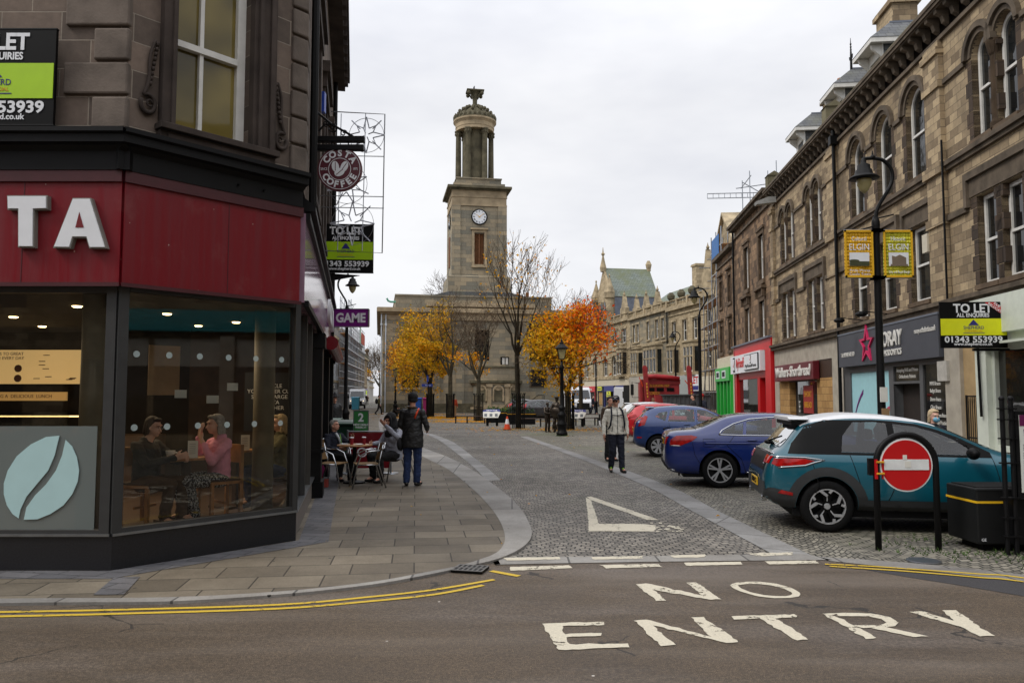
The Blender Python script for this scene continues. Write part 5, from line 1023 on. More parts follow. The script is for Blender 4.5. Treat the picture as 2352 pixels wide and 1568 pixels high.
# next block: -12.4..-3
f3=farb('stone_building','yellowish stone terrace block with a balustrade above the TO LET shop sign',-12.4)
hs=[(1.1,2.3,7.8,10.2),(4.1,5.3,7.8,10.2),(6.9,8.1,7.8,10.2)]
farwall(f3,9.4,12.0,hs); winset(f3,hs); bay(f3,.4,3.2,4.3,6.9,2); bay(f3,5.2,8.8,4.3,7.0,3); hh=[(3.7,4.7,4.4,6.9)]
m=MB(); m.box(0,9.4,-.3,0,3.7,4.0); m.box(0,9.4,-.4,.2,11.5,11.95); m.box(0,9.4,-.12,0,10.9,11.1); m.build('string_course',FTm,f3); balustrade(f3,0,9.4,11.95,.8)
m=MB(); m.prismx([(.4,12),(5,15.0),(10,12)],0,9.4); m.build('roof',M['slate'],f3)
for x in (1,4,7): m=MB(); m.lathe([(.2,12.7),(.45,13.0),(.5,13.3),(.2,13.7)],(x,-.05,0),8); m.build('urn',M['moss'],f3)
o=box('to_let_sign',M['sign_white'],f3,5.0,9.3,-.45,-.3,2.2,3.95); fit('sign_text','TO LET',5.3,9.1,3.35,.75,M['red_shop'],o,-.46,.01,.02); box('sign_panel',M['red_shop'],o,5.3,6.6,-.47,-.45,2.3,2.75); box('sign_panel',M['royal_blue'],o,6.8,9.1,-.47,-.45,2.3,2.75); fit('sign_text','nn',5.5,6.4,2.52,.25,WW,o,-.48)
box('shop_window',M['glass_shop'],f3,.5,8.9,-.06,0,.3,2.2)
m=MB(); m.tube([(0,-.2,12),(0,-.2,0)],.08,6); m.build('drainpipe',M['black_iron'],f3)
# ornate narrow block: -3..4
f4=farb('ornate_building','ornate pale stone building with tall carved dormers beside the scaffolded gable',-3)
hs=[(x,x+1.2,z,z+2.4) for x in (1,3.6,6) for z in (4.6,8.2)]
farwall(f4,8.5,12.4,hs); winset(f4,hs)
m=MB(); m.box(0,8.5,-.3,0,3.6,3.9); m.box(0,8.5,-.2,0,7.5,7.75); m.box(0,8.5,-.45,.2,12.0,12.45); m.build('string_course',FTm,f4)
for x in (1.4,5): gabdorm(f4,x,12.45,2.2,4.6)
m=MB(); m.prismx([(.4,12.4),(5,15.4),(10,12.4)],0,8.5); m.build('roof',M['slate'],f4)
o=box('shop_sign',M['beige_panel'],f4,.3,6.6,-.5,-.1,2.2,3.7); box('shop_window',M['glass_shop'],f4,.5,6.4,-.1,-.05,.3,2.2); box('shop_panel',M['magenta_bin'],f4,4.8,5.6,-.14,-.1,1.6,2.1)
# ---------------------------------------------------------------- far left street; local x runs away from the camera
LO=Vector((-21.6,88,0)); LE=Vector((-.119,1,0)).normalized(); LRZ=math.atan2(LE.y,LE.x)
def leftb(name,label,x0): return thing(name,label,'building',LO+LE*x0,LRZ)
def simple(b,L,top,mat,nx,zs,ww=1.1,wh=2.0,roof=True,frame=None):
    hs=[((i+.5)*L/nx-ww/2,(i+.5)*L/nx+ww/2,z,z+wh) for i in range(nx) for z in zs]
    farwall(b,L,top,hs,mat=mat)
    for h in hs: window(b,h[0],h[1],h[2],h[3],.12,frame or WW,GLS,t=.12)
    m=MB(); m.box(0,L,-.4,.3,top-.3,top); m.box(0,L,-.2,0,3.4,3.7); m.build('cornice',M['st_far_trim'],b)
    if roof: m=MB(); m.prismx([(-.2,top),(4.5,top+2.6),(9,top)],0,L); m.build('roof',M['slate'],b)
g1=leftb('rendered_building','pale blue white rendered building partly hidden by the scaffold in the left side street',0); simple(g1,20,9.4,M['white_render'],6,(4.3,7.0),.9,1.7); o=box('shop_sign',M['black_paint'],g1,3,17,-.3,-.05,2.5,3.3); fit('sign_text','MACS',7,13,2.9,.5,WW,o,-.32)
sf=leftb('scaffolding','steel tube scaffolding with green and red netting in the left side street','x' and 17); sf['category']='scaffold'
m=MB(); random.seed(3)
for x in range(0,33,2):
    for y in (-1.6,-.5): m.tube([(x,y,0),(x,y,11.2+random.random()*1.5+(3 if x<8 else 0))],.06,4)
for z in (2,4,6,8,10,11.5):
    for y in (-1.6,-.5): m.tube([(-.5,y,z),(32.5,y,z)],.06,4); m.tube([(-.5,y,z+1),(32.5,y,z+1)],.045,4)
for i in range(12): x=random.random()*28; z=random.choice((2,4,6,8)); m.tube([(x,-1.6,z),(x+2,-1.6,z+2)],.05,4)
for z in (12.5,13.5,14.5): m.tube([(-.5,-1.6,z),(8.5,-1.6,z)],.05,4); m.tube([(-.5,-.5,z),(8.5,-.5,z)],.05,4)
m.build('scaffold_tubes',M['steel'],sf); m=MB(); [m.box(-.3,32.3,-1.6,-.5,z,z+.08) for z in (2,4,6,8,10)]; m.build('scaffold_boards',M['wood'],sf)
box('netting',M['poster_green'],sf,20,22,-1.7,-1.66,10,13); box('netting',M['orange_cloth'],sf,23,31,-1.7,-1.66,10.2,12); m=MB(); [m.box(2*i,2*i+.5,-1.75,-1.6,.1,2.4) for i in range(10,17)]; m.build('yellow_guard',M['yellow_sign'],sf)
g2=leftb('stone_building','grey stone building wrapped in scaffolding in the left side street',20.3); simple(g2,29,11.0,M['grey_render'],8,(4.3,7.4))
g3=leftb('stone_building','dark stone building with ball finials on its parapet in the left side street',49.6); simple(g3,32,9.3,M['st_row'],9,(3.9,6.6),1.3,2.0,False)
m=MB(); m.box(0,32,-.3,.3,9.3,10.1); m.build('parapet',M['moss'],g3)
for x in (12,31): m=MB(); m.lathe([(.3,10),(.3,10.6),(.2,10.7),(.45,11.0),(.5,11.3),(.35,11.6),(.05,11.75)],(x,0,0),10); m.build('ball_finial',M['st_trim'],g3)
box('shop_front',M['grey_frame'],g3,1,12,-.2,0,0,2.7); o=box('shop_sign',paint('mauve',(120,108,150)),g3,18,31,-.3,0,2.0,3.0); box('shop_window',M['glass_shop'],g3,13,31,-.1,0,.3,2.0)
o=thing('hi_vis_sign','bright yellow green site sign on a post in the left side street','sign',LO+LE*56+Vector((1.6,0,0)),LRZ); box('sign_board',M['hi_vis'],o,-1.4,1.4,-.05,.05,1.8,2.6); m=MB(); m.tube([(0,.08,0),(0,.08,2.6)],.05,6); m.build('sign_post',M['steel'],o)
g4=leftb('harled_cottage','low pale harled cottage with a slate roof closing the left side street',90); simple(g4,16,5.0,M['harling'],3,(1.5,),1.2,1.8)
# continuing left row between the cafe and the side street
sp=Vector((-6.35,21.6,0)); SD2=Vector((-.2275,1,0)).normalized()
h1=thing('shop_building','dark stone shop building with pale pilaster beside the purple hanging sign','building',sp,math.atan2(SD2.y,SD2.x))
m=MB(); wall(m,0,20,0,9.6,[(1.5+3.2*i,2.7+3.2*i,5,7.4) for i in range(6)],0,.3); m.build('wall',M['st_costa'],h1,fix=False); box('core',M['interior_dark'],h1,0,20,.35,8,0,9.5); m=MB(); m.box(0,20,-.45,.3,9.3,9.75); m.build('cornice',M['st_trim_d'],h1)
box('shop_fascia',M['purple_sign'],h1,.4,12,-.25,-.02,2.9,3.8); box('shop_window',M['glass_shop'],h1,.6,11.8,-.1,-.02,.4,2.9); m=MB(); m.box(0,.4,-.3,0,0,4.6); m.box(-.1,.5,-.55,0,4.4,4.7); m.build('pilaster',M['lead'],h1)
h2=thing('shop_building','plain sandstone terrace running from the purple sign shop to the scaffold','building',sp+SD2*20.2,math.atan2(SD2.y,SD2.x)); simple(h2,46,9.0,SF,10,(4.4,6.8))
# ---------------------------------------------------------------- vehicles: local x forward from the rear bumper, y to the left, z up
def pchip(T,x):
    n=len(T)
    if x<=T[0][0]: return T[0][1]
    if x>=T[-1][0]: return T[-1][1]
    h=[T[i+1][0]-T[i][0] for i in range(n-1)]; d=[(T[i+1][1]-T[i][1])/h[i] for i in range(n-1)]
    def m(i):
        if i==0: return d[0]
        if i==n-1: return d[-1]
        return 0 if d[i-1]*d[i]<=0 else 2*d[i-1]*d[i]/(d[i-1]+d[i])
    for i in range(n-1):
        if x<=T[i+1][0]:
            t=(x-T[i][0])/h[i]; a,b=T[i][1],T[i+1][1]; m0,m1=m(i)*h[i],m(i+1)*h[i]
            return (2*t**3-3*t*t+1)*a+(t**3-2*t*t+t)*m0+(-2*t**3+3*t*t)*b+(t**3-t*t)*m1
def car(name,label,loc,rz,sp):
    root=thing(name,label,'car',loc,rz); L=sp['L']; ZT,ZB,ZL,WT=sp['zt'],sp['zb'],sp['belt'],sp['w']; tum=sp.get('tum',.42)
    N=84; vs=[];fs=[]; xs=[L*(.5-.5*math.cos(PI*i/N))*.35+L*i/N*.65 for i in range(N+1)]
    for x in xs:
        zt,zb,W=pchip(ZT,x),pchip(ZB,x),pchip(WT,x); zl=min(pchip(ZL,x),zt-.035); cab=zt-zl; yr=max(W*.955-cab*tum,.3); h=zl-zb
        k=min(cab,.12)
        P_=[(0,zb),(W*.82,zb),(W*.955,zb+.05),(W*.985,zb+.2*h),(W,zb+.5*h),(W*.992,zb+.78*h),(W*.97,zl-.02)]
        up=[(W*.955+(yr-W*.955)*t,zl+(cab-k)*t) for t in (.12,.5,1)] if cab>.13 else [(W*.955,zl)]
        P_+=up+[(yr-.03 if cab>.13 else yr-.02,zt-k*.38),(yr-.12,zt-k*.1),(yr*.55,zt-.004),(0,zt)]
        # fixed count: resample
        pts=[Vector((*p,0)) for p in P_]; Ls=[0]
        for a,b in zip(pts,pts[1:]): Ls.append(Ls[-1]+(b-a).length)
        K=30; half=[]
        key=[0,.16,.2,.24,.28,.33,.38,.42,.46,.5,.54,.58,.62,.65,.68,.71,.74,.77,.8,.82,.84,.86,.88,.9,.92,.94,.96,.98,.99,1.]
        for q in key:
            t=q*Ls[-1]
            for j in range(len(pts)-1):
                if t<=Ls[j+1]+1e-9: half.append(pts[j].lerp(pts[j+1],(t-Ls[j])/max(Ls[j+1]-Ls[j],1e-6))); break
        vs+=[(x,-p.x,p.y) for p in half]+[(x,p.x,p.y) for p in half[-2:0:-1]]
    M_=58
    for i in range(N):
        for k in range(M_): l=(k+1)%M_; fs.append((i*M_+k,i*M_+l,(i+1)*M_+l,(i+1)*M_+k))
    fs.append(tuple(range(M_-1,-1,-1))); fs.append(tuple(N*M_+k for k in range(M_)))
    m=MB(); m.add(vs,fs); body=m.build('body',sp['paint'],root,smooth=True)
    sm=body.modifiers.new('s','SMOOTH'); sm.factor=.5; sm.iterations=3
    me0=evalmesh(body); body.modifiers.clear(); bvh=BVHTree.FromPolygons([v.co for v in me0.vertices],[p.vertices for p in me0.polygons])
    body.data=me0; me0.materials.clear(); me0.materials.append(sp['paint']); INT=paint('car_interior',(40,40,42),rough=.85,var=.2)
    if sp.get('roof'):
        me0.materials.append(sp['roof'])
        for p in me0.polygons:
            k=(p.index%M_); kk=k if k<29 else 57-k; c_=p.center
            if p.index<N*M_ and kk>=sp['roofk'] and sp['roofx'][0]<c_.x<sp['roofx'][1]: p.material_index=1
    cutters=[]
    def cutter(c,mat):
        o=c.build('cut',mat,root); cutters.append(o); q=body.modifiers.new('b','BOOLEAN'); q.operation='DIFFERENCE'; q.object=o; q.solver='EXACT'; q.material_mode='TRANSFER'
    c=MB()
    for x in sp['wx']:
        for s in (-1,1): c.cyl((x,s*1.3,sp['wr']),(x,s*.5,sp['wr']),sp['wr']+.05,n=40)
    cutter(c,M['rubber'])
    if sp.get('cabin'):
        c=MB(); cb=sp['cabin']; wi=pchip(WT,L/2)-.13; n_=len(cb); vs=[]
        for s in (-1,1): vs+=[(x,s*(wi-max(0,z-.95)*tum*.9),z) for x,z in cb]
        c.add(vs,[tuple(range(n_-1,-1,-1)),tuple(range(n_,2*n_))]+[(i,(i+1)%n_,n_+(i+1)%n_,n_+i) for i in range(n_)]); cutter(c,INT)
        c=MB(); [c.prism(w_,-1.3,1.3) for w_ in sp['win']]; cutter(c,INT)
        c=MB(); c.prismz(sp['screen'],.98,2); cutter(c,INT)
        if sp.get('rearwin'):
            c=MB()
            if sp.get('hatch',1): c.prismx(sp['rearwin'],-.5,.8)
            else: c.prismz(sp['rearwin'],1.0,2)
            cutter(c,INT)
    bpy.context.view_layer.update(); me1=evalmesh(body); body.modifiers.clear(); body.data=me1
    for o in cutters: bpy.data.objects.remove(o)
    try: me1.set_sharp_from_angle(angle=R(40))
    except Exception: pass
    if sp.get('cabin'):
        x0=sp.get('seats',(1.75,.95))
        for k,xx in enumerate(x0):
            for s in ((-1,1) if k==0 else (0,)):
                m=MB(); wd=.24 if k==0 else .58; m.box(xx,xx+.48,s*.36-wd,s*.36+wd,.42,.62); m.prism([(xx-.02,.55),(xx+.12,.55),(xx-.04,1.1),(xx-.16,1.1)],s*.36-wd,s*.36+wd); (m.box(xx-.2,xx-.1,s*.36-.12,s*.36+.12,1.12,1.27) if k==0 else [m.box(xx-.2,xx-.1,q-.1,q+.1,1.12,1.24) for q in (-.35,.35)]); m.build('seat',M['plastic_grey'],root,bevel=.03)
        m=MB(); xd=max(p[0] for p in sp['screen'])-.28; m.box(xd-.22,xd+.1,-.62,.62,.6,.93); m.build('dashboard',M['plastic_black'],root,bevel=.03)
        m=MB(); m.tube([(xd-.3+.06*math.sin(2*PI*k/18),-.36+.17*math.cos(2*PI*k/18),.93+.16*math.sin(2*PI*k/18)) for k in range(18)],.014,5,closed=True); m.tube([(xd-.3,-.5,.93),(xd-.3,-.22,.93)],.014,4); m.build('steering_wheel',M['rubber'],root)
    for p in me1.polygons: p.use_smooth=True
    def proj(p,ax,off):
        if ax=='s': o,d=Vector((p[0],-3,p[1])),Vector((0,1,0))
        elif ax=='l': o,d=Vector((p[0],3,p[1])),Vector((0,-1,0))
        elif ax=='r': o,d=Vector((-3,p[0],p[1])),Vector((1,0,0))
        elif ax=='f': o,d=Vector((9,p[0],p[1])),Vector((-1,0,0))
        else: o,d=Vector((p[0],p[1],4)),Vector((0,0,-1))
        h=bvh.ray_cast(o,d)
        return (h[0]+h[1]*off if h[1].dot(d)<0 else h[0]-d*off) if h[0] else None
    def patch(nm,poly,mat,ax='s',off=.006,parent=root,seg=.06,both=False):
        for a in ((ax,'l') if both and ax=='s' else (ax,)):
            bm=bmesh.new(); vv=[bm.verts.new((p[0],p[1],0)) for p in poly]; bm.faces.new(vv); bmesh.ops.triangulate(bm,faces=bm.faces[:])
            for _ in range(5):
                ed=[e for e in bm.edges if e.calc_length()>seg]
                if not ed: break
                bmesh.ops.subdivide_edges(bm,edges=ed,cuts=1); bmesh.ops.triangulate(bm,faces=bm.faces[:])
            bad=[]
            for v in bm.verts:
                q=proj(v.co,a,off)
                if q is None: bad.append(v)
                else: v.co=q
            if bad: bmesh.ops.delete(bm,geom=bad,context='VERTS')
            me=bpy.data.meshes.new(nm); bmesh.ops.recalc_face_normals(bm,faces=bm.faces); bm.to_mesh(me); bm.free(); boxuv(me)
            for p in me.polygons: p.use_smooth=True
            o=link(nm,me,mat,parent)
        return o
    def line(nm,pts,mat,w_=.012,ax='s',off=.007,parent=root,closed=False):
        dn=[]; pts=list(pts)+([pts[0]] if closed else [])
        for a,b in zip(pts,pts[1:]):
            n_=max(1,int(math.hypot(b[0]-a[0],b[1]-a[1])/.05)); dn+=[(a[0]+(b[0]-a[0])*i/n_,a[1]+(b[1]-a[1])*i/n_) for i in range(n_)]
        dn.append(pts[-1]); q=[proj(p,ax,off-w_*.35) for p in dn]; q=[x for x in q if x]
        m=MB(); m.tube(q,w_/2,5); return m.build(nm,mat,parent,smooth=True)
    GC=M['glass_car']; BK=M['plastic_black']
    for f in sp.get('first',()): f(root,patch,line,proj)
    for i,w_ in enumerate(sp['win']): patch('side_window',w_,(M['glass_priv'] if i in sp.get('privacy',()) else M['glass_auto']) if sp.get('cabin') else GC,'s',.002,both=True)
    if sp.get('rearwin'): patch('rear_window',sp['rearwin'],M['glass_priv'] if sp.get('cabin') else GC,'r' if sp.get('hatch',1) else 't',.006)
    patch('windscreen',sp['screen'],M['glass_auto'] if sp.get('cabin') else GC,'t',.006)
    for s in sp.get('seams',()): line('panel_gap',s,M['rubber'],.009,off=.004)
    for f in sp.get('extra',()): f(root,patch,line,proj)
    # underside
    box('underbody',M['rubber'],root,.35,L-.35,-pchip(WT,L/2)*.86,pchip(WT,L/2)*.86,.19,.32)
    for x in sp['wx']:
        for s in (-1,1):
            W=pchip(WT,x)-.015; wheel(root,x,s*W,sp['wr'],s,sp['rim'],sp.get('rimr',.68))
    for x in sp['wx']:
        m=MB(); a=arc(x,sp['wr'],sp['wr']+.05,-20,200,20)
        for p,q in zip(a,a[1:]): m.add([(p[0],-.75,p[1]),(q[0],-.75,q[1]),(q[0],.75,q[1]),(p[0],.75,p[1])],[(0,1,2,3)])
        for s in (-.55,.55): m.prism(a,s-.01,s+.01)
        m.build('arch_liner',M['rubber'],root)
    return root,patch,line,proj
def wheel(root,x,y,r,s,rim,rr=.68):
    T=Matrix.Translation((x,y,r))@(Matrix.Identity(4) if s<0 else Matrix.Rotation(PI,4,'Z'))   # outer side faces -y
    key=('wheel',round(r,3),rim,rr); 
    if key not in _win:
        m=MB(); rin=r*rr
        m.lathe([(rin,.0),(rin+.02,-.004),(r*.9,-.006),(r*.965,.012),(r,.05),(r,.16),(r*.96,.2),(rin,.21)],(0,0,0),40,'y',False); ty=m.mesh()
        for p in ty.polygons: p.use_smooth=True
        m=MB(); m.lathe([(0,.10),(rin*.9,.1),(rin,.03),(rin,.2),(0,.2)],(0,0,0),36,'y'); bk=m.mesh()
        m=MB(); i_=arc(0,0,rin*.93,0,360,40); o_=arc(0,0,rin*1.0,0,360,40)
        for k in range(40): m.prism([i_[k],o_[k],o_[k+1],i_[k+1]],-.002,.05)
        m.lathe([(.0,.012),(.035,.012),(.045,.03),(.045,.09),(0,.09)],(0,0,0),14,'y')
        if rim=='twin':
            for k in range(5):
                for d in (-9,9):
                    a=R(90+72*k); b=R(90+72*k+d); c_,s_=math.cos(b),math.sin(b); c0,s0=math.cos(a),math.sin(a); nx,nz=-s_*.013,c_*.013
                    m.prism([(c0*.03-nx,s0*.03-nz),(c_*rin*.96-nx*1.3,s_*rin*.96-nz*1.3),(c_*rin*.96+nx*1.3,s_*rin*.96+nz*1.3),(c0*.03+nx,s0*.03+nz)],.008,.045)
        elif rim=='split':
            for k in range(5):
                a=R(90+72*k)
                for d,e in ((0,26),):
                    p0=(math.cos(a)*.06,math.sin(a)*.06); p1=(math.cos(a)*rin*.6,math.sin(a)*rin*.6); p2=(math.cos(a+R(22))*rin*.95,math.sin(a+R(22))*rin*.95); p3=(math.cos(a-R(16))*rin*.95,math.sin(a-R(16))*rin*.95)
                    m.tube([(p1[0],.012,p1[1]),(p2[0],.008,p2[1])],.024,4); m.tube([((p1[0]+p3[0])/2*1.0,.012,(p1[1]+p3[1])/2),(p3[0],.008,p3[1])],.022,4); m.tube([(p0[0],.03,p0[1]),(p1[0],.018,p1[1])],.01,4)
        elif rim=='cover':
            for k in range(7):
                a=R(90+360/7*k); c_,s_=math.cos(a),math.sin(a); nx,nz=-s_,c_
                m.prism([(c_*.04-nx*.02,s_*.04-nz*.02),(c_*rin*.95-nx*.045,s_*rin*.95-nz*.045),(c_*rin*.95+nx*.045,s_*rin*.95+nz*.045),(c_*.04+nx*.02,s_*.04+nz*.02)],.004,.03)
        rm=m.mesh(); m=MB()
        if rim=='split':
            for k in range(5):
                a=R(90+72*k); c_,s_=math.cos(a),math.sin(a); nx,nz=-s_,c_
                m.prism([(c_*.04-nx*.035,s_*.04-nz*.035),(c_*rin*.9-nx*.07,s_*rin*.9-nz*.07),(c_*rin*.9+nx*.07,s_*rin*.9+nz*.07),(c_*.04+nx*.035,s_*.04+nz*.035)],.022,.06)
        else: m.lathe([(.0,.06),(rin*.5,.06),(rin*.5,.07),(0,.07)],(0,0,0),16,'y')
        _win[key]=(ty,bk,rm,m.mesh())
    a=link('wheel',_win[key][0],M['rubber'],root); a.matrix_local=T
    link('rim_well',_win[key][1],M['plastic_black'],a); link('rim',_win[key][2],M['alloy'],a); link('rim_inner',_win[key][3],M['sign_black'],a)
def plate(root,x,z,s,w_=.5,y=0):
    o=box('number_plate',M['plate_yellow'],root,x-.012,x,y-w_/2,y+w_/2,z-.055,z+.055); t=text('plate_text',s,.1,M['sign_black'],o,(x-.014,y,z),(PI/2,0,-PI/2),ext=.002,sx=.85)
def mirror(root,x,y,z,mat,s=-1):
    m=MB(); m.ell((x,s*(abs(y)+.1),z),(.07,.12,.075),12,8); o=m.build('door_mirror',mat,root,smooth=True); m=MB(); m.tube([(x+.02,s*abs(y)*.95,z-.04),(x,s*(abs(y)+.05),z-.02)],.025,6); m.build('mirror_arm',M['plastic_black'],o)
def handle(root,proj,x,z,mat):
    for ax,s in (('s',-1),('l',1)):
        p=proj((x,z),ax,.012)
        if p: m=MB(); m.ell(tuple(p),(.1,.018,.016),10,6); m.build('door_handle',mat,root,smooth=True)
# ---- teal crossover with a white roof
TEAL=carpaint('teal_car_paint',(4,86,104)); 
def ds_first(root,patch,line,proj):
    for a in ('s','l'):
        for q in ([(.30,.99),(.96,.985),(.96,1.02),(1.0,1.22),(1.15,1.395),(1.4,1.40),(1.4,1.425),(.8,1.42),(.55,1.345),(.36,1.12)],[(1.56,1.0),(1.64,1.0),(1.64,1.375),(1.56,1.385)],[(.96,.985),(2.75,.965),(2.6,.992),(1.64,1.006),(1.56,1.006),(.96,1.015)],[(1.4,1.40),(1.56,1.385),(1.64,1.375),(1.9,1.345),(2.15,1.27),(2.35,1.18),(2.64,1.02),(2.6,.992),(2.75,.965),(2.74,1.03),(2.4,1.21),(2.18,1.30),(1.92,1.375),(1.64,1.41),(1.4,1.425)]): patch('dark_pillar',q,M['sign_black'],a,.004)
def ds_extra(root,patch,line,proj):
    m=MB(); m.prismx([(-.62,1.43),(-.5,1.46),(.5,1.46),(.62,1.43),(.5,1.405),(-.5,1.405)],.36,.62); o=m.build('roof_spoiler',M['white_van'],root,bevel=.01); m=MB(); m.box(.4,.6,-.55,.55,1.35,1.404); m.build('spoiler_underside',M['plastic_black'],o)
    for a in ('s','l'):
        patch('arch_trim',arc(.76,.33,.50,-14,194,22)+arc(.76,.33,.385,194,-14,22),M['plastic_grey'],a,.006); patch('arch_trim',arc(3.32,.33,.47,-14,194,22)+arc(3.32,.33,.385,194,-14,22),M['plastic_grey'],a,.006)
        patch('sill_trim',[(1.2,.26),(2.9,.26),(2.9,.42),(1.2,.42)],M['plastic_grey'],a,.006)
        patch('tail_lamp',[(.13,.93),(.5,.93),(.62,.905),(.5,.86),(.16,.83),(.1,.86)],M['red_reflector'],a,.008); line('lamp_chrome',[(.1,.95),(.5,.945),(.74,.915),(.62,.885),(.5,.845),(.17,.815)],M['chrome'],.022,a,.012)
        patch('bumper_trim',[(.0,.3),(.36,.3),(.36,.5),(.12,.55),(.0,.55)],M['plastic_grey'],a,.006); patch('reflector',[(.16,.49),(.34,.46),(.34,.5),(.2,.53)],M['red_reflector'],a,.010)
    patch('rear_panel',[(-.6,.76),(.6,.76),(.66,.98),(-.66,.98)],M['sign_black'],'r',.006); patch('bumper_trim',[(-.74,.43),(.74,.43),(.72,.62),(-.72,.62)],M['plastic_grey'],'r',.006)
    line('rear_chrome',[(-.74,.985),(0,.995),(.74,.985)],M['chrome'],.02,'r',.012)
    for s in (-1,1):
        patch('tail_lamp',[(s*.5,.86),(s*.76,.86),(s*.78,.95),(s*.5,.96)],M['red_reflector'],'r',.012)
    plate(root,-.004,.575,'NX69 LCT',.5)
    for s in (-.55,.55): m=MB(); m.lathe([(.0,.0),(.05,0),(.052,-.06),(.045,-.06),(.04,.0)],(.06,s,.4),14,'x'); m.build('exhaust_tip',M['chrome'],root)
    m=MB(); m.ell((.19,0,1.1),(.06,.08,.035)); m.tube([(.17,0,1.11),(.3,-.4,1.2)],.012,5); m.build('rear_wiper',M['sign_black'],root)
    mirror(root,2.45,.93,1.03,M['sign_black'],-1); mirror(root,2.45,.93,1.03,M['sign_black'],1)
    line('door_handle',[(1.3,.86),(1.36,.87),(1.52,.868),(1.56,.86)],M['chrome'],.03,'s',.012)
    text('badge','3',.08,M['chrome'],root,(.035,-.5,.82),(PI/2,0,-PI/2),ext=.003)
DS=dict(L=4.12,paint=TEAL,roof=M['white_van'],roofk=17,roofx=(.5,2.16),wx=(.76,3.32),wr=.33,rim='split',rimr=.68,tum=.40,cabin=[(.42,.5),(2.75,.5),(2.75,.95),(2.3,1.20),(2.05,1.33),(1.7,1.41),(1.2,1.445),(.75,1.40),(.5,1.2),(.4,1.0)],privacy=(0,),
 zt=[(0,.68),(.03,.8),(.07,.93),(.15,1.02),(.24,1.08),(.55,1.40),(.75,1.455),(1.2,1.51),(1.6,1.49),(2.0,1.43),(2.3,1.32),(2.7,1.13),(3.0,1.02),(3.25,.98),(3.8,.91),(4.0,.82),(4.1,.68),(4.12,.6)],
 zb=[(0,.42),(.15,.32),(.5,.25),(3.6,.25),(4,.3),(4.12,.4)],belt=[(0,.96),(4.12,.94)],w=[(0,.70),(.05,.78),(.2,.86),(.6,.895),(3.3,.895),(3.8,.84),(4.05,.7),(4.12,.6)],
 win=[[(.96,1.02),(1.56,1.01),(1.56,1.385),(1.4,1.40),(1.15,1.395),(1.0,1.22)],[(1.64,1.01),(2.6,.995),(2.64,1.02),(2.35,1.18),(2.15,1.27),(1.9,1.345),(1.64,1.375)]],
 rearwin=[(-.62,1.07),(.62,1.07),(.52,1.38),(-.52,1.38)],screen=[(2.2,-.55),(2.78,-.68),(2.84,0),(2.78,.68),(2.2,.55),(2.16,0)],
 seams=[[(1.5,.42),(1.56,.55),(1.59,.95),(1.6,1.37)],[(1.06,.98),(1.14,.7),(1.2,.48)],[(2.78,.3),(2.8,.7),(2.74,.98)],[(.6,.85),(.66,.6),(.62,.5)]],first=[ds_first],extra=[ds_extra])
car('crossover_car','teal crossover car with a white roof parked rear outwards behind the no entry sign',(3.42,11.12,0),R(-9),DS)
# ---- blue saloon
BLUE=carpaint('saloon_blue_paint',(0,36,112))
def me_extra(root,patch,line,proj):
    for a in ('s','l'):
        patch('tail_lamp',[(.1,.80),(.3,.79),(.52,.88),(.62,.955),(.5,.985),(.22,.97),(.12,.9)],M['red_reflector'],a,.008); line('window_chrome',[(1.02,1.0),(1.08,1.08),(1.3,1.2),(1.6,1.29),(2.0,1.325),(2.4,1.3),(2.75,1.2),(3.1,1.03),(3.12,.98),(2.3,.985),(1.4,.99)],M['chrome'],.028,a,.010,closed=True)
        line('lamp_strip',[(.1,.79),(.3,.785)],M['chrome'],.02,a,.012); line('sill_chrome',[(1.5,.3),(2.9,.3)],M['chrome'],.025,a,.01); line('crease',[(.75,.84),(1.6,.84),(3.6,.84)],BLUE,.03,a,.012); 
        line('bumper_chrome',[(.02,.36),(.2,.31)],M['chrome'],.03,a,.012); line('fuel_flap',[(.72,.92),(.72,.78),(.9,.77),(.94,.8),(.94,.92)],M['rubber'],.006,a,.004,closed=True)
    for s in (-1,1): patch('tail_lamp',[(s*.45,.82),(s*.76,.80),(s*.78,.95),(s*.48,.97)],M['red_reflector'],'r',.01)
    line('boot_chrome',[(-.4,.93),(.4,.93)],M['chrome'],.025,'r',.012); plate(root,.015,.84,'SV19 KHD',.5); patch('bumper_trim',[(-.72,.32),(.72,.32),(.66,.46),(-.66,.46)],M['plastic_black'],'r',.006)
    patch('boot_seam',[(.6,-.62),(.62,-.62),(.62,.62),(.6,.62)],M['rubber'],'t',.004); handle(root,proj,1.62,.9,BLUE); handle(root,proj,2.75,.9,BLUE); mirror(root,3.05,.9,1.02,BLUE,-1); mirror(root,3.05,.9,1.02,BLUE,1)
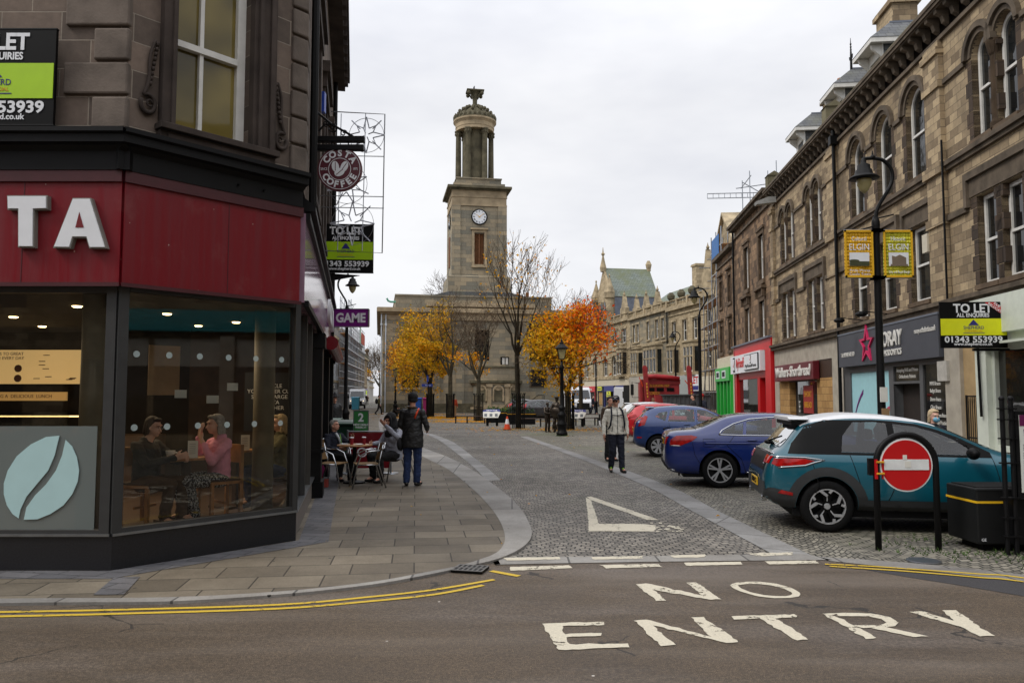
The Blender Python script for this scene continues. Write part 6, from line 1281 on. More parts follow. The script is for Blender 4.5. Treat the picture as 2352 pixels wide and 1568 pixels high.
ME=dict(L=4.69,paint=BLUE,wx=(1.02,3.86),wr=.335,rim='twin',rimr=.69,tum=.44,hatch=0,cabin=[(1.0,.5),(3.1,.5),(3.15,.96),(2.62,1.27),(2.2,1.35),(1.7,1.345),(1.3,1.27),(.9,1.1),(.85,.95)],seats=(2.1,1.35),
 zt=[(0,.72),(.03,.95),(.07,1.02),(.18,1.06),(.6,1.10),(.8,1.17),(1.25,1.35),(1.7,1.405),(2.2,1.41),(2.6,1.35),(3.3,1.04),(3.55,.98),(4.3,.88),(4.58,.76),(4.67,.6),(4.69,.52)],
 zb=[(0,.4),(.12,.28),(.5,.22),(4.2,.22),(4.6,.28),(4.69,.36)],belt=[(0,.97),(2,.985),(4.69,.95)],w=[(0,.72),(.05,.8),(.25,.87),(.8,.905),(3.6,.905),(4.2,.85),(4.6,.7),(4.69,.58)],
 win=[[(1.06,1.02),(1.46,1.01),(1.49,1.22),(1.3,1.18),(1.12,1.08)],[(1.52,1.01),(2.18,1.005),(2.18,1.305),(1.9,1.3),(1.55,1.245)],[(2.27,1.005),(3.06,1.0),(2.75,1.17),(2.5,1.265),(2.27,1.3)]],
 rearwin=[(.72,-.6),(1.2,-.5),(1.2,.5),(.72,.6)],screen=[(2.62,-.52),(3.2,-.68),(3.26,0),(3.2,.68),(2.62,.52)],
 seams=[[(1.3,.98),(1.16,.8),(1.42,.55),(1.5,.3)],[(2.2,1.3),(2.22,.95),(2.2,.3)],[(3.2,.98),(3.3,.7),(3.25,.3)],[(.52,.86),(.56,.62),(.66,.45)]],extra=[me_extra])
car('saloon_car','metallic blue saloon with chrome window trim parked beside the teal crossover',(3.04,15.95,0),R(-8),ME)
# ---- hatchbacks
def hatch(name,label,loc,rz,paint,lamp,rim='cover',dark=False,platet='SP12 VXU'):
    def ex(root,patch,line,proj):
        for a in ('s','l'):
            patch('tail_lamp',lamp,M['red_reflector'],a,.008); patch('side_trim',[(1.2,.25),(2.7,.25),(2.7,.3),(1.2,.3)],M['plastic_black'],a,.005); patch('reflector',[(.1,.53),(.24,.53),(.24,.57),(.1,.57)],M['red_reflector'],a,.006)
        for s in (-1,1): patch('tail_lamp',[(s*.55,.86),(s*.74,.84),(s*.7,1.12),(s*.58,1.12)],M['red_reflector'],'r',.01)
        plate(root,.01,.76,platet,.5); patch('bumper_trim',[(-.66,.36),(.66,.36),(.62,.46),(-.62,.46)],M['plastic_black'],'r',.006); m=MB(); m.prismx([(-.55,1.39),(-.45,1.42),(.45,1.42),(.55,1.39),(.45,1.37),(-.45,1.37)],.36,.6); m.build('roof_spoiler',paint,root,bevel=.01); m=MB(); m.tube([(.2,-.2,1.1),(.3,.2,1.2)],.012,5); m.build('rear_wiper',M['sign_black'],root)
        handle(root,proj,1.5,.92,paint); handle(root,proj,2.3,.92,paint); mirror(root,2.62,.86,1.02,paint,-1); mirror(root,2.62,.86,1.02,paint,1)
    sp=dict(L=3.97,paint=paint,wx=(.70,3.18),wr=.31,rim=rim,rimr=.66,tum=.42,cabin=[(.4,.5),(2.65,.5),(2.65,.95),(2.25,1.2),(1.9,1.34),(1.4,1.395),(.8,1.365),(.5,1.2),(.36,1.0)],
     zt=[(0,.62),(.03,.85),(.08,1.0),(.16,1.07),(.48,1.37),(.8,1.43),(1.4,1.46),(1.9,1.42),(2.3,1.27),(2.75,1.04),(3,.99),(3.6,.86),(3.88,.7),(3.97,.5)],
     zb=[(0,.4),(.12,.3),(.5,.23),(3.5,.23),(3.9,.3),(3.97,.38)],belt=[(0,1.0),(1.5,.97),(3.97,.93)],w=[(0,.66),(.05,.75),(.2,.82),(.6,.855),(3.1,.855),(3.6,.8),(3.88,.66),(3.97,.52)],
     win=[[(.62,1.14),(.9,1.02),(.98,1.25),(.95,1.29),(.72,1.24)],[(.98,1.01),(1.72,1.0),(1.72,1.345),(1.35,1.345),(1.05,1.31)],[(1.8,1.0),(2.62,.99),(2.3,1.19),(2.05,1.31),(1.8,1.345)]],
     rearwin=[(-.6,1.08),(.6,1.08),(.5,1.34),(-.5,1.34)],screen=[(2.0,-.5),(2.7,-.64),(2.76,0),(2.7,.64),(2.0,.5)],seams=[[(1.0,.98),(1.05,.7),(1.2,.32)],[(1.76,1.34),(1.78,.95),(1.76,.3)],[(2.66,.97),(2.74,.7),(2.7,.3)]],extra=[ex])
    return car(name,label,loc,rz,sp)
LF_=[(.14,.86),(.32,.9),(.42,1.14),(.34,1.17),(.2,1.02)]
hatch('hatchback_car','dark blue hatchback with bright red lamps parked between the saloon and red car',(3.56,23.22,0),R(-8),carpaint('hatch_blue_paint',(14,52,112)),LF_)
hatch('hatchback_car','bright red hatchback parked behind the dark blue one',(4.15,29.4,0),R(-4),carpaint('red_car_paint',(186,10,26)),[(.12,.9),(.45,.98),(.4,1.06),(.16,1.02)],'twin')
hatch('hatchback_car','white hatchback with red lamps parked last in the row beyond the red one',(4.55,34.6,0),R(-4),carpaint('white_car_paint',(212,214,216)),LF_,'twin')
hatch('estate_car','dark grey car with a chrome window line parked before the church behind the planters',(.5,53.9,0),R(8),carpaint('grey_car_paint',(50,50,54)),LF_,'twin')
hatch('estate_car','second dark car half hidden behind the big bare tree before the church',(-.5,58.5,0),R(8),carpaint('black_car_paint',(32,34,40)),LF_,'twin')
# ---- vans
def van(label,loc,rz,mat,face=True,sx=1):
    v=thing('white_van',label,'van',loc,rz)   # local x forward
    m=MB(); m.prism([(0,.45),(5.4,.45),(5.5,.75),(5.45,1.15),(4.75,1.35),(4.2,2.25),(3.9,2.5),(.1,2.55),(0,2.4)],-.98,.98); m.build('body',mat,v,bevel=.08,seg=3)
    m=MB(); m.add([(4.74,-.85,1.42),(4.74,.85,1.42),(4.28,.78,2.2),(4.28,-.78,2.2)],[(0,1,2,3)]); o=m.build('windscreen',M['glass_car'],v); o.location=(.03,0,.02)
    m=MB(); [m.box(3.3,4.3,s*.985-.01,s*.985+.01,1.45,2.1) for s in (-1,1)]; m.build('side_window',M['glass_car'],v)
    m=MB(); m.box(5.48,5.53,-.6,.6,.62,1.0); m.box(5.4,5.55,-.95,.95,.4,.6); m.build('grille',M['plastic_black'],v)
    for s in (-1,1): m=MB(); m.ell((5.36,s*.78,1.0),(.12,.18,.14)); m.build('headlamp',M['head_lit'] if sx==2 else M['chrome'],v); m=MB(); m.ell((4.45,s*1.12,1.5),(.08,.13,.18)); m.build('door_mirror',M['plastic_black'],v)
    for x in (.95,4.55):
        for s in (-1,1): m=MB(); m.lathe([(.0,-.1),(.22,-.1),(.33,-.08),(.34,.1),(0,.1)],(x,s*.9,.34),18,'y'); m.build('wheel',M['rubber'],v)
    return v
van('white van with a dark windscreen facing down the left side street',(-20.2,103,0),R(-80),M['white_van'],sx=2)
van('white van parked nose forward behind the bronze statue and orange tree',(5.9,79,0),R(-82),M['white_van'])
van('white van half hidden beside the grey sided box lorry by the far shops',(11.3,80,0),R(-82),M['white_van'])
# ---- skip lorry and box lorry
lr=thing('skip_lorry','red skip lorry with raised arms and tarpaulin roll standing behind the parked cars','lorry',(9.45,49,0),R(-4))   # local x right, y away
m=MB(); m.box(-1.2,1.2,.3,6,.7,1.0); m.box(-1.25,1.25,.0,.6,.55,.9); m.build('chassis',M['rubber'],lr)
m=MB(); m.box(-1.18,1.2,1.5,1.62,.9,2.72); m.box(-1.25,1.25,1.45,1.66,2.45,2.75); m.box(-1.3,-1.15,1.4,1.7,.8,2.75); m.build('bulkhead',M['skip_red'],lr)
m=MB(); m.tube([(-1.05,1.45,2.9),(-.3,1.43,2.93),(.4,1.45,2.88),(1.2,1.45,2.78)],[.16,.18,.17,.15],12); m.build('tarpaulin_roll',M['tarp_red'],lr,smooth=True)
m=MB(); [m.box(a,a+.46,1.47,1.5,2.0,2.22) for a in (-.85,-.25,.4)]; m.build('vent_mesh',M['sign_black'],lr)
fit('lorry_text','TEL ELGIN 547496 / 543337',-.7,.55,2.35,.16,M['gold_text'],lr,1.43,.005); fit('lorry_text','GORDON',-.75,-.05,1.87,.2,M['gold_text'],lr,1.43,.005)
for s,x0 in ((-1,-1.05),(1,1.75)):
    m=MB(); t_=.0 if s<0 else .0; m.prism([(x0-.14+.18,.6),(x0+.14+.18,.6),(x0+.13,3.5),(x0+.04,3.62),(x0-.1,3.62),(x0-.15,3.5)],.6 if s<0 else .9,.9 if s<0 else 1.2); m.build('lift_arm',M['skip_red'],lr); q=MB(); [q.box(x0-.03+.18*(1-(z-.6)/3),x0+.05+.18*(1-(z-.6)/3),.58 if s<0 else .88,.6 if s<0 else .9,z,z+.12) for z in (1.6,1.8,2.0,2.2,2.4)]; q.build('arm_marking',M['gold_text'],lr)
m=MB(); m.prism([(.0,.75),(2.6,.75),(2.75,1.75),(-.15,1.75)],-.9,.5); m.box(-.2,2.8,-1.0,.6,1.72,1.8); [m.box(.05+i*.26,.11+i*.26,-.95,-.9,.75,1.72) for i in range(11)]; o=m.build('skip',M['skip_grey'],lr); m=MB(); m.box(-.55,.0,-.4,.3,.8,1.75); m.build('skip_end',M['skip_red'],lr)
m=MB(); m.cyl((-.7,.2,1.3),(0,.2,1.3),.28,n=16); m.build('winch_drum',M['rust'],lr)
m=MB(); m.box(-1.2,1.2,2.0,4.0,.9,2.6); m.build('cab',M['skip_red'],lr); m=MB(); m.tube([(-1.3,2.2,2.5),(-1.75,2.3,2.6),(-1.75,2.3,1.6),(-1.3,2.2,1.6)],.025,5); m.box(-1.85,-1.65,2.2,2.28,1.75,2.45); m.build('door_mirror',M['plastic_black'],lr)
m=MB(); m.lathe([(.09,2.75),(.09,2.95),(.03,3.0)],(.65,2.2,0),10); m.build('beacon',M['amber'],lr); m=MB(); m.tube([(-1.38,1.2,2.9),(-1.15,1.2,2.3)],.03,5); m.tube([(1.5,1.2,2.7),(1.8,1.2,2.3)],.03,5); m.build('marker_board',M['orange'],lr)
for s in (-1,1):
    for y in (.9,4.5): m=MB(); m.lathe([(.0,-.15),(.3,-.15),(.48,-.12),(.5,.15),(0,.15)],(s*1.05,y,.5),20,'x'); m.build('wheel',M['rubber'],lr)
bl=thing('box_lorry','white box lorry with a grey side parked beyond the red skip lorry','lorry',(12.2,60,0),R(8))
m=MB(); m.box(-1.25,1.6,0,7,1.0,3.25); m.build('cargo_box',M['truck_grey'],bl); m=MB(); m.box(-1.2,1.55,-.05,.0,1.05,3.22); m.build('rear_door',M['white_van'],bl); m=MB(); m.box(-1.1,1.4,.1,9,.5,1.0); m.box(-1.2,1.5,7.1,9,.6,2.6); m.build('chassis',M['plastic_black'],bl)
for s in (-1.05,1.35):
    for y in (1.5,7.8): m=MB(); m.lathe([(.0,-.15),(.3,-.15),(.48,-.12),(.5,.15),(0,.15)],(s,y,.5),18,'x'); m.build('wheel',M['rubber'],bl)
# ---------------------------------------------------------------- trees
n=NM('bark'); n.base(n.mix(n.ramp(n.noise(5,6,.7),.35,.7),srgb(52,48,40),srgb(98,92,74)),.95,.2); n.bump(n.noise(30,4,.7),.6,.02); M['bark']=n.m
n=NM('bark_dark'); n.base(n.mix(n.ramp(n.noise(4,6,.7),.35,.7),srgb(34,30,25),srgb(62,56,42)),.95,.2); n.bump(n.noise(30,4,.7),.6,.02); M['bark_dark']=n.m
n=NM('twig'); n.base(n.mix(n.noise(3,3),srgb(62,52,42),srgb(104,88,70)),.95,.2); M['twig']=n.m
def leafmat(name,cols,bias=None):
    n=NM(name); ge=n.n('NewGeometry'); r=ge.outputs['Random Per Island']; f=n.math('ADD',n.math('MULTIPLY',r,.5),n.math('MULTIPLY',n.noise(.7,4,.6),.75))
    if bias:
        sp=n.n('SeparateXYZ'); n.i(sp,0,n.obj()); f=n.math('ADD',f,n.math('ADD',n.math('MULTIPLY_ADD',sp.outputs[2],bias[2],-bias[3]),n.math('MULTIPLY',sp.outputs[0],bias[0])))
    cr=n.n('ValToRGB'); e=cr.color_ramp.elements; n.i(cr,0,f)
    while len(e)<len(cols): e.new(.5)
    for i,c in enumerate(cols): e[i].position=.25+.7*i/(len(cols)-1); e[i].color=srgb(*c)
    n.base(cr.outputs[0],.7,.3); n.i(n.p,'Subsurface Weight',0.)
    tl=n.n('BsdfTranslucent'); n.t.links.new(cr.outputs[0],tl.inputs[0]); mx=n.n('MixShader'); mx.inputs[0].default_value=.35; n.t.links.new(n.p.outputs[0],mx.inputs[1]); n.t.links.new(tl.outputs[0],mx.inputs[2]); n.t.links.new(mx.outputs[0],n.out.inputs[0]); return n.m
M['leaf_yellow']=leafmat('yellow_leaf',[(150,124,18),(204,154,14),(232,168,14),(236,132,18)]); M['leaf_green']=leafmat('green_yellow_leaf',[(112,108,22),(168,138,18),(222,170,18),(236,160,22)])
M['leaf_orange']=leafmat('orange_leaf',[(190,150,14),(230,164,10),(236,132,10),(230,96,14),(222,82,24)],(.12,0,.06,.46))
def tree(name,label,loc,H,fork,r0,spread,seed,crown=None,leaves=0,leafm=None,lmin=0,lmax=99,levels=5,lean=0,bark='bark',up=.35,twig=.011,lsz=.085,sub=3,group='street trees before the church',lrad=.16,fan=.62):
    rnd=random.Random(seed); t=thing(name,label,'tree',loc,0,group); tr=MB(); tw=MB(); tips=[]
    def branch(p,d,L,r,lv):
        n_=4 if lv>0 else 6; pts=[p]; rs=[r]; q=p.copy(); dd=d.copy()
        for i in range(n_):
            dd=(dd+Vector((rnd.gauss(0,.11),rnd.gauss(0,.11),rnd.gauss(0,.06)+up*.22*(1 if lv>1 else .5)))).normalized(); q=q+dd*(L/n_); pts.append(q.copy()); rs.append(max(r*(1-.5*(i+1)/n_),twig*.6))
        (tr if lv<=2 else tw).tube(pts,rs,7 if lv==0 else (5 if lv<=2 else 3),cap=False)
        if lv>=levels-2:
            for k in range(1,len(pts)): tips.append((pts[k],lv))
        if lv<levels:
            k_=sub if lv<levels-1 else sub+1
            for j in range(k_):
                i=min(n_,max(1,int(n_*(.35+.65*(j+1)/k_)))); 
                a=2*PI*(j/k_+rnd.random()*.6); side=dd.orthogonal().normalized(); side.rotate(Matrix.Rotation(a,3,dd))
                nd=(dd*(1-fan*.45)+side*(fan+rnd.random()*.25)).normalized(); branch(pts[i],nd,L*(.60+.22*rnd.random()),max(rs[i]*.72,twig),lv+1)
            branch(q,dd,L*.72,rs[-1],lv+1)
    base=Vector((0,0,-.05)); pts=[base,Vector((lean*.3,0,fork*.35)),Vector((lean*.7,.03,fork*.7)),Vector((lean,0,fork))]; tr.tube(pts,[r0*1.25,r0,r0*.92,r0*.85],10,cap=False)
    nb=5
    for j in range(nb):
        a=2*PI*(j+rnd.random()*.4)/nb; el=spread if j else spread*.3; d=Vector((math.cos(a)*el,math.sin(a)*el,1)).normalized(); L=(H-fork)*.40*(.8+.3*rnd.random()); branch(pts[-1]-Vector((0,0,.5*rnd.random() if j else 0)),d,L,r0*(.55 if j else .75),1)
    tr.build('trunk',M[bark],t,smooth=True); tw.build('twigs',M['twig'],t)
    if leaves:
        lm=MB(); cand=[p for p,lv in tips if lmin<=p.z<=lmax]
        if crown: cand=[p for p in cand if crown(p)]
        for i in range(leaves if cand else 0):
            c=rnd.choice(cand)+Vector((rnd.gauss(0,lrad),rnd.gauss(0,lrad),rnd.gauss(0,lrad*.8))); s=lsz*(.6+.8*rnd.random())
            n_=Vector((rnd.gauss(0,1),rnd.gauss(0,1),rnd.gauss(.5,1))).normalized(); x=n_.orthogonal().normalized(); x.rotate(Matrix.Rotation(rnd.random()*6.3,3,n_)); y=n_.cross(x)
            lm.add([c-x*s,c-x*.2*s+y*s*.62+n_*s*.15,c+x*s,c+x*.1*s-y*s*.62],[(0,1,2,3)])
        lm.build('crown',M[leafm],t,fix=False)
    return t
def gx(u,v): p=G(u,v); return (p.x,p.y,0)
T_specs=[
 dict(name='maple_tree',label='small yellow and orange maple tree nearest the left corner of the church',loc=gx(945,951),H=7.8,fork=2.6,r0=.13,spread=.6,seed=3,crown=lambda p:abs(p.x)<1.9 and p.z>2.2,leaves=6800,leafm='leaf_yellow',sub=3,lsz=.10,fan=.75,up=.2,lrad=.24),
 dict(name='maple_tree',label='yellow green maple tree with its trunk beside the blue finger sign',loc=gx(988,957),H=9.0,fork=3.0,r0=.17,spread=.62,seed=8,crown=lambda p:-2.4<p.x<1.5,leaves=7800,leafm='leaf_green',sub=3,bark='bark_dark',lsz=.095,fan=.75,up=.2,lrad=.24),
 dict(name='maple_tree',label='grey trunked tree with bare top and yellow lower branches behind the orange person',loc=gx(1034,960),H=9.4,fork=3.3,r0=.18,spread=.55,seed=12,leaves=2000,crown=lambda p:p.x<.6,leafm='leaf_green',lmax=5.6,sub=2,levels=5,twig=.013,lsz=.09),
 dict(name='maple_tree',label='nearly bare tree with a few yellow leaves in front of the stone fountain',loc=gx(1099,967),H=8.0,fork=2.9,r0=.16,spread=.6,seed=21,leaves=420,leafm='leaf_yellow',sub=2,levels=5,twig=.013,lmax=4.6,lsz=.09),
 dict(name='maple_tree',label='tallest bare tree with a dark upswept crown right of the traffic cone',loc=gx(1191,984),H=9.6,fork=3.9,r0=.14,spread=.32,seed=5,leaves=330,leafm='leaf_yellow',sub=2,bark='bark_dark',up=.5,levels=5,lsz=.07,fan=.40,lean=-.1,twig=.012),
 dict(name='maple_tree',label='round vivid orange and red maple tree behind the victorian lamp post',loc=gx(1305,986),H=6.5,fork=2.1,r0=.17,spread=.72,seed=17,crown=lambda p:(p.x/2.1)**2+((p.z-4.1)/2.35)**2<1,leaves=10500,leafm='leaf_orange',sub=3,lsz=.078,lrad=.24,fan=.68,up=.14,lmax=6.3),
 dict(name='bare_tree',label='bare brown tree whose thin twigs rise behind the orange maple',loc=(5.0,57,0),H=9.8,fork=4.2,r0=.15,spread=.8,seed=31,sub=3,bark='bark_dark'),
 dict(name='bare_tree',label='distant bare tree showing over the low cottage in the left side street',loc=(-33,196,0),H=15,fork=4,r0=.3,spread=.8,seed=33,sub=3,leaves=500,leafm='leaf_yellow',lsz=.2,lmax=8,twig=.03,group='distant bare trees')]
for s in T_specs: tree(**s)
tree('bare_tree','bare tree whose twig tops show above the left side of the church roof',(-6.5,112,0),21,12,.3,.9,35,twig=.03,group='distant bare trees')
# guards
def guard(loc,label,r=.30,h=1.86,n_=16):
    g=thing('tree_guard',label,'tree guard',loc,0,'tree guards of black iron bars'); m=MB()
    for k in range(n_):
        a=2*PI*k/n_; x,y=r*math.cos(a),r*math.sin(a); m.tube([(x,y,0),(x,y,h-.2),(x*1.02,y*1.02,h-.1),(x*1.16,y*1.16,h),(x*1.22,y*1.22,h-.03)],.027,4)
    m.build('bars',M['black_iron'],g)
    for z in (.25,.95,h-.2): q=MB(); q.tube([(r*math.cos(2*PI*k/18),r*math.sin(2*PI*k/18),z) for k in range(18)],.02,4,closed=True); q.build('hoop',M['black_iron'],g)
    return g
for s,l in zip(T_specs[:6],('black iron tree guard round the smallest yellow maple at the church corner','black iron tree guard round the maple beside the blue finger sign','black iron tree guard the orange topped person leans on','black iron tree guard round the tree before the stone fountain','black iron tree guard round the tallest bare tree beside the cone','black iron tree guard round the orange maple behind the victorian lamp')): guard(s['loc'],l,r=.31)
# fallen leaves
rnd=random.Random(2); m=MB()
def scatter(cx,cy,rx,ry,n_,s0):
    for i in range(n_):
        x,y=cx+rnd.gauss(0,rx),cy+rnd.gauss(0,ry); s=s0*(.6+.7*rnd.random()); a=rnd.random()*6.3; dx,dy=math.cos(a)*s,math.sin(a)*s; t=rnd.random()*.02
        if y>8.5: m.add([(x-dx,y-dy,.02),(x+dy*.6,y-dx*.6,.02+t),(x+dx,y+dy,.024),(x-dy*.6,y+dx*.6,.022+t)],[(0,1,2,3)])
for s,n_ in zip(T_specs[:6],(1500,1500,1900,1500,220,420)): scatter(s['loc'][0],s['loc'][1]-.6,2.4,1.3,n_,.085)
scatter(1,36,6,9,160,.05); scatter(-1,13,2.5,2.5,22,.03)
fl=m.build('fallen_leaves',M['leaf_yellow'],fix=False); setp(fl,'yellow and orange leaves lying on the setts under the trees','leaves',kind='stuff')
# ---------------------------------------------------------------- street furniture
BI=M['black_iron']
def neck_lamp(label,loc,side,h=6.3,arm=True,sc=1.0):
    l=thing('street_lamp',label,'street lamp',loc,0,'swan neck street lamps'); s=side   # side: +1 neck bows to the right, lantern hangs left
    m=MB(); m.lathe([(.16,0),(.17,.05),(.15,.12),(.14,1.0),(.16,1.04),(.16,1.1),(.1,1.2),(.075,1.3),(.064,4.9),(.075,5.0),(.075,5.1),(.045,5.2)],(0,0,0),14); m.build('pole',BI,l,smooth=True)
    m=MB(); ctl=[(0,5.1),(.04,5.35),(.2,5.62),(.34,5.88),(.34,6.12),(.2,6.3),(.0,6.35),(-.2,6.34)]
    pts=dense([Vector((s*x,0,z)) for x,z in ctl],4); m.tube(pts,.035,8); m.ell((s*-.02,0,6.37),.05); m.tube([(s*-.02,0,6.35),(s*-.02,0,6.5)],[.03,.008],6); m.build('neck',BI,l,smooth=True)
    m=MB(); lx=-.2*s; m.lathe([(.02,6.36),(.05,6.3),(.05,6.25),(.12,6.21),(.125,6.13),(.155,6.11),(.17,6.03),(.265,5.97),(.28,5.945),(.14,5.935)],(lx,0,0),20); m.build('lamp_hood',BI,l,smooth=True)
    m=MB(); m.lathe([(.13,5.94),(.14,5.9),(.13,5.82),(.08,5.72),(.02,5.66)],(lx,0,0),18); m.build('lamp_bowl',M['lamp_glass'],l,smooth=True)
    m=MB(); m.tube([(0,0,5.16),(.35,-.0,5.24)],.015,5); m.tube([(0,0,5.02),(-.3,0,4.94)],.015,5); m.build('ladder_bar',BI,l); return l
L1_=neck_lamp('nearest swan neck street lamp carrying two yellow banners in front of the orthodontist shop',(7.05,15,0),1)
neck_lamp('swan neck street lamp rising behind the purple hanging sign',(-6.35,30,0),-1); neck_lamp('swan neck street lamp standing beside the red skip lorry and TO LET sign',(8.06,33.6,0),1); neck_lamp('swan neck street lamp in front of the far bay windows above the box lorry',(11.9,57,0),1); neck_lamp('swan neck street lamp standing behind the orange maple by the red mobile phone shop',(7.6,71,0),1)
def banner(label,x0,x1,fm,s1,s2,s3,pic):
    b=thing('banner',label,'banner',(7.05,15,0)); z0,z1=4.0,4.92
    m=MB(); n_=10
    for i in range(n_):
        for j in range(14):
            f=lambda a,c: (x0+(x1-x0)*a/n_,-.06+.018*math.sin(a*.9+c*.35)*(1-c/18),z0+(z1-z0)*c/14); m.add([f(i,j),f(i+1,j),f(i+1,j+1),f(i,j+1)],[(0,1,2,3)])
    o=m.build('cloth',fm,b,smooth=True); so=o.modifiers.new('s','SOLIDIFY'); so.thickness=.004
    e=MB(); [e.box(a,c,-.09,-.082,d,f) for a,c,d,f in ((x0,x1,z0,z0+.04),(x0,x1,z1-.04,z1),(x0,x0+.035,z0,z1),(x1-.035,x1,z0,z1))]; e.build('border',M['gold_banner'],b)
    xc=(x0+x1)/2; fit('banner_text',s1,xc-.14,xc+.14,z1-.17,.085,M['sign_white'],b,-.092,.002); fit('banner_text',s2,xc-.19,xc+.19,z1-.33,.13,M['sign_white'],b,-.092,.002); fit('banner_text',s3,xc-.2,xc+.2,z0+.1,.05,M['sign_white'],b,-.092,.002)
    m=MB(); m.box(xc-.19,xc+.19,-.09,-.084,z0+.22,z0+.48); p=m.build('picture',M['sign_white'],b)
    if pic: m=MB(); m.box(xc-.19,xc+.19,-.094,-.09,z0+.22,z0+.31); m.ell((xc-.1,-.09,z0+.32),(.1,.004,.03)); m.build('picture_trees',paint('picture_green',(60,64,34)),p)
    else: m=MB(); m.prism([(xc-.13,z0+.24),(xc+.14,z0+.24),(xc+.14,z0+.38),(xc+.02,z0+.44),(xc-.06,z0+.40),(xc-.13,z0+.42)],-.094,-.09); m.box(xc-.16,xc+.17,-.096,-.09,z0+.22,z0+.255); m.build('picture_house',paint('picture_brown',(120,104,88)),p)
    for z in (z0,z1): m=MB(); m.tube([(0,-.06,z),(x1 if x1>0 else x0,-.06,z)],.014,6); m.box(-.1,.1,-.1,.1,z-.03,z+.03); m.build('banner_arm',M['steel'],b)
banner('golden yellow street banner with a riverside picture on the lamp post',-.65,-.1,M['gold_banner'],'Cultural','ELGIN','Pride Moray\nCastle Town',True); banner('paler lime yellow street banner with a house picture on the lamp post',.1,.66,M['lime_banner'],'Historic','ELGIN','City and Royal Burgh',False)
o=box('paper_notice',M['paper'],L1_,-.08,.05,-.16,-.12,1.62,1.9); o=box('paper_notice',M['poster_tan'],L1_,-.06,.07,-.17,-.12,1.2,1.5)
def vic_lamp(label,loc):
    l=thing('victorian_lamp',label,'lamp post',loc,0,'victorian lantern posts'); m=MB(); m.lathe([(.24,0),(.24,.14),(.2,.18),(.19,.42),(.22,.46),(.22,.52),(.16,.62),(.15,.8),(.19,.86),(.19,.93),(.12,1.02),(.11,1.12),(.16,1.18),(.12,1.25),(.08,1.34),(.07,2.85),(.1,2.9),(.1,2.97),(.06,3.05),(.05,3.25)],(0,0,0),14); m.build('post',BI,l,smooth=True)
    m=MB(); m.tube([(-.36,0,2.93),(.36,0,2.93)],.018,6); m.ell((-.37,0,2.93),.035); m.ell((.37,0,2.93),.035); m.build('ladder_bar',BI,l)
    m=MB(); 
    for z,r in ((3.3,.15),(3.74,.27)): m.tube([(r*math.cos(R(45+90*k)),r*math.sin(R(45+90*k)),z) for k in range(4)],.02,4,closed=True)
    for k in range(4): a=R(45+90*k); m.tube([(.15*math.cos(a),.15*math.sin(a),3.3),(.27*math.cos(a),.27*math.sin(a),3.74)],.015,4)
    m.lathe([(.3,3.74),(.3,3.78),(.13,3.94),(.09,3.96),(.09,4.02),(.04,4.06),(.05,4.1),(.01,4.2)],(0,0,0),8); m.build('lantern_frame',BI,l)
    m=MB(); m.lathe([(.14,3.31),(.255,3.73)],(0,0,0),4); o=m.build('lantern_glass',M['lamp_glass'],l); o.rotation_euler=(0,0,R(45)); return l
vic_lamp('ornate black victorian lantern post in front of the bronze statue and orange maple',(2.15,33.9,0)); vic_lamp('slim black victorian lantern post by the bicycles at the left church corner',(-9.5,64,0)); vic_lamp('slim black victorian lantern post beside the white van and far shops',(6.6,75.5,0))
# no entry hoop
hp=thing('no_entry_sign','red no entry disc held in a black hooped frame before the teal crossover','road sign',(4.5,9.03,0))
m=MB(); m.tube([(-.34,0,-.02),(-.34,0,.96)]+[(.34*math.cos(R(a)),0,.96+.34*math.sin(R(a))) for a in range(170,0,-10)]+[(.34,0,.96),(.34,0,-.02)],.036,12); m.build('hoop',M['black_paint'],hp,smooth=True)
m=MB(); m.lathe([(0,-.03),(.3,-.03),(.3,-.018),(0,-.018)],(-.01,0,.955),48,'y'); d=m.build('sign_disc',paint('retro_white',(222,224,224),rough=.4),hp)
m=MB(); m.lathe([(0,-.034),(.283,-.034),(.283,-.03),(0,-.03)],(-.01,0,.955),48,'y'); m.build('red_face',paint('sign_red',(190,14,20),rough=.4,var=.04),d); m=MB(); m.box(-.265,.245,-.039,-.034,.9,1.02); m.build('white_bar',M['retro_white'],d,bevel=.002)
m=MB(); m.box(-.03,.04,-.042,-.039,.93,1.0); m.box(-.05,-.005,-.042,-.036,1.02,1.07); m.build('sticker_residue',M['paper'],d)
m=MB(); m.box(-.43,-.36,-.03,.03,.84,1.03); m.build('hinge',M['black_paint'],hp); m=MB(); m.box(-.375,-.345,-.05,-.035,.8,1.02); m.box(-.29,-.275,-.04,-.02,.8,.86); m.build('hinge_tape',M['red_shop'],hp); m=MB(); [m.tube([(-.36,-.05,z),(-.27,-.045,z)],.012,5) for z in (.86,.99)]; m.build('hinge_bolt',M['gold_text'],hp)
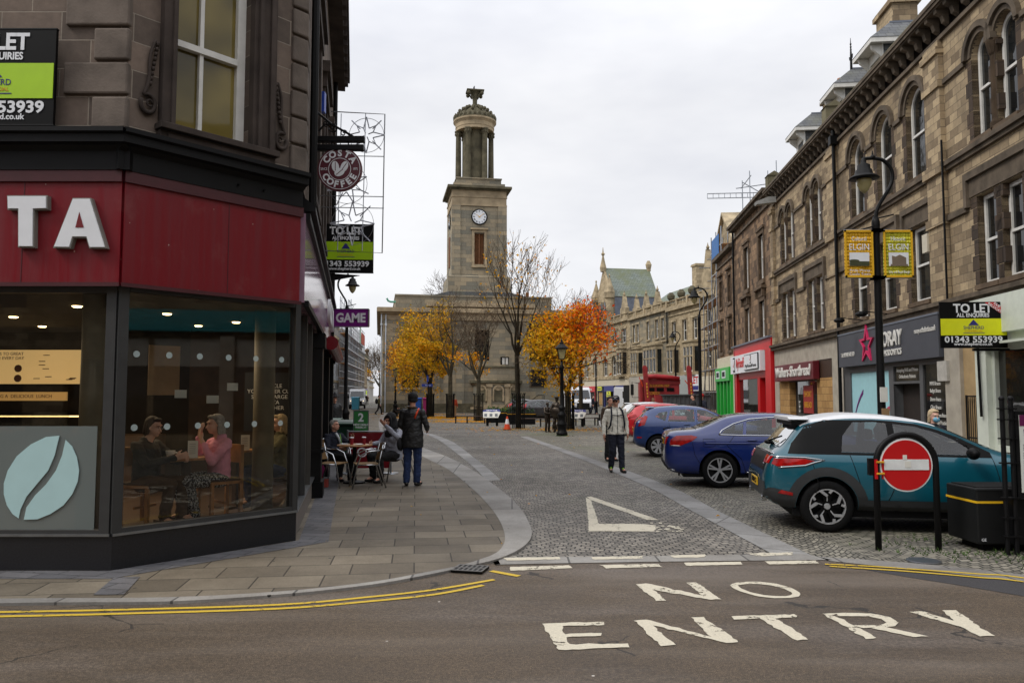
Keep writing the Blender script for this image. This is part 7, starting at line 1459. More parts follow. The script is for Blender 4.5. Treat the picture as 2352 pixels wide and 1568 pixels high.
# litter bin and notice frame
lb=thing('litter_bin','square dark grey litter bin with a yellow stripe beside the no entry hoop','litter bin',(5.23,8.92,0))
m=MB(); m.box(0,1.0,0,.62,.08,.70); m.build('bin_body',M['plastic_black'],lb,bevel=.015); m=MB(); m.box(-.004,1.004,-.004,.624,.535,.56); m.build('yellow_stripe',M['plate_yellow'],lb); m=MB(); m.box(.04,.96,.04,.58,.66,.712); m.build('bin_opening',M['rubber'],lb); m=MB(); m.box(.1,.9,.08,.5,0,.1); m.build('bin_foot',M['rubber'],lb); m=MB(); m.box(-.008,1.008,-.008,.02,.685,.705); m.build('bin_rim',M['plastic_grey'],lb); text('bin_label','GE',.045,M['sign_white'],lb,(.06,-.008,.13),ext=.001)
nf=thing('notice_frame','black framed information board with a purple heading beside the litter bin','information board',(5.52,8.75,0))
for x in (-.07,.03,.95): m=MB(); m.tube([(x,0,0),(x,0,1.7)],.026,8); m.ell((x,0,1.71),.032); m.build('post',M['black_paint'],nf)
for z in (.2,.4,.62,1.0,1.27,1.48,1.6): m=MB(); m.box(-.11,.08,-.035,.035,z-.008,z+.008); m.build('clamp',M['black_paint'],nf)
m=MB(); m.box(.06,.93,-.02,.02,.62,1.57); m.build('board_frame',M['black_paint'],nf); m=MB(); m.box(.1,.9,-.028,-.02,.68,1.53); p=m.build('poster',paint('poster_pale',(210,214,208),rough=.4,var=.04),nf); m=MB(); m.box(.1,.9,-.032,-.028,1.41,1.53); h=m.build('poster_heading',paint('plum',(92,20,70),rough=.4),p)
text('heading_text','Embrace Elgin',.09,M['sign_white'],h,(.16,-.036,1.465),ext=.001,align='LEFT',shear=.3); text('welcome_text','Welcome',.11,M['plum'],p,(.12,-.032,1.33),ext=.001,align='LEFT',shear=.3,bold=.002); text('sub_text','HIGH STREET',.035,M['plum'],p,(.2,-.032,1.26),ext=.001,align='LEFT')
m=MB(); random.seed(5)
for i in range(16):
    z=1.2-i*.018
    if i in (4,9): continue
    m.box(.13,.13+.5+.25*random.random(),-.031,-.028,z,z+.006)
m.build('text_lines',paint('print_grey',(110,112,112)),p); m=MB(); m.box(.13,.5,-.032,-.028,.8,.91); q=m.build('photo',M['blue_sign'],p); m=MB(); m.box(.26,.3,-.034,-.032,.81,.9); m.box(.14,.49,-.034,-.032,.8,.83); m.build('photo_tower',M['sign_white'],q)
m=MB(); m.box(.06,.93,.05,.5,.1,.6); m.build('base_box',M['black_paint'],nf); box('sign_panel',M['sign_white'],nf,.42,.8,.03,.05,.28,.38); text('panel_text','E',.09,M['plum'],nf,(.5,.028,.33),ext=.001)
# letting boards
def letting(name,label,W,H,mat,loc,rz,right=0):
    b=thing('letting_board',label,'letting sign',loc,rz); m=MB(); m.box(-W/2,W/2,-.02,.02,0,H); o=m.build('board',M['sign_black'],b)
    m=MB(); m.box(-W/2+.012,W/2-.012,-.026,-.02,H*.27,H*.64); c=m.build('lime_panel',mat,o); k=W/1.25
    fit('board_text','TO LET',-.37*k,.36*k,H*.87,.17*k,M['sign_white'],o,-.024,.002,.008); fit('board_text','ALL ENQUIRIES',-.31*k,.30*k,H*.71,.075*k,M['sign_white'],o,-.024,.002,.003); fit('board_text','01343 553939',-.55*k,.53*k,H*.18,.12*k,M['sign_white'],o,-.024,.002,.005); fit('board_text','www.shepherd.co.uk',-.38*k,.34*k,H*.07,.06*k,M['sign_white'],o,-.024,.002,.002)
    m=MB(); m.prism([(-.1*k,H*.49),(.1*k,H*.49),(0,H*.62)],-.03,-.026); m.box(-.2*k,.2*k,-.03,-.026,H*.315,H*.325); m.build('logo_mark',M['navy_mark'],c); fit('logo_text','SHEPHERD',-.19*k,.19*k,H*.44,.065*k,M['navy_mark'],c,-.028,.002); fit('logo_text','COMMERCIAL',-.17*k,.17*k,H*.365,.04*k,M['gold_text'],c,-.028,.002)
    m=MB(); m.box(-W/2-.005,W/2+.005,-.024,.022,-.012,0); m.box(-W/2-.005,W/2+.005,-.024,.022,H,H+.012); m.build('board_edge',M['plastic_black'],b); return b,o
letting('letting_board','black and lime TO LET board fixed to the cafe wall, cut by the left edge',1.25,.98,M['lime'],(-5.235,7.72,4.46),0)
b,o=letting('letting_board','black and lime TO LET board jutting from the cafe wall above the purple sign',1.2,1.06,M['lime'],(-3.64,17.0,4.42),R(4)); m=MB(); m.prism([(-.6,-.0),(.3,-.05),(-.55,-.22)],.03,.1); m.box(-.7,-.55,.02,.1,.0,.9); m.build('wall_bracket',M['black_paint'],b)
b,o=letting('letting_board','black and yellow TO LET board with a red corner flash above the white shopfront',1.58,1.1,M['yellow_sign'],(11.22,19,2.9),R(-3)); m=MB(); m.prism([(.28,1.1),(.79,.72),(.79,.9),(.52,1.1)],-.03,-.025); f=m.build('red_flash',M['red_shop'],o); text('flash_text','DUE TO\nRELOCATION',.085,M['sign_white'],f,(.6,-.034,.955),(PI/2,R(36),0),ext=.002,bold=.002); m=MB(); m.box(.0,1.2,.03,.09,-.08,-.02); m.build('wall_bracket',M['black_paint'],b)
# hanging coffee sign
hs=thing('hanging_sign','round maroon coffee sign hanging from a scrolled iron bracket on the cafe','hanging sign',(-2.84,10.8,0))
m=MB(); m.tube([(0,0,5.25),(0,0,5.85)],.016,5); m.tube([(0,0,5.8),(.3,0,5.55),(.6,0,5.38)],.018,5); m.tube([(.12,0,5.45),(.2,0,5.55),(.35,0,5.55)],.014,5)
def spiral(m,cx,cz,r,a0,turns,rad=.009,sg=1): m.tube([(cx+r*(1-t/26)*math.cos(R(a0+sg*turns*360*t/24)),0,cz+r*(1-t/26)*math.sin(R(a0+sg*turns*360*t/24))) for t in range(25)],rad,5)
spiral(m,.07,5.68,.06,90,1.4); spiral(m,.33,5.5,.07,180,1.5); spiral(m,.22,5.56,.05,0,1.4,sg=-1); spiral(m,.47,5.42,.05,30,1.3); spiral(m,.06,5.36,.05,270,1.3); m.build('scroll_bracket',BI,hs)
m=MB(); m.box(.08,.77,-.05,.05,5.29,5.37); m.tube([(0,0,5.31),(.08,0,5.31)],.02,6); m.build('lamp_bar',M['black_paint'],hs,bevel=.008); m=MB(); m.box(.1,.76,-.05,.05,5.17,5.25); m.build('lamp_bar',M['black_paint'],hs,bevel=.008)
m=MB(); [m.tube([(x,0,5.3),(x,0,5.1)],.01,5) for x in (.31,.54)]; m.build('hanger',BI,hs)
DX,DZ=.43,4.9; m=MB(); m.lathe([(0,-.03),(.31,-.03),(.312,0),(.31,.03),(0,.03)],(DX,0,DZ),44,'y'); d=m.build('sign_disc',paint('costa_maroon',(88,28,42),rough=.4,var=.06),hs)
m=MB()
for r in (.285,.155): m.tube([(DX+r*math.cos(2*PI*k/48),-.031,DZ+r*math.sin(2*PI*k/48)) for k in range(48)],.005,4,closed=True)
m.build('white_ring',M['sign_white'],d)
for word,top in (('COSTA',True),('COFFEE',False)):
    n_=len(word)
    for i,ch in enumerate(word):
        st_a=27 if top else 24; a=90-(i-(n_-1)/2)*st_a if top else 270+(i-(n_-1)/2)*st_a; r=.222
        text('sign_letter',ch,.125,M['sign_white'],d,(DX+r*math.cos(R(a)),-.034,DZ+r*math.sin(R(a))),(PI/2,R(-(a-90)) if top else R(-(a-270)),0),ext=.003,bold=.005)
text('sign_text','SINCE',.052,M['sign_white'],d,(DX-.22,-.034,DZ+.0),ext=.002,sx=.7); text('sign_text','1971',.052,M['sign_white'],d,(DX+.22,-.034,DZ),ext=.002,sx=.7)
for (x,z,rx,rz_,an) in ((-.06,.035,.05,.078,12),(.065,.035,.05,.078,-22),(0,-.045,.075,.055,28)):
    y=-.036 if rz_<.07 else -.032; m=MB(); m.T=Matrix.Translation((DX+x,y,DZ+z))@Matrix.Rotation(R(-an),4,'Y'); m.prism([(rx*math.cos(2*PI*k/24),rz_*math.sin(2*PI*k/24)) for k in range(24)],-.004,.002); m.build('coffee_bean',M['sign_white'],d)
    m=MB(); m.T=Matrix.Translation((DX+x,y-.004,DZ+z))@Matrix.Rotation(R(-an),4,'Y'); m.tube([(.012*math.sin(t*1.2),0,t*.06) for t in (-1,-.5,0,.5,1)] if rx<rz_ else [(t*.06,0,.012*math.sin(t*1.2)) for t in (-1,-.5,0,.5,1)],.006,4); m.build('bean_line',M['costa_maroon'],d)
# christmas light frame
xm=thing('christmas_light_frame','unlit silver christmas star light frame fixed on the cafe side wall','light decoration',(-3.32,13.2,0))
m=MB(); W_=1.13; m.tube([(.2,0,6.62),(W_,0,6.57),(W_-.02,0,4.16),(.05,0,4.2),(0,0,5.0),(.0,0,6.2)],.011,5); 
for z in (5.85,5.15,4.95): m.tube([(0,0,z),(W_,0,z-.02)],.008,5)
for x in (.38,.8): m.tube([(x,0,6.58),(x-.03,0,4.2)],.008,5)
m.build('frame',M['steel'],xm); m=MB(); m.box(-.06,.1,-.06,.06,6.6,6.95); m.build('fixing_box',M['blue_sign'],xm)
for (cx,cz,r,a0) in ((.82,6.2,.30,0),(.5,5.35,.34,20),(.6,4.66,.36,0)):
    m=MB(); 
    for k in range(8):
        a=R(a0+45*k+22); b=R(a0+45*k); tip=(cx+r*1.05*math.cos(b),-.02,cz+r*1.05*math.sin(b)); v0=(cx+r*.42*math.cos(b-R(22)),-.02,cz+r*.42*math.sin(b-R(22))); v1=(cx+r*.42*math.cos(a),-.02,cz+r*.42*math.sin(a))
        if k%2==0: m.tube([v0,tip],.011,5); m.tube([tip,v1],.011,5); m.tube([v1,(cx+r*.12*math.cos(a),-.02,cz+r*.12*math.sin(a))],.011,5)
        else: m.tube([v0,(cx+r*.8*math.cos(b),-.02,cz+r*.8*math.sin(b)),v1],.011,5); m.tube([(cx+r*.5*math.cos(b),-.02,cz+r*.5*math.sin(b)),(cx+r*1.2*math.cos(b),-.02,cz+r*1.2*math.sin(b))],.011,5)
    o=m.build('star',M['led_tube'],xm); m=MB(); m.tube([(cx+r*math.cos(2*PI*k/36),0,cz+r*math.sin(2*PI*k/36)) for k in range(36)],.005,4,closed=True); m.build('star_ring',M['steel'],o)
gs=thing('hanging_sign','small rectangular purple shop sign with white capitals projecting over the pavement','hanging sign',(-4.56,20,3.5)); m=MB(); m.box(0,.88,-.06,.06,0,.44); o=m.build('sign_box',M['purple_sign'],gs); m=MB(); m.box(-.01,.89,-.07,.07,-.015,.0); m.box(-.01,.89,-.07,.07,.44,.455); m.box(.88,.9,-.07,.07,0,.44); m.box(-.25,0,-.03,.03,.1,.35); m.build('sign_edge',M['steel'],gs); fit('sign_text','GAME',.06,.82,.22,.23,M['sign_white'],o,-.066,.004,.012)
# finger sign, benches, boards, cone, planters
fs=thing('finger_sign','black signpost with blue finger signs beside the second yellow maple','signpost',G(983,959)); m=MB(); m.tube([(0,0,0),(0,0,3.3)],.05,8); m.build('post',BI,fs); m=MB(); m.box(-.5,.35,-.03,.03,2.4,2.62); m.build('sign_arm',M['blue_sign'],fs); text('sign_text','Museum',.14,M['sign_white'],fs,(0,-.035,2.51),ext=.002); m=MB(); m.box(-.04,.04,-.5,.0,2.8,3.2); m.box(-.12,-.03,-.02,.02,2.7,3.3); m.build('sign_arm',M['blue_sign'],fs)
def bench(label,loc,L=1.7,rz=0):
    b=thing('bench',label,'bench',loc,rz,'backless wooden benches in the plaza'); m=MB(); [m.box(-L/2,L/2,-.24+.13*i,-.24+.13*i+.1,.42,.46) for i in range(4)]; m.build('seat',M['wood_dk'],b)
    for x in (-L/2+.05,-.1*L,L/2-.05): m=MB(); m.box(x-.03,x+.03,-.22,-.16,0,.42); m.box(x-.03,x+.03,.18,.24,0,.42); m.box(x-.03,x+.03,-.22,.24,.38,.42); m.build('leg',BI,b)
bench('dark wooden backless bench left of the bare tree and its information panel',(-2.6,49,0),1.9); bench('dark wooden backless bench behind the parked bicycles at the left church corner',(-8.6,63.5,0),1.6); bench('dark wooden backless bench nearest the right side of the orange maple',(4.25,45.5,0),1.5,R(20)); bench('dark wooden backless bench beyond the nearer one right of the orange maple',(5.1,54,0),1.9)
bench('long dark wooden backless bench in front of the dark parked car and statue',(1.9,44,0),3.0)
def infob(label,loc,rz):
    b=thing('information_panel',label,'information panel',loc,rz,'angled information panels'); 
    [box('leg',BI,b,x-.07,x+.07,-.04,.04,0,.55) for x in (-.24,.3)]; m=MB(); T=Matrix.Translation((0,0,.7))@Matrix.Rotation(R(-40),4,'X'); m.T=T; m.prism([(-.48,-.3),(.36,-.3),(.5,.08),(.45,.3),(-.3,.3),(-.5,.22)],-.02,.02); p=m.build('panel',M['paper'],b)
    m=MB(); m.T=T; m.prism([(-.5,.12),(-.2,.16),(0,.1),(.25,.17),(.5,.1),(.45,.3),(-.3,.3),(-.5,.22)],-.025,-.02); m.build('panel_heading',M['royal_blue'],p); m=MB(); m.T=T; [m.box(x,x+.16,-.026,-.02,-.22,-.02) for x in (-.42,-.12,.18)]; m.build('panel_photo',paint('photo_grey',(96,100,104)),p)
    m=MB(); m.T=T; [m.box(-.3+.09*i,-.24+.09*i,-.03,-.024,.2,.25) for i in range(7)]; m.build('panel_title',M['sign_white'],p)
infob('angled white and blue information panel in front of the bare tree left of the cone',(-1.15,44.6,0),0); infob('angled white and blue information panel right of the victorian lamp',(3.62,43.7,0),R(-12))
cn=thing('traffic_cone','orange and white traffic cone standing left of the tallest bare tree','traffic cone',G(1165,987)); m=MB(); m.box(-.22,.22,-.22,.22,0,.04); m.build('cone_base',M['rubber'],cn); m=MB(); m.lathe([(.17,.04),(.115,.3)],(0,0,0),16); m.build('cone_body',M['orange'],cn,smooth=False); m=MB(); m.lathe([(.116,.3),(.062,.55)],(0,0,0),16); m.build('cone_sleeve',M['sign_white'],cn); m=MB(); m.lathe([(.062,.55),(.035,.68)],(0,0,0),16); m.build('cone_tip',M['orange'],cn)
def planter(label,loc,w_=1.5,pl=True):
    p=thing('planter',label,'planter',loc,0,'black planters in the plaza'); m=MB(); m.box(-w_/2,w_/2,-.4,.4,0,.7); m.build('planter_box',M['black_paint'],p,bevel=.02); m=MB(); m.box(-w_/2-.01,w_/2+.01,-.41,.41,.6,.63); m.build('gold_band',M['gold_text'],p)
    rnd=random.Random(len(label)); m=MB()
    for i in range(420):
        c=Vector((rnd.uniform(-w_/2.1,w_/2.1),rnd.uniform(-.36,.36),.72+abs(rnd.gauss(0,.12)))); 
        if pl and i<260: c=Vector((-.25+rnd.gauss(0,.16),rnd.gauss(0,.16),.8+abs(rnd.gauss(.0,.38))))
        n_=Vector((rnd.gauss(0,1),rnd.gauss(0,1),rnd.gauss(0,1))).normalized(); x=n_.orthogonal(); y=n_.cross(x); s=.06; m.add([c-x*s,c+y*s*.5,c+x*s,c-y*s*.5],[(0,1,2,3)])
    m.build('plants',M['leaf_bed'] if not pl else paint('shrub_green',(40,66,34),rough=.8,var=.5),p,fix=False)
planter('long black planter with a dark shrub beside the tallest bare tree',(.55,47.5,0),1.7,True); planter('second black planter with low pale plants left of the dark parked car',(-.9,50.2,0),1.5,False)
# bins by the church, bicycles
def wbin(label,loc,mat,rz=0,h=1.05,w_=.58,cat='wheelie bin'):
    b=thing('wheelie_bin',label,cat,loc,rz); m=MB(); m.add([(-w_/2*.85,-.28,.06),(w_/2*.85,-.28,.06),(w_/2*.85,.26,.06),(-w_/2*.85,.26,.06),(-w_/2,-.36,h-.1),(w_/2,-.36,h-.1),(w_/2,.34,h-.1),(-w_/2,.34,h-.1)],[(3,2,1,0),(4,5,6,7),(0,1,5,4),(1,2,6,5),(2,3,7,6),(3,0,4,7)]); m.build('bin_body',mat,b,bevel=.02)
    m=MB(); m.prismx([(-.4,h-.1),(.36,h-.1),(.36,h-.02),(.2,h+.03),(-.3,h),(-.42,h-.05)],-w_/2-.03,w_/2+.03); m.build('lid',mat,b,bevel=.015); m=MB(); m.tube([(-w_/2,.4,h-.06),(w_/2,.4,h-.06)],.018,6); m.build('handle',M['plastic_black'],b)
    for s in (-1,1): m=MB(); m.lathe([(0,-.03),(.1,-.03),(.1,.03),(0,.03)],(s*w_*.45,.28,.1),12,'x'); m.build('wheel',M['rubber'],b)
wbin('blue wheelie bin against the left part of the church wall',(-8.35,70,0),M['blue_bin'],h=1.5,w_=.62); wbin('magenta wheelie bin beside the blue one against the church wall',(-7.6,70,0),M['magenta_bin'],h=1.5,w_=.6)
wbin('left green wheelie bin with closed lid behind the older woman',(-4.85,20.8,.03),M['bin_green'],h=1.08,w_=.62); wbin('right green wheelie bin with closed lid behind the older woman',(-4.3,20.3,.03),M['bin_green'],h=1.05,w_=.6); wbin('pale blue wheelie bin with a green lid far down the left side street',(-18.3,92,0),paint('pale_blue_bin',(70,150,180)),h=1.5,w_=.9)
def bicycle(label,loc,rz,mat):
    b=thing('bicycle',label,'bicycle',loc,rz)
    for x in (-.52,.52):
        m=MB(); m.tube([(x+.33*math.cos(2*PI*k/28),0,.34+.33*math.sin(2*PI*k/28)) for k in range(28)],.018,6,closed=True); w_=m.build('wheel',M['rubber'],b); m=MB(); [m.tube([(x,0,.34),(x+.32*math.cos(2*PI*k/10),0,.34+.32*math.sin(2*PI*k/10))],.003,3) for k in range(10)]; m.tube([(x,-.04,.34),(x,.04,.34)],.02,6); m.build('spokes',M['steel'],w_)
    m=MB(); P_={'bb':(-.05,0,.3),'seat':(-.2,0,.82),'head':(.38,0,.85),'hd':(.42,0,.68),'r':(-.52,0,.34),'f':(.52,0,.34)}
    for a,c in (('bb','seat'),('seat','head'),('bb','hd'),('bb','r'),('seat','r'),('hd','f'),('head','hd')): m.tube([P_[a],P_[c]],.018,6)
    m.tube([P_['head'],(.36,0,.95)],.016,6); m.build('frame',mat,b); m=MB(); m.tube([(.26,-.3,.97),(.34,-.22,1.0),(.38,-.05,.97),(.38,.05,.97),(.34,.22,1.0),(.26,.3,.97)],.013,6); m.tube([(.24,-.31,.97),(.32,-.27,.985)],.02,6); m.tube([(.24,.31,.97),(.32,.27,.985)],.02,6); m.tube([(.4,-.22,.98),(.36,-.3,.93)],.008,4); m.build('handlebar',M['sign_black'],b); m=MB(); m.ell((-.22,0,.88),(.13,.07,.035)); m.build('saddle',M['sign_black'],b)
bicycle('dark bicycle whose handlebars show above the boot of the blue saloon',(3.75,17.85,0),R(80),M['black_paint']); bicycle('bicycle with white fork leaning by the left church corner',(-8.75,66.5,0),R(8),M['steel']); bicycle('dark bicycle leaning beside the seated figure at the church corner',(-9.6,67,0),R(-12),M['black_paint'])
# pavement cafe
def chair(label,loc,rz):     # faces -y
    c=thing('cafe_chair',label,'chair',loc,rz,'wicker and aluminium cafe chairs'); AL=M['chrome']
    for s in (-1,1):
        m=MB(); m.tube([(s*.27,-.3,.0),(s*.25,-.22,.42),(s*.25,-.14,.62),(s*.245,.0,.68),(s*.24,.2,.69)],.015,7); m.build('front_leg',AL,c,smooth=True); m=MB(); m.tube([(s*.24,.32,.0),(s*.23,.18,.44),(s*.22,.26,.8)],.015,7); m.build('rear_leg',AL,c,smooth=True)
    m=MB(); m.tube([(-.24,.2,.69),(-.25,.28,.74),(-.14,.31,.82),(.14,.31,.82),(.25,.28,.74),(.24,.2,.69)],.015,7); m.tube([(-.24,-.2,.43),(-.23,.2,.43)],.012,6); m.tube([(.24,-.2,.43),(.23,.2,.43)],.012,6); m.build('frame',AL,c,smooth=True)
    m=MB(); m.box(-.235,.235,-.24,.2,.425,.45); m.build('seat',M['wicker'],c,bevel=.012); m=MB(); n_=8
    for i in range(n_):
        a0,a1=-.23+.46*i/n_,-.23+.46*(i+1)/n_; f=lambda a:.28-.25*a*a*3; m.add([(a0,f(a0)-.06,.5),(a1,f(a1)-.06,.5),(a1,f(a1)+.02,.81),(a0,f(a0)+.02,.81),(a0,f(a0)-.045,.5),(a1,f(a1)-.045,.5),(a1,f(a1)+.035,.81),(a0,f(a0)+.035,.81)],[(0,1,2,3),(7,6,5,4),(3,2,6,7),(0,4,5,1)])
    m.build('backrest',M['wicker'],c); return c
PZ=.03
chair('empty wicker cafe chair with its back to the cafe wall, left of the table',(-3.42,14.95,PZ),R(78)); chair('empty wicker cafe chair in front of the hooded man, right of the table',(-2.72,14.85,PZ),R(-72)); chair('wicker cafe chair the hooded man sits on',(-2.35,16.1,PZ),R(-62)); chair('wicker cafe chair the older woman sits on behind the table',(-3.62,16.2,PZ),R(35))
ct_=thing('cafe_table','small round wooden pavement cafe table with a black pedestal','table',(-3.1,15.55,PZ)); m=MB(); m.lathe([(0,.72),(.34,.72),(.35,.735),(.34,.75),(0,.75)],(0,0,0),28); m.build('table_top',M['wood'],ct_); m=MB(); m.lathe([(.22,0),(.22,.03),(.05,.06),(.04,.1),(.04,.72)],(0,0,0),14); m.build('pedestal',BI,ct_)
for i,(x,y,l) in enumerate(((-3.15,15.5,'left of two maroon paper cups on the pavement cafe table'),(-2.93,15.6,'right of two maroon paper cups on the pavement cafe table'))): m=MB(); m.lathe([(.032,0),(.042,.13)],(0,0,0),14); o=m.build('paper_cup',M['red_cup'],loc=(x,y,PZ+.75)); setp(o,l,'cup'); m=MB(); m.lathe([(.044,.13),(.044,.142),(.036,.148)],(0,0,0),14); m.build('cup_lid',M['sign_white'],o)
for x,y,l in ((-3.3,15.5,'white saucer on the left side of the pavement cafe table'),(-2.98,15.42,'white saucer on the right side of the pavement cafe table')): m=MB(); m.lathe([(.04,0),(.08,.012),(.085,.016),(.02,.008)],(0,0,0),18); o=m.build('saucer',M['porcelain'],loc=(x,y,PZ+.752)); setp(o,l,'saucer')
cbx=thing('cafe_barrier','maroon canvas cafe barrier with a white letter behind the pavement table','barrier',(-3.05,17.4,PZ)); m=MB(); m.box(-.55,.35,-.01,.01,.12,.9); o=m.build('canvas',M['maroon'],cbx); m=MB(); [m.tube([(x,0,0),(x,0,.95)],.022,8) for x in (-.58,.38)]; m.tube([(-.58,0,.92),(.38,0,.92)],.015,6); m.build('barrier_frame',M['steel'],cbx); text('barrier_letter','COSTA',.3,M['sign_white'],o,(-.1,-.012,.45),ext=.002); m=MB(); m.lathe([(.18,0),(.17,.02)],(.38,0,0),18); m.lathe([(.18,0),(.17,.02)],(-.58,0,0),18); m.build('barrier_foot',M['steel'],cbx)
ab=thing('pavement_poster','green pavement poster stand advertising new deals behind the hooded man','poster stand',(-3.72,19.4,PZ)); m=MB(); m.box(-.19,.19,-.015,.015,.75,1.35); m.tube([(0,0,0),(0,0,.75)],.02,6); m.box(-.2,.2,-.15,.15,0,.04); m.build('stand_frame',M['steel'],ab); m=MB(); m.box(-.17,.17,-.02,-.015,.78,1.32); o=m.build('poster',M['poster_green'],ab); text('poster_text','2',.28,M['sign_white'],o,(0,-.022,1.16),ext=.002,bold=.008); text('poster_text','NEW DEALS\nWEEKLY!',.066,M['sign_white'],o,(0,-.022,.96),ext=.002,bold=.002)
br=thing('brick_block','red painted brick block on the pavement by the cafe pilaster','brick',G(739,1118,PZ),R(5)); m=MB(); m.box(-.12,.12,-.09,.09,0,.15); m.build('block',M['brick_red'],br,bevel=.008); m=MB(); [m.tube([(x,0,.15),(x,0,.2)],.012,5) for x in (-.09,0)]; m.build('peg',M['brick_red'],br)
# grass tufts in the setts
rnd=random.Random(6); m=MB()
for cx,cy,n_,sp in ((5.1,8.75,60,.35),(4.9,9.6,40,.35),(4.5,8.9,24,.25),(5.6,8.4,50,.4),(3.0,43,120,2.0),(-.5,46,120,1.6),(1.6,39,120,1.2),(2.2,33.7,60,.2)):
    for i in range(n_):
        x,y=cx+rnd.gauss(0,sp),cy+rnd.gauss(0,sp*.5)
        for k in range(5): a=rnd.random()*6.3; h=.02+.035*rnd.random(); dx,dy=.03*math.cos(a),.03*math.sin(a); m.add([(x-.004,y,0),(x+.004,y,0),(x+dx,y+dy,h)],[(0,1,2)])
gr=m.build('grass',M['leaf_bed'],fix=False); setp(gr,'short green grass and moss growing in the sett joints','grass',kind='stuff')
# ---------------------------------------------------------------- people; a figure faces -y in its own frame
V=Vector; BZ_='bronze'
def joints(pose,**o):
    J=dict(pelvis=(0,0,.95),waist=(0,0,1.1),chest=(0,-.01,1.28),neck=(0,.01,1.46),head=(0,-.015,1.615),shL=(.185,.01,1.385),elL=(.235,.03,1.13),wrL=(.245,-.05,.89),shR=(-.185,.01,1.385),elR=(-.235,.03,1.13),wrR=(-.245,-.05,.89),
      hipL=(.09,0,.92),knL=(.1,-.03,.5),anL=(.105,.02,.09),toL=(.13,-.15,.04),hipR=(-.09,0,.92),knR=(-.1,-.03,.5),anR=(-.105,.02,.09),toR=(-.13,-.15,.04),look=(0,-1,0))
    if pose=='walk': J.update(knL=(.09,-.18,.52),anL=(.09,-.24,.12),toL=(.1,-.42,.1),knR=(-.09,.06,.5),anR=(-.09,.3,.16),toR=(-.1,.18,.04),elL=(.27,.1,1.14),wrL=(.28,.08,.9),elR=(-.27,-.0,1.14),wrR=(-.29,-.12,.9))
    if pose=='sit':
        for k in ('pelvis','waist','chest','neck','head','shL','shR'): J[k]=(J[k][0],J[k][1]+.02,J[k][2]-.43)
        J.update(hipL=(.1,0,.5),knL=(.13,-.44,.5),anL=(.13,-.40,.09),toL=(.15,-.57,.04),hipR=(-.1,0,.5),knR=(-.13,-.44,.5),anR=(-.13,-.36,.09),toR=(-.15,-.53,.04),elL=(.25,-.05,.72),wrL=(.15,-.28,.66),elR=(-.25,-.05,.72),wrR=(-.15,-.28,.66))
    J.update(o); return {k:V(v) for k,v in J.items()}
def remesh(m,name,mat,parent,vox,sm=4):
    o=m.build(name,mat,parent,fix=True); r=o.modifiers.new('r','REMESH'); r.mode='VOXEL'; r.voxel_size=vox; s=o.modifiers.new('s','SMOOTH'); s.iterations=sm; s.factor=.5
    me=evalmesh(o); o.modifiers.clear(); o.data=me; me.materials.clear(); me.materials.append(mat)
    for p in me.polygons: p.use_smooth=True
    return o
def folds(o,amp,vox):
    me=o.data; nn=[v.normal.copy() for v in me.vertices]
    for v,n_ in zip(me.vertices,nn):
        c=v.co; q=noise.noise(V((c.x*9,c.y*9,c.z*16+c.x*6)))+.6*noise.noise(V((c.x*22+3,c.y*22,c.z*30))); v.co=c+n_*(amp*q)
def hand(m,w,d,palm_n,curl=.5,sc=1.,thumb=1):
    d=d.normalized(); n_=palm_n.normalized(); s=d.cross(n_).normalized(); n_=s.cross(d).normalized()
    for k in (-1,0,1): m.caps(w+s*(.018*k*sc),w+d*.085*sc+s*(.024*k*sc),.019*sc,.016*sc,8)
    for k,(off,L) in enumerate(((-.033,.062),(-.011,.076),(.011,.072),(.031,.056))):
        p=w+d*.085*sc+s*(off*sc); q=p+(d*(1-curl*.4)+n_*curl*.6).normalized()*L*.55*sc; r=q+(d*(1-curl)+n_*curl).normalized()*L*.6*sc; m.caps(p,q,.0098*sc,.009*sc,6); m.caps(q,r,.009*sc,.0075*sc,6)
    t0=w+d*.03*sc-s*(.03*sc*thumb); t1=t0+(d*.7-s*thumb*.7+n_*.3).normalized()*.042*sc; t2=t1+(d*.95-s*.1*thumb+n_*.4).normalized()*.032*sc; m.caps(t0,t1,.014*sc,.012*sc,6); m.caps(t1,t2,.011*sc,.009*sc,6)
def rings(m,L,n=20):
    vs=[];fs=[]
    for (c,rx,ry) in L:
        for k in range(n): a=2*PI*k/n; vs.append((c[0]+rx*math.cos(a),c[1]+ry*math.sin(a),c[2]))
    for i in range(len(L)-1):
        for k in range(n): l=(k+1)%n; fs.append((i*n+k,i*n+l,(i+1)*n+l,(i+1)*n+k))
    fs.append(tuple(range(n-1,-1,-1))); fs.append(tuple((len(L)-1)*n+k for k in range(n))); m.add(vs,fs)
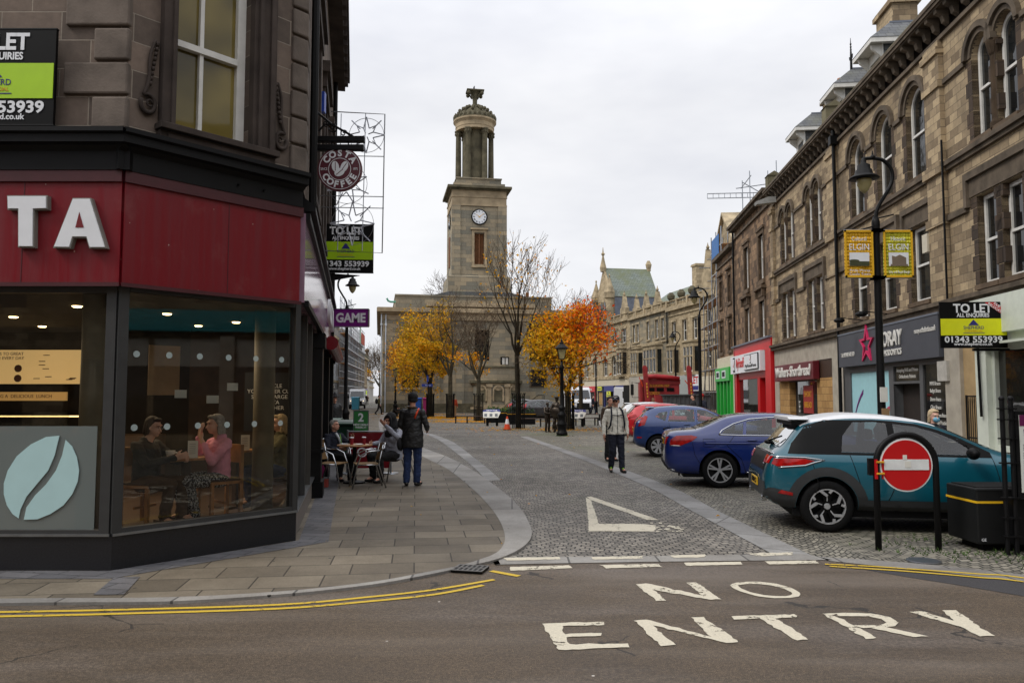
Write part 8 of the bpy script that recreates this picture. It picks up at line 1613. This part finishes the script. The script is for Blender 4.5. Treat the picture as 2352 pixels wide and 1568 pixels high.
def person(label,loc,rz,J,top,bot,skin='skin',shoe='leather_black',hair=None,hairlen=0,vox=.018,H=1.75,fat=1.,hem=None,hands=True,curlL=.4,curlR=.4,sleeve=1.,skirt=None,palmL=None,palmR=None,collar=True,group=None,face=True,lw=1.):
    root=thing('person',label,'person',loc,rz,group); k=H/1.75; root.scale=(k,k,k); j=J
    look=j['look'].normalized(); side=V((0,0,1)).cross(look).normalized()*-1; up=look.cross(side).normalized()
    if up.z<0: up=-up
    hd=j['head']
    b=MB(); HM=Matrix((( side.x,-look.x,up.x,hd.x),(side.y,-look.y,up.y,hd.y),(side.z,-look.z,up.z,hd.z),(0,0,0,1)))
    b.T=HM; b.ell((0,.012,.035),(.074,.094,.09),16,12); b.ell((0,-.02,-.035),(.06,.072,.075),14,10); b.ell((0,-.05,-.085),(.032,.035,.026),10,8); b.caps((0,-.088,.01),(0,-.112,-.03),.009,.014,8); b.ell((0,-.09,-.062),(.025,.012,.010),8,6); b.ell((0,-.082,.035),(.055,.018,.014),10,6)
    for s in (-1,1): b.ell((s*.077,.01,-.01),(.012,.02,.032),8,6)
    b.T=None
    b.caps(j['neck']-V((0,0,.06)),hd-V((0,-.01,.06)),.058,.052,12)
    rings(b,[(j['pelvis']-V((0,0,.06)),.13,.09),(j['pelvis']+V((0,0,.04)),.145*fat,.1),(j['waist'],.135*fat,.1*fat),(j['chest'],.155,.105),(j['chest']+V((0,.01,.1)),.15,.095),(j['neck']-V((0,0,.03)),.07,.06)])
    for s in 'LR':
        b.caps(j['sh'+s],j['el'+s],.048,.04); b.caps(j['el'+s],j['wr'+s],.04,.028); b.caps(j['neck']-V((0,0,.07)),j['sh'+s],.06,.05)
        b.caps(j['hip'+s],j['kn'+s],.075,.052); b.caps(j['kn'+s],j['an'+s],.05,.036); b.caps(j['an'+s],j['to'+s],.036,.03)
        if hands:
            d=(j['wr'+s]-j['el'+s]).normalized(); pn=(palmL if s=='L' else palmR); pn=V(pn) if pn else V((-1 if s=='L' else 1,0,0)); 
            if abs(pn.normalized().dot(d))>.95: pn=V((0,-1,0))
            hand(b,j['wr'+s],d,pn,curlL if s=='L' else curlR,1.,1 if s=='L' else -1)
    remesh(b,'body',M[skin],root,vox if vox<.01 else min(vox,.016),2)
    if face:
        e=MB(); e.T=HM; [e.ell((s*.032,-.088,.012),(.011,.006,.006),8,6) for s in (-1,1)]; e.build('eyes',M['hair_dark'],root); e=MB(); e.T=HM; [e.caps((s*.018,-.098,.032),(s*.046,-.09,.032),.005,.004,5) for s in (-1,1)]; e.build('eyebrows',M[hair] if hair else M['hair_dark'],root); e=MB(); e.T=HM; e.ell((0,-.101,-.062),(.02,.004,.004),8,6); e.build('mouth',paint('lip',(150,84,78)),root)
    # upper garment
    g=MB(); hz=hem if hem is not None else j['pelvis'].z-.02; pv=j['pelvis']
    base=V((pv.x,pv.y,hz))
    rings(g,[(base,.175*fat*lw,.125*fat*lw),(V((pv.x,pv.y,max(hz+.04,pv.z))),.17*fat*lw,.125*fat*lw),(j['waist'],.165*fat,.125*fat),(j['chest'],.185,.128*max(1,fat*.92)),(j['chest']+V((0,.012,.09)),.175,.115),(j['neck']-V((0,.0,.035)),.085,.078),(j['neck']+V((0,-.003,.03 if collar else -.02)),.07,.068)])
    for s in 'LR':
        g.caps(j['neck']-V((0,0,.075)),j['sh'+s]+V((0,0,-.01)),.072,.068); g.caps(j['sh'+s],j['el'+s],.068,.058); we=j['el'+s].lerp(j['wr'+s],.96*sleeve); g.caps(j['el'+s],we,.056,.044)
    folds(remesh(g,'jacket',M[top],root,vox*.9,9),.011 if top!=BZ_ else .006,vox)
    t=MB()
    rings(t,[(pv-V((0,0,.09)),.15*fat,.11*fat),(pv+V((0,0,.06)),.155*fat,.115*fat)])
    for s in 'LR': t.caps(j['hip'+s],j['kn'+s],.102*max(1,fat*.95),.08); t.caps(j['kn'+s],j['an'+s]+(j['kn'+s]-j['an'+s])*.04,.078,.068)
    folds(remesh(t,'trousers',M[bot],root,vox*.9,5),.011,vox)
    for s in 'LR':
        q=MB(); d=(j['to'+s]-j['an'+s]); d.z=0; d.normalize(); h=V((j['an'+s].x,j['an'+s].y,j['an'+s].z-.045)); h2=V((j['to'+s].x,j['to'+s].y,j['to'+s].z))
        q.caps(h-d*.03,h+d*.06,.042,.042,10); q.caps(h+d*.05-V((0,0,.01)),h2,.042,.034,10); remesh(q,'shoe',M[shoe],root,.012,2)
    if hair:
        h=MB(); h.T=HM; h.ell((0,.03,.055),(.088,.094,.086),14,10); h.ell((0,-.05,.1),(.06,.04,.028),10,8)
        if hairlen: h.caps((0,.05,.02),(0,.07,-.05-hairlen*.5),.08,.07,12); [h.caps((s*.07,.02,.03),(s*.075,.02,-.06-hairlen*.5),.03,.025,8) for s in (-1,1)]
        else: [h.ell((s*.07,.03,.0),(.018,.04,.05),8,6) for s in (-1,1)]; h.ell((0,.07,-.02),(.06,.04,.06),10,8)
        remesh(h,'hair',M[hair],root,.010 if vox<.016 else .014,2)
    return root,HM
def cap_part(root,HM,nm,mat,fn,vox=.009,sm=2): m=MB(); m.T=HM; fn(m); return remesh(m,nm,mat,root,vox,sm)
def ppart(root,nm,mat,fn,vox=0,sm=2,bevel=0):
    m=MB(); fn(m); return remesh(m,nm,mat,root,vox,sm) if vox else m.build(nm,mat,root,smooth=True)
# man in the wax jacket, seen from behind
r,h=person('person in a dark waxed jacket, black beanie and jeans standing on the pavement, back turned',(-1.9,15.05,PZ),R(172),joints('stand',elL=(.25,-.02,1.14),wrL=(.2,-.22,1.02),elR=(-.28,.02,1.13),wrR=(-.24,-.2,1.05),anL=(.1,.03,.09),anR=(-.09,-.0,.09),toL=(.15,-.13,.04),toR=(-.13,-.16,.04),look=(.45,-1,0)),'wax_jacket','denim',hem=.72,H=1.76,fat=1.12,vox=.012,lw=1.1)
cap_part(r,h,'beanie',M['black_cloth'],lambda m:(m.ell((0,.015,.06),(.094,.108,.098),16,12),m.ell((0,.03,.0),(.092,.09,.05),14,8)))
ppart(r,'collar',M['brown_cloth'],lambda m:m.tube([(.075*math.cos(2*PI*k/16),.01+.075*math.sin(2*PI*k/16),1.475) for k in range(16)],.018,6,closed=True)); ppart(r,'bag_strap',M['orange'],lambda m:m.tube([(-.10,-.08,1.45),(-.125,.06,1.44),(-.115,.12,1.38),(-.08,.142,1.27)],.018,5)); ppart(r,'strap_tail',M['black_cloth'],lambda m:m.tube([(-.08,.142,1.27),(.02,.152,1.12),(.14,.14,.95),(.19,.07,.86)],.012,5)); ppart(r,'shoulder_bag',M['black_cloth'],lambda m:m.ell((.23,.0,.78),(.07,.13,.13)),.016)
# walking man
r,h=person('person walking towards the viewer in a beige fleece, navy trousers and dark cap',(2.36,17.9,0),R(8),joints('stand',elL=(.26,.05,1.14),wrL=(.265,-.02,.88),elR=(-.27,.04,1.14),wrR=(-.29,-.04,.87),knL=(.1,-.07,.5),anL=(.11,-.1,.1),toL=(.14,-.26,.045),knR=(-.1,-.06,.5),anR=(-.1,.1,.11),toR=(-.13,-.06,.04),look=(-.45,-1,-.12)),'beige_fleece','navy_cloth',shoe='trainer',hem=.87,H=1.74,fat=1.18,vox=.011,hair='hair_grey')
cap_part(r,h,'baseball_cap',M['navy_cloth'],lambda m:(m.ell((0,.012,.07),(.088,.102,.07),16,10),m.ell((0,-.12,.062),(.072,.085,.012),14,6))); cap_part(r,h,'sunglasses',M['sign_black'],lambda m:[m.ell((s*.033,-.094,.012),(.027,.012,.018),8,6) for s in (-1,1)]+[m.caps((-.07,-.07,.018),(.07,-.07,.018),.006,.006,5)],.006,1); cap_part(r,h,'cap_badge',M['sign_white'],lambda m:m.ell((.0,-.094,.088),(.022,.006,.010)),.005,0)
for s in (-1,1): ppart(r,'backpack_strap',M['navy_cloth'],lambda m:m.tube([(s*.10,.03,1.475),(s*.125,-.085,1.42),(s*.14,-.155,1.28),(s*.165,-.15,1.08),(s*.19,-.02,.98)],.02,6)); ppart(r,'pocket_zip',M['sign_black'],lambda m:m.tube([(s*.115,-.158,1.06),(s*.135,-.15,.93)],.008,5)); ppart(r,'shoe_laces',M['lace_green'],lambda m:m.ell((s*.115,-.15 if s>0 else .02,.105),(.03,.05,.02)))
ppart(r,'chest_strap',M['navy_cloth'],lambda m:m.tube([(-.14,-.15,1.31),(0,-.168,1.30),(.14,-.15,1.31)],.01,5)); ppart(r,'zip',M['navy_cloth'],lambda m:m.tube([(0,-.10,1.45),(0,-.152,1.3),(0,-.158,1.1),(0,-.16,.9)],.006,5)); ppart(r,'backpack',M['navy_cloth'],lambda m:m.ell((0,.2,1.2),(.15,.09,.22)),.02)
# hooded man at the table
r,h=person('person in a grey fleece and black hood sitting at the pavement table',(-2.42,15.95,PZ),R(-40),joints('sit',head=(.0,-.06,1.19),elL=(.3,-.12,.86),wrL=(.14,-.3,1.1),elR=(-.28,-.08,.72),wrR=(-.22,-.32,.74),look=(.1,-1,-.2)),'grey_fleece','black_cloth',hem=.42,H=1.78,fat=1.3,vox=.011,palmL=(0,1,0),curlL=.15)
cap_part(r,h,'hood',M['black_cloth'],lambda m:(m.ell((0,.03,.045),(.108,.115,.12),16,12),m.caps((0,.05,-.03),(0,.04,-.13),.11,.13,14),m.tube([(.085*math.sin(a),-.075+.02*math.cos(a),.0+.11*math.cos(a)) for a in [R(x) for x in range(-140,141,20)]],.024,7))); ppart(r,'hood_yoke',M['black_cloth'],lambda m:rings(m,[(V((0,0,.86)),.13,.155),(V((0,.01,.95)),.19,.148),(V((0,.01,1.03)),.11,.1)]),.014)
# older woman
r,h=person('older grey haired person in a navy coat sitting at the pavement table',(-3.62,16.1,PZ),R(48),joints('sit',elL=(.27,-.14,.76),wrL=(.2,-.36,.92),elR=(-.25,-.1,.7),wrR=(-.12,-.34,.7),look=(.35,-1,.2)),'navy_cloth','black_cloth',hair='hair_grey',hem=.4,H=1.62,fat=1.25,vox=.011,palmL=(-1,-.3,0),curlL=.2)
ppart(r,'scarf',paint('scarf',(190,196,200)),lambda m:m.tube([(-.06,-.12,1.03),(0,-.15,.92),(.03,-.16,.8)],.025,6)); ppart(r,'lanyard',M['lace_green'],lambda m:m.tube([(.05,-.13,1.0),(.05,-.17,.8),(.02,-.18,.66)],.007,5)); ppart(r,'handbag',M['magenta_bin'],lambda m:m.ell((-.3,.1,.2),(.13,.08,.18)),.02)
# inside the cafe
CF=.27
r,h=person('grey haired person in a pink shirt and speckled trousers inside the cafe window',(-3.56,9.56,CF),R(-44),joints('sit',head=(.0,-.05,1.185),elL=(.26,-.2,.74),wrL=(.07,-.24,.98),elR=(-.27,-.16,.78),wrR=(-.09,-.2,1.07),knL=(.1,-.42,.5),anL=(.05,-.3,.09),toL=(.06,-.46,.04),look=(.0,-1,-.05)),'pink_shirt','speckle' if 'speckle' in M else 'denim',hair='hair_grey',hairlen=.1,hem=.44,H=1.66,fat=1.05,vox=.009,palmL=(0,1,.2),palmR=(0,1,.2),skin='skin_pale',sleeve=.85)
n=NM('speckled_cloth'); vz=n.noise(46,2,.8); n.base(n.mix(n.math('GREATER_THAN',vz,.53),srgb(26,30,40),srgb(176,180,184)),.9,.2); M['speckle']=n.m
for ch in r.children:
    if ch.name.startswith('trousers'): ch.data.materials.clear(); ch.data.materials.append(n.m)
r,h=person('person in a black top with dark red hair eating at the cafe window table',(-4.24,9.2,CF),R(75),joints('sit',head=(0,-.07,1.18),elL=(.25,-.2,.74),wrL=(.1,-.46,.78),elR=(-.25,-.2,.74),wrR=(-.08,-.46,.82),look=(.0,-1,-.15)),'black_cloth','brown_cloth',hair='hair_dark',hairlen=.02,hem=.44,H=1.64,fat=1.15,vox=.009,skin='skin_pale',palmL=(-1,0,.3),palmR=(1,0,.3),curlL=.6,curlR=.6)
cap_part(r,h,'glasses',M['sign_white'],lambda m:[m.tube([(s*.033+.022*math.cos(2*PI*k/10),-.1,.012+.018*math.sin(2*PI*k/10)) for k in range(10)],.0035,4,closed=True) for s in (-1,1)]+[m.caps((.06,-.09,.014),(.078,.0,.01),.003,.003,4)],.0045,0)
r,h=person('person with fair hair holding a cup behind the last pane of the cafe window',(-3.2,10.8,CF),R(-62),joints('sit',elL=(.25,-.16,.76),wrL=(.05,-.25,1.0),elR=(-.25,-.16,.76),wrR=(-.05,-.26,.98),look=(.0,-1,.0)),'olive_cloth','denim',hair='hair_blonde',hairlen=.12,hem=.44,H=1.62,vox=.014,skin='skin_pale',palmL=(0,1,0),palmR=(0,1,0))
def itable(label,loc,rz,w_,d):
    t=thing('cafe_table',label,'table',loc,rz); m=MB(); m.box(-w_/2,w_/2,-d/2,d/2,.72,.75); m.build('table_top',M['wood'],t,bevel=.006); m=MB(); m.box(-.04,.04,-.04,.04,.03,.72); m.box(-.28,.28,-.2,.2,0,.03); m.build('pedestal',M['wood_dk'],t); return t
itable('wooden window table between the two people inside the cafe',(-3.86,9.36,CF),R(47),.6,.5); itable('wooden table behind the last pane of the cafe window',(-3.7,10.62,CF),R(60),.5,.5)
def menu(label,loc,rz): m=MB(); m.box(-.055,.055,-.003,.003,0,.2); o=m.build('table_menu',M['paper'],loc=loc); o.rotation_euler=(0,0,rz); setp(o,label,'menu card'); m=MB(); [m.box(-.04,.03,-.005,-.003,.05+.022*i,.055+.022*i) for i in range(6)]; m.build('menu_print',M['print_grey'],o)
menu('white folded menu card standing on the window table',(-3.72,9.2,CF+.75),R(25)); menu('white menu card on the table behind the last cafe pane',(-3.55,10.5,CF+.75),R(15))
m=MB(); m.lathe([(.05,0),(.1,.012),(.11,.018),(.03,.01)],(0,0,0),20); o=m.build('plate',M['porcelain'],loc=(-3.86,9.28,CF+.752)); setp(o,'white plate of food on the cafe window table','plate'); m=MB(); [m.ell((.05*math.cos(k),.05*math.sin(k),.03),(.035,.03,.02)) for k in range(5)]; m.build('food',M['pastry'],o)
m=MB(); m.lathe([(.03,0),(.05,.05),(.055,.085)],(0,0,0),16); o=m.build('mug',M['porcelain'],loc=(-3.98,9.2,CF+.752)); setp(o,'white mug on the left of the cafe window table','mug'); m=MB(); m.tube([(.05,0,.06),(.08,0,.06),(.08,0,.03),(.045,0,.025)],.008,5); m.build('handle',M['porcelain'],o)
def ichair(label,loc,rz):
    c=thing('wooden_chair',label,'chair',loc,rz,'wooden cafe chairs'); m=MB(); m.box(-.2,.2,-.2,.2,.42,.455); m.build('seat',M['wood'],c); m=MB(); m.box(-.2,.2,-.2,.2,.455,.48); m.build('cushion',M['brown_cloth'],c,bevel=.01)
    for x in (-.18,.18):
        for y in (-.18,.18): m=MB(); m.box(x-.02,x+.02,y-.02,y+.02,0,.42 if y<0 else .88); m.build('leg',M['wood'],c)
    m=MB(); m.box(-.2,.2,.165,.195,.66,.88); m.box(-.18,.18,-.01,.01,.18,.21); m.build('backrest',M['wood'],c)
ichair('wooden cafe chair the person in pink sits on',(-3.54,9.59,CF),R(-44)); ichair('wooden cafe chair the person in black sits on',(-4.26,9.2,CF),R(75))
# street background
person('person in a dark coat and pointed hat standing by the left lamp post',(-6.2,27.5,PZ),R(12),joints('stand',look=(.2,-1,0)),'wax_jacket','black_cloth',hem=.55,H=1.7,fat=1.1,vox=.02,hair='hair_dark')
r=bpy.data.objects['person.007'] if 'person.007' in bpy.data.objects else None
def hatwitch(root):
    ppart(root,'pointed_hat',M['black_cloth'],lambda m:(m.lathe([(.16,1.70),(.165,1.715),(.1,1.73),(.07,1.8),(.02,1.88)],(0,0,0),16)))
P_l=[o for o in bpy.data.objects if o.name.startswith('person') and o.parent is None]; hatwitch([o for o in P_l if 'pointed hat' in o['label']][0])
r,h=person('person with a black backpack striding past the left church corner',(-11.85,70,0),R(95),joints('walk',look=(0,-1,-.2)),'olive_cloth','black_cloth',hair='hair_dark',H=1.75,vox=.03,face=False); ppart(r,'backpack',M['black_cloth'],lambda m:m.ell((0,.22,1.2),(.16,.13,.26)),.03)
r,h=person('dark clothed person sitting by the bicycles at the left church corner',(-9.75,65.6,0),R(60),joints('sit'),'black_cloth','black_cloth',hair='hair_dark',H=1.72,vox=.03,face=False); ppart(r,'stool',M['black_iron'],lambda m:m.box(-.2,.2,-.15,.2,0,.42))
person('person in an orange top and tan trousers leaning on a tree guard',(-4.5,61.2,0),R(165),joints('stand',head=(.06,-.08,1.6),neck=(.04,-.06,1.44),chest=(.02,-.04,1.27)),'orange_cloth','tan_cloth',hair='hair_dark',H=1.72,vox=.03,face=False)
r,h=person('person in a black jacket beside the grey skip',(8.2,35.5,0),R(-90),joints('stand'),'black_cloth','black_cloth',hair='hair_dark',H=1.8,vox=.025,face=False); r['label']='bare headed person in a black jacket standing beside the grey skip'
r,h=person('worker in a dark jacket and red hard hat standing by the grey skip',(8.75,36.2,0),R(-60),joints('stand'),'navy_cloth','black_cloth',H=1.8,vox=.025,face=False); cap_part(r,h,'hard_hat',M['red_cloth'],lambda m:(m.ell((0,.01,.07),(.1,.115,.09),14,10),m.ell((0,-.03,.05),(.1,.13,.015),14,6)),.014)
r,h=person('person in dark clothes and a white face mask walking past the red phone shop',(7.2,70,0),R(60),joints('walk'),'navy_cloth','navy_cloth',hair='hair_dark',H=1.72,vox=.03,face=False); cap_part(r,h,'face_mask',M['sign_white'],lambda m:m.ell((0,-.085,-.05),(.055,.03,.045)),.012)
person('person in a dark coat partly hidden right behind the man in the beige fleece',(2.62,21.0,0),R(20),joints('stand'),'brown_cloth','black_cloth',hair='hair_dark',H=1.72,vox=.02,face=False)
r,h=person('person with fair hair and a blue face mask behind the teal crossover',(6.72,12.55,-.1),R(12),joints('stand',look=(-.15,-1,-.1)),'navy_cloth','black_cloth',hair='hair_blonde',hairlen=.08,H=1.53,vox=.012,skin='skin_pale'); cap_part(r,h,'face_mask',M['mask_blue'],lambda m:m.ell((0,-.08,-.05),(.062,.042,.05),14,10),.007); r.location.z=0
for (x,y,c,l) in ((-27.8,142,'red_cloth','person in a red coat among the far shoppers in the left side street'),(-26.9,141,'black_cloth','person in black among the far shoppers in the left side street'),(-25.6,139,'brown_cloth','person in brown among the far shoppers in the left side street')): person(l,(x,y,0),R(20),joints('walk'),c,'black_cloth',hair='hair_dark',H=1.75,vox=.05,face=False)
# bronze drummer and boy
BZ='bronze'
def statue(nm,label,loc,rz,J,H,fn,hem=.8):
    r,h=person('x',loc,rz,J,BZ,BZ,skin=BZ,shoe=BZ,hair=BZ,H=H,vox=.016,hem=hem,face=False,fat=1.05); r.name=nm; r['label']=label; r['category']='statue'; r['group']='bronze drummer statues'; fn(r,h); return r
def man_(r,h):
    cap_part(r,h,'bonnet',M[BZ],lambda m:(m.ell((0,.0,.105),(.14,.15,.035),16,8),m.ell((0,.01,.07),(.095,.105,.05),14,8)),.014); ppart(r,'drum',M[BZ],lambda m:(m.lathe([(.24,-.16),(.25,-.15),(.25,-.12),(.235,-.1),(.235,.1),(.25,.12),(.25,.15),(.24,.16)],(.1,-.36,.98),26,'y')))
    ppart(r,'drum_strap',M[BZ],lambda m:m.tube([(.14,-.1,1.44),(0,-.16,1.3),(-.12,-.2,1.1)],.02,5))
statue('drummer_statue','life size bronze statue of a bonneted drummer with a large drum',(2.12,37.2,0),R(-22),joints('stand',elL=(.32,-.1,1.15),wrL=(.3,-.32,1.12),elR=(-.3,-.05,1.14),wrR=(-.26,-.3,1.08),look=(-.4,-1,-.1)),1.68,man_,.7)
statue('boy_statue','smaller bronze statue of a child standing left of the drummer',(1.68,37.3,0),R(30),joints('stand',elL=(.24,-.12,1.14),wrL=(.1,-.25,1.15),elR=(-.24,-.1,1.14),wrR=(-.1,-.25,1.1),look=(.3,-1,.1)),1.42,lambda r,h:None,.78)
dg=thing('dog_statue','small bronze dog statue at the foot of the victorian lamp','statue',(1.98,36.5,0),R(-15),'bronze drummer statues'); m=MB(); m.caps((0,.15,.33),(0,-.12,.36),.085,.1); m.caps((0,-.14,.4),(0,-.22,.52),.06,.05); m.ell((0,-.25,.55),(.055,.075,.06)); m.caps((0,-.28,.54),(0,-.36,.52),.035,.022); m.caps((0,.2,.36),(0,.36,.46),.025,.012); [m.caps((s*.06,y,.32),(s*.06,y+.02*(1 if y>0 else 0),.16),.04,.026) or m.caps((s*.06,y+.02*(1 if y>0 else 0),.16),(s*.06,y-.01,.02),.026,.022) for s in (-1,1) for y in (-.12,.16)]; [m.ell((s*.045,-.23,.6),(.018,.02,.035)) for s in (-1,1)]; remesh(m,'dog_body',M[BZ],dg,.014,2)
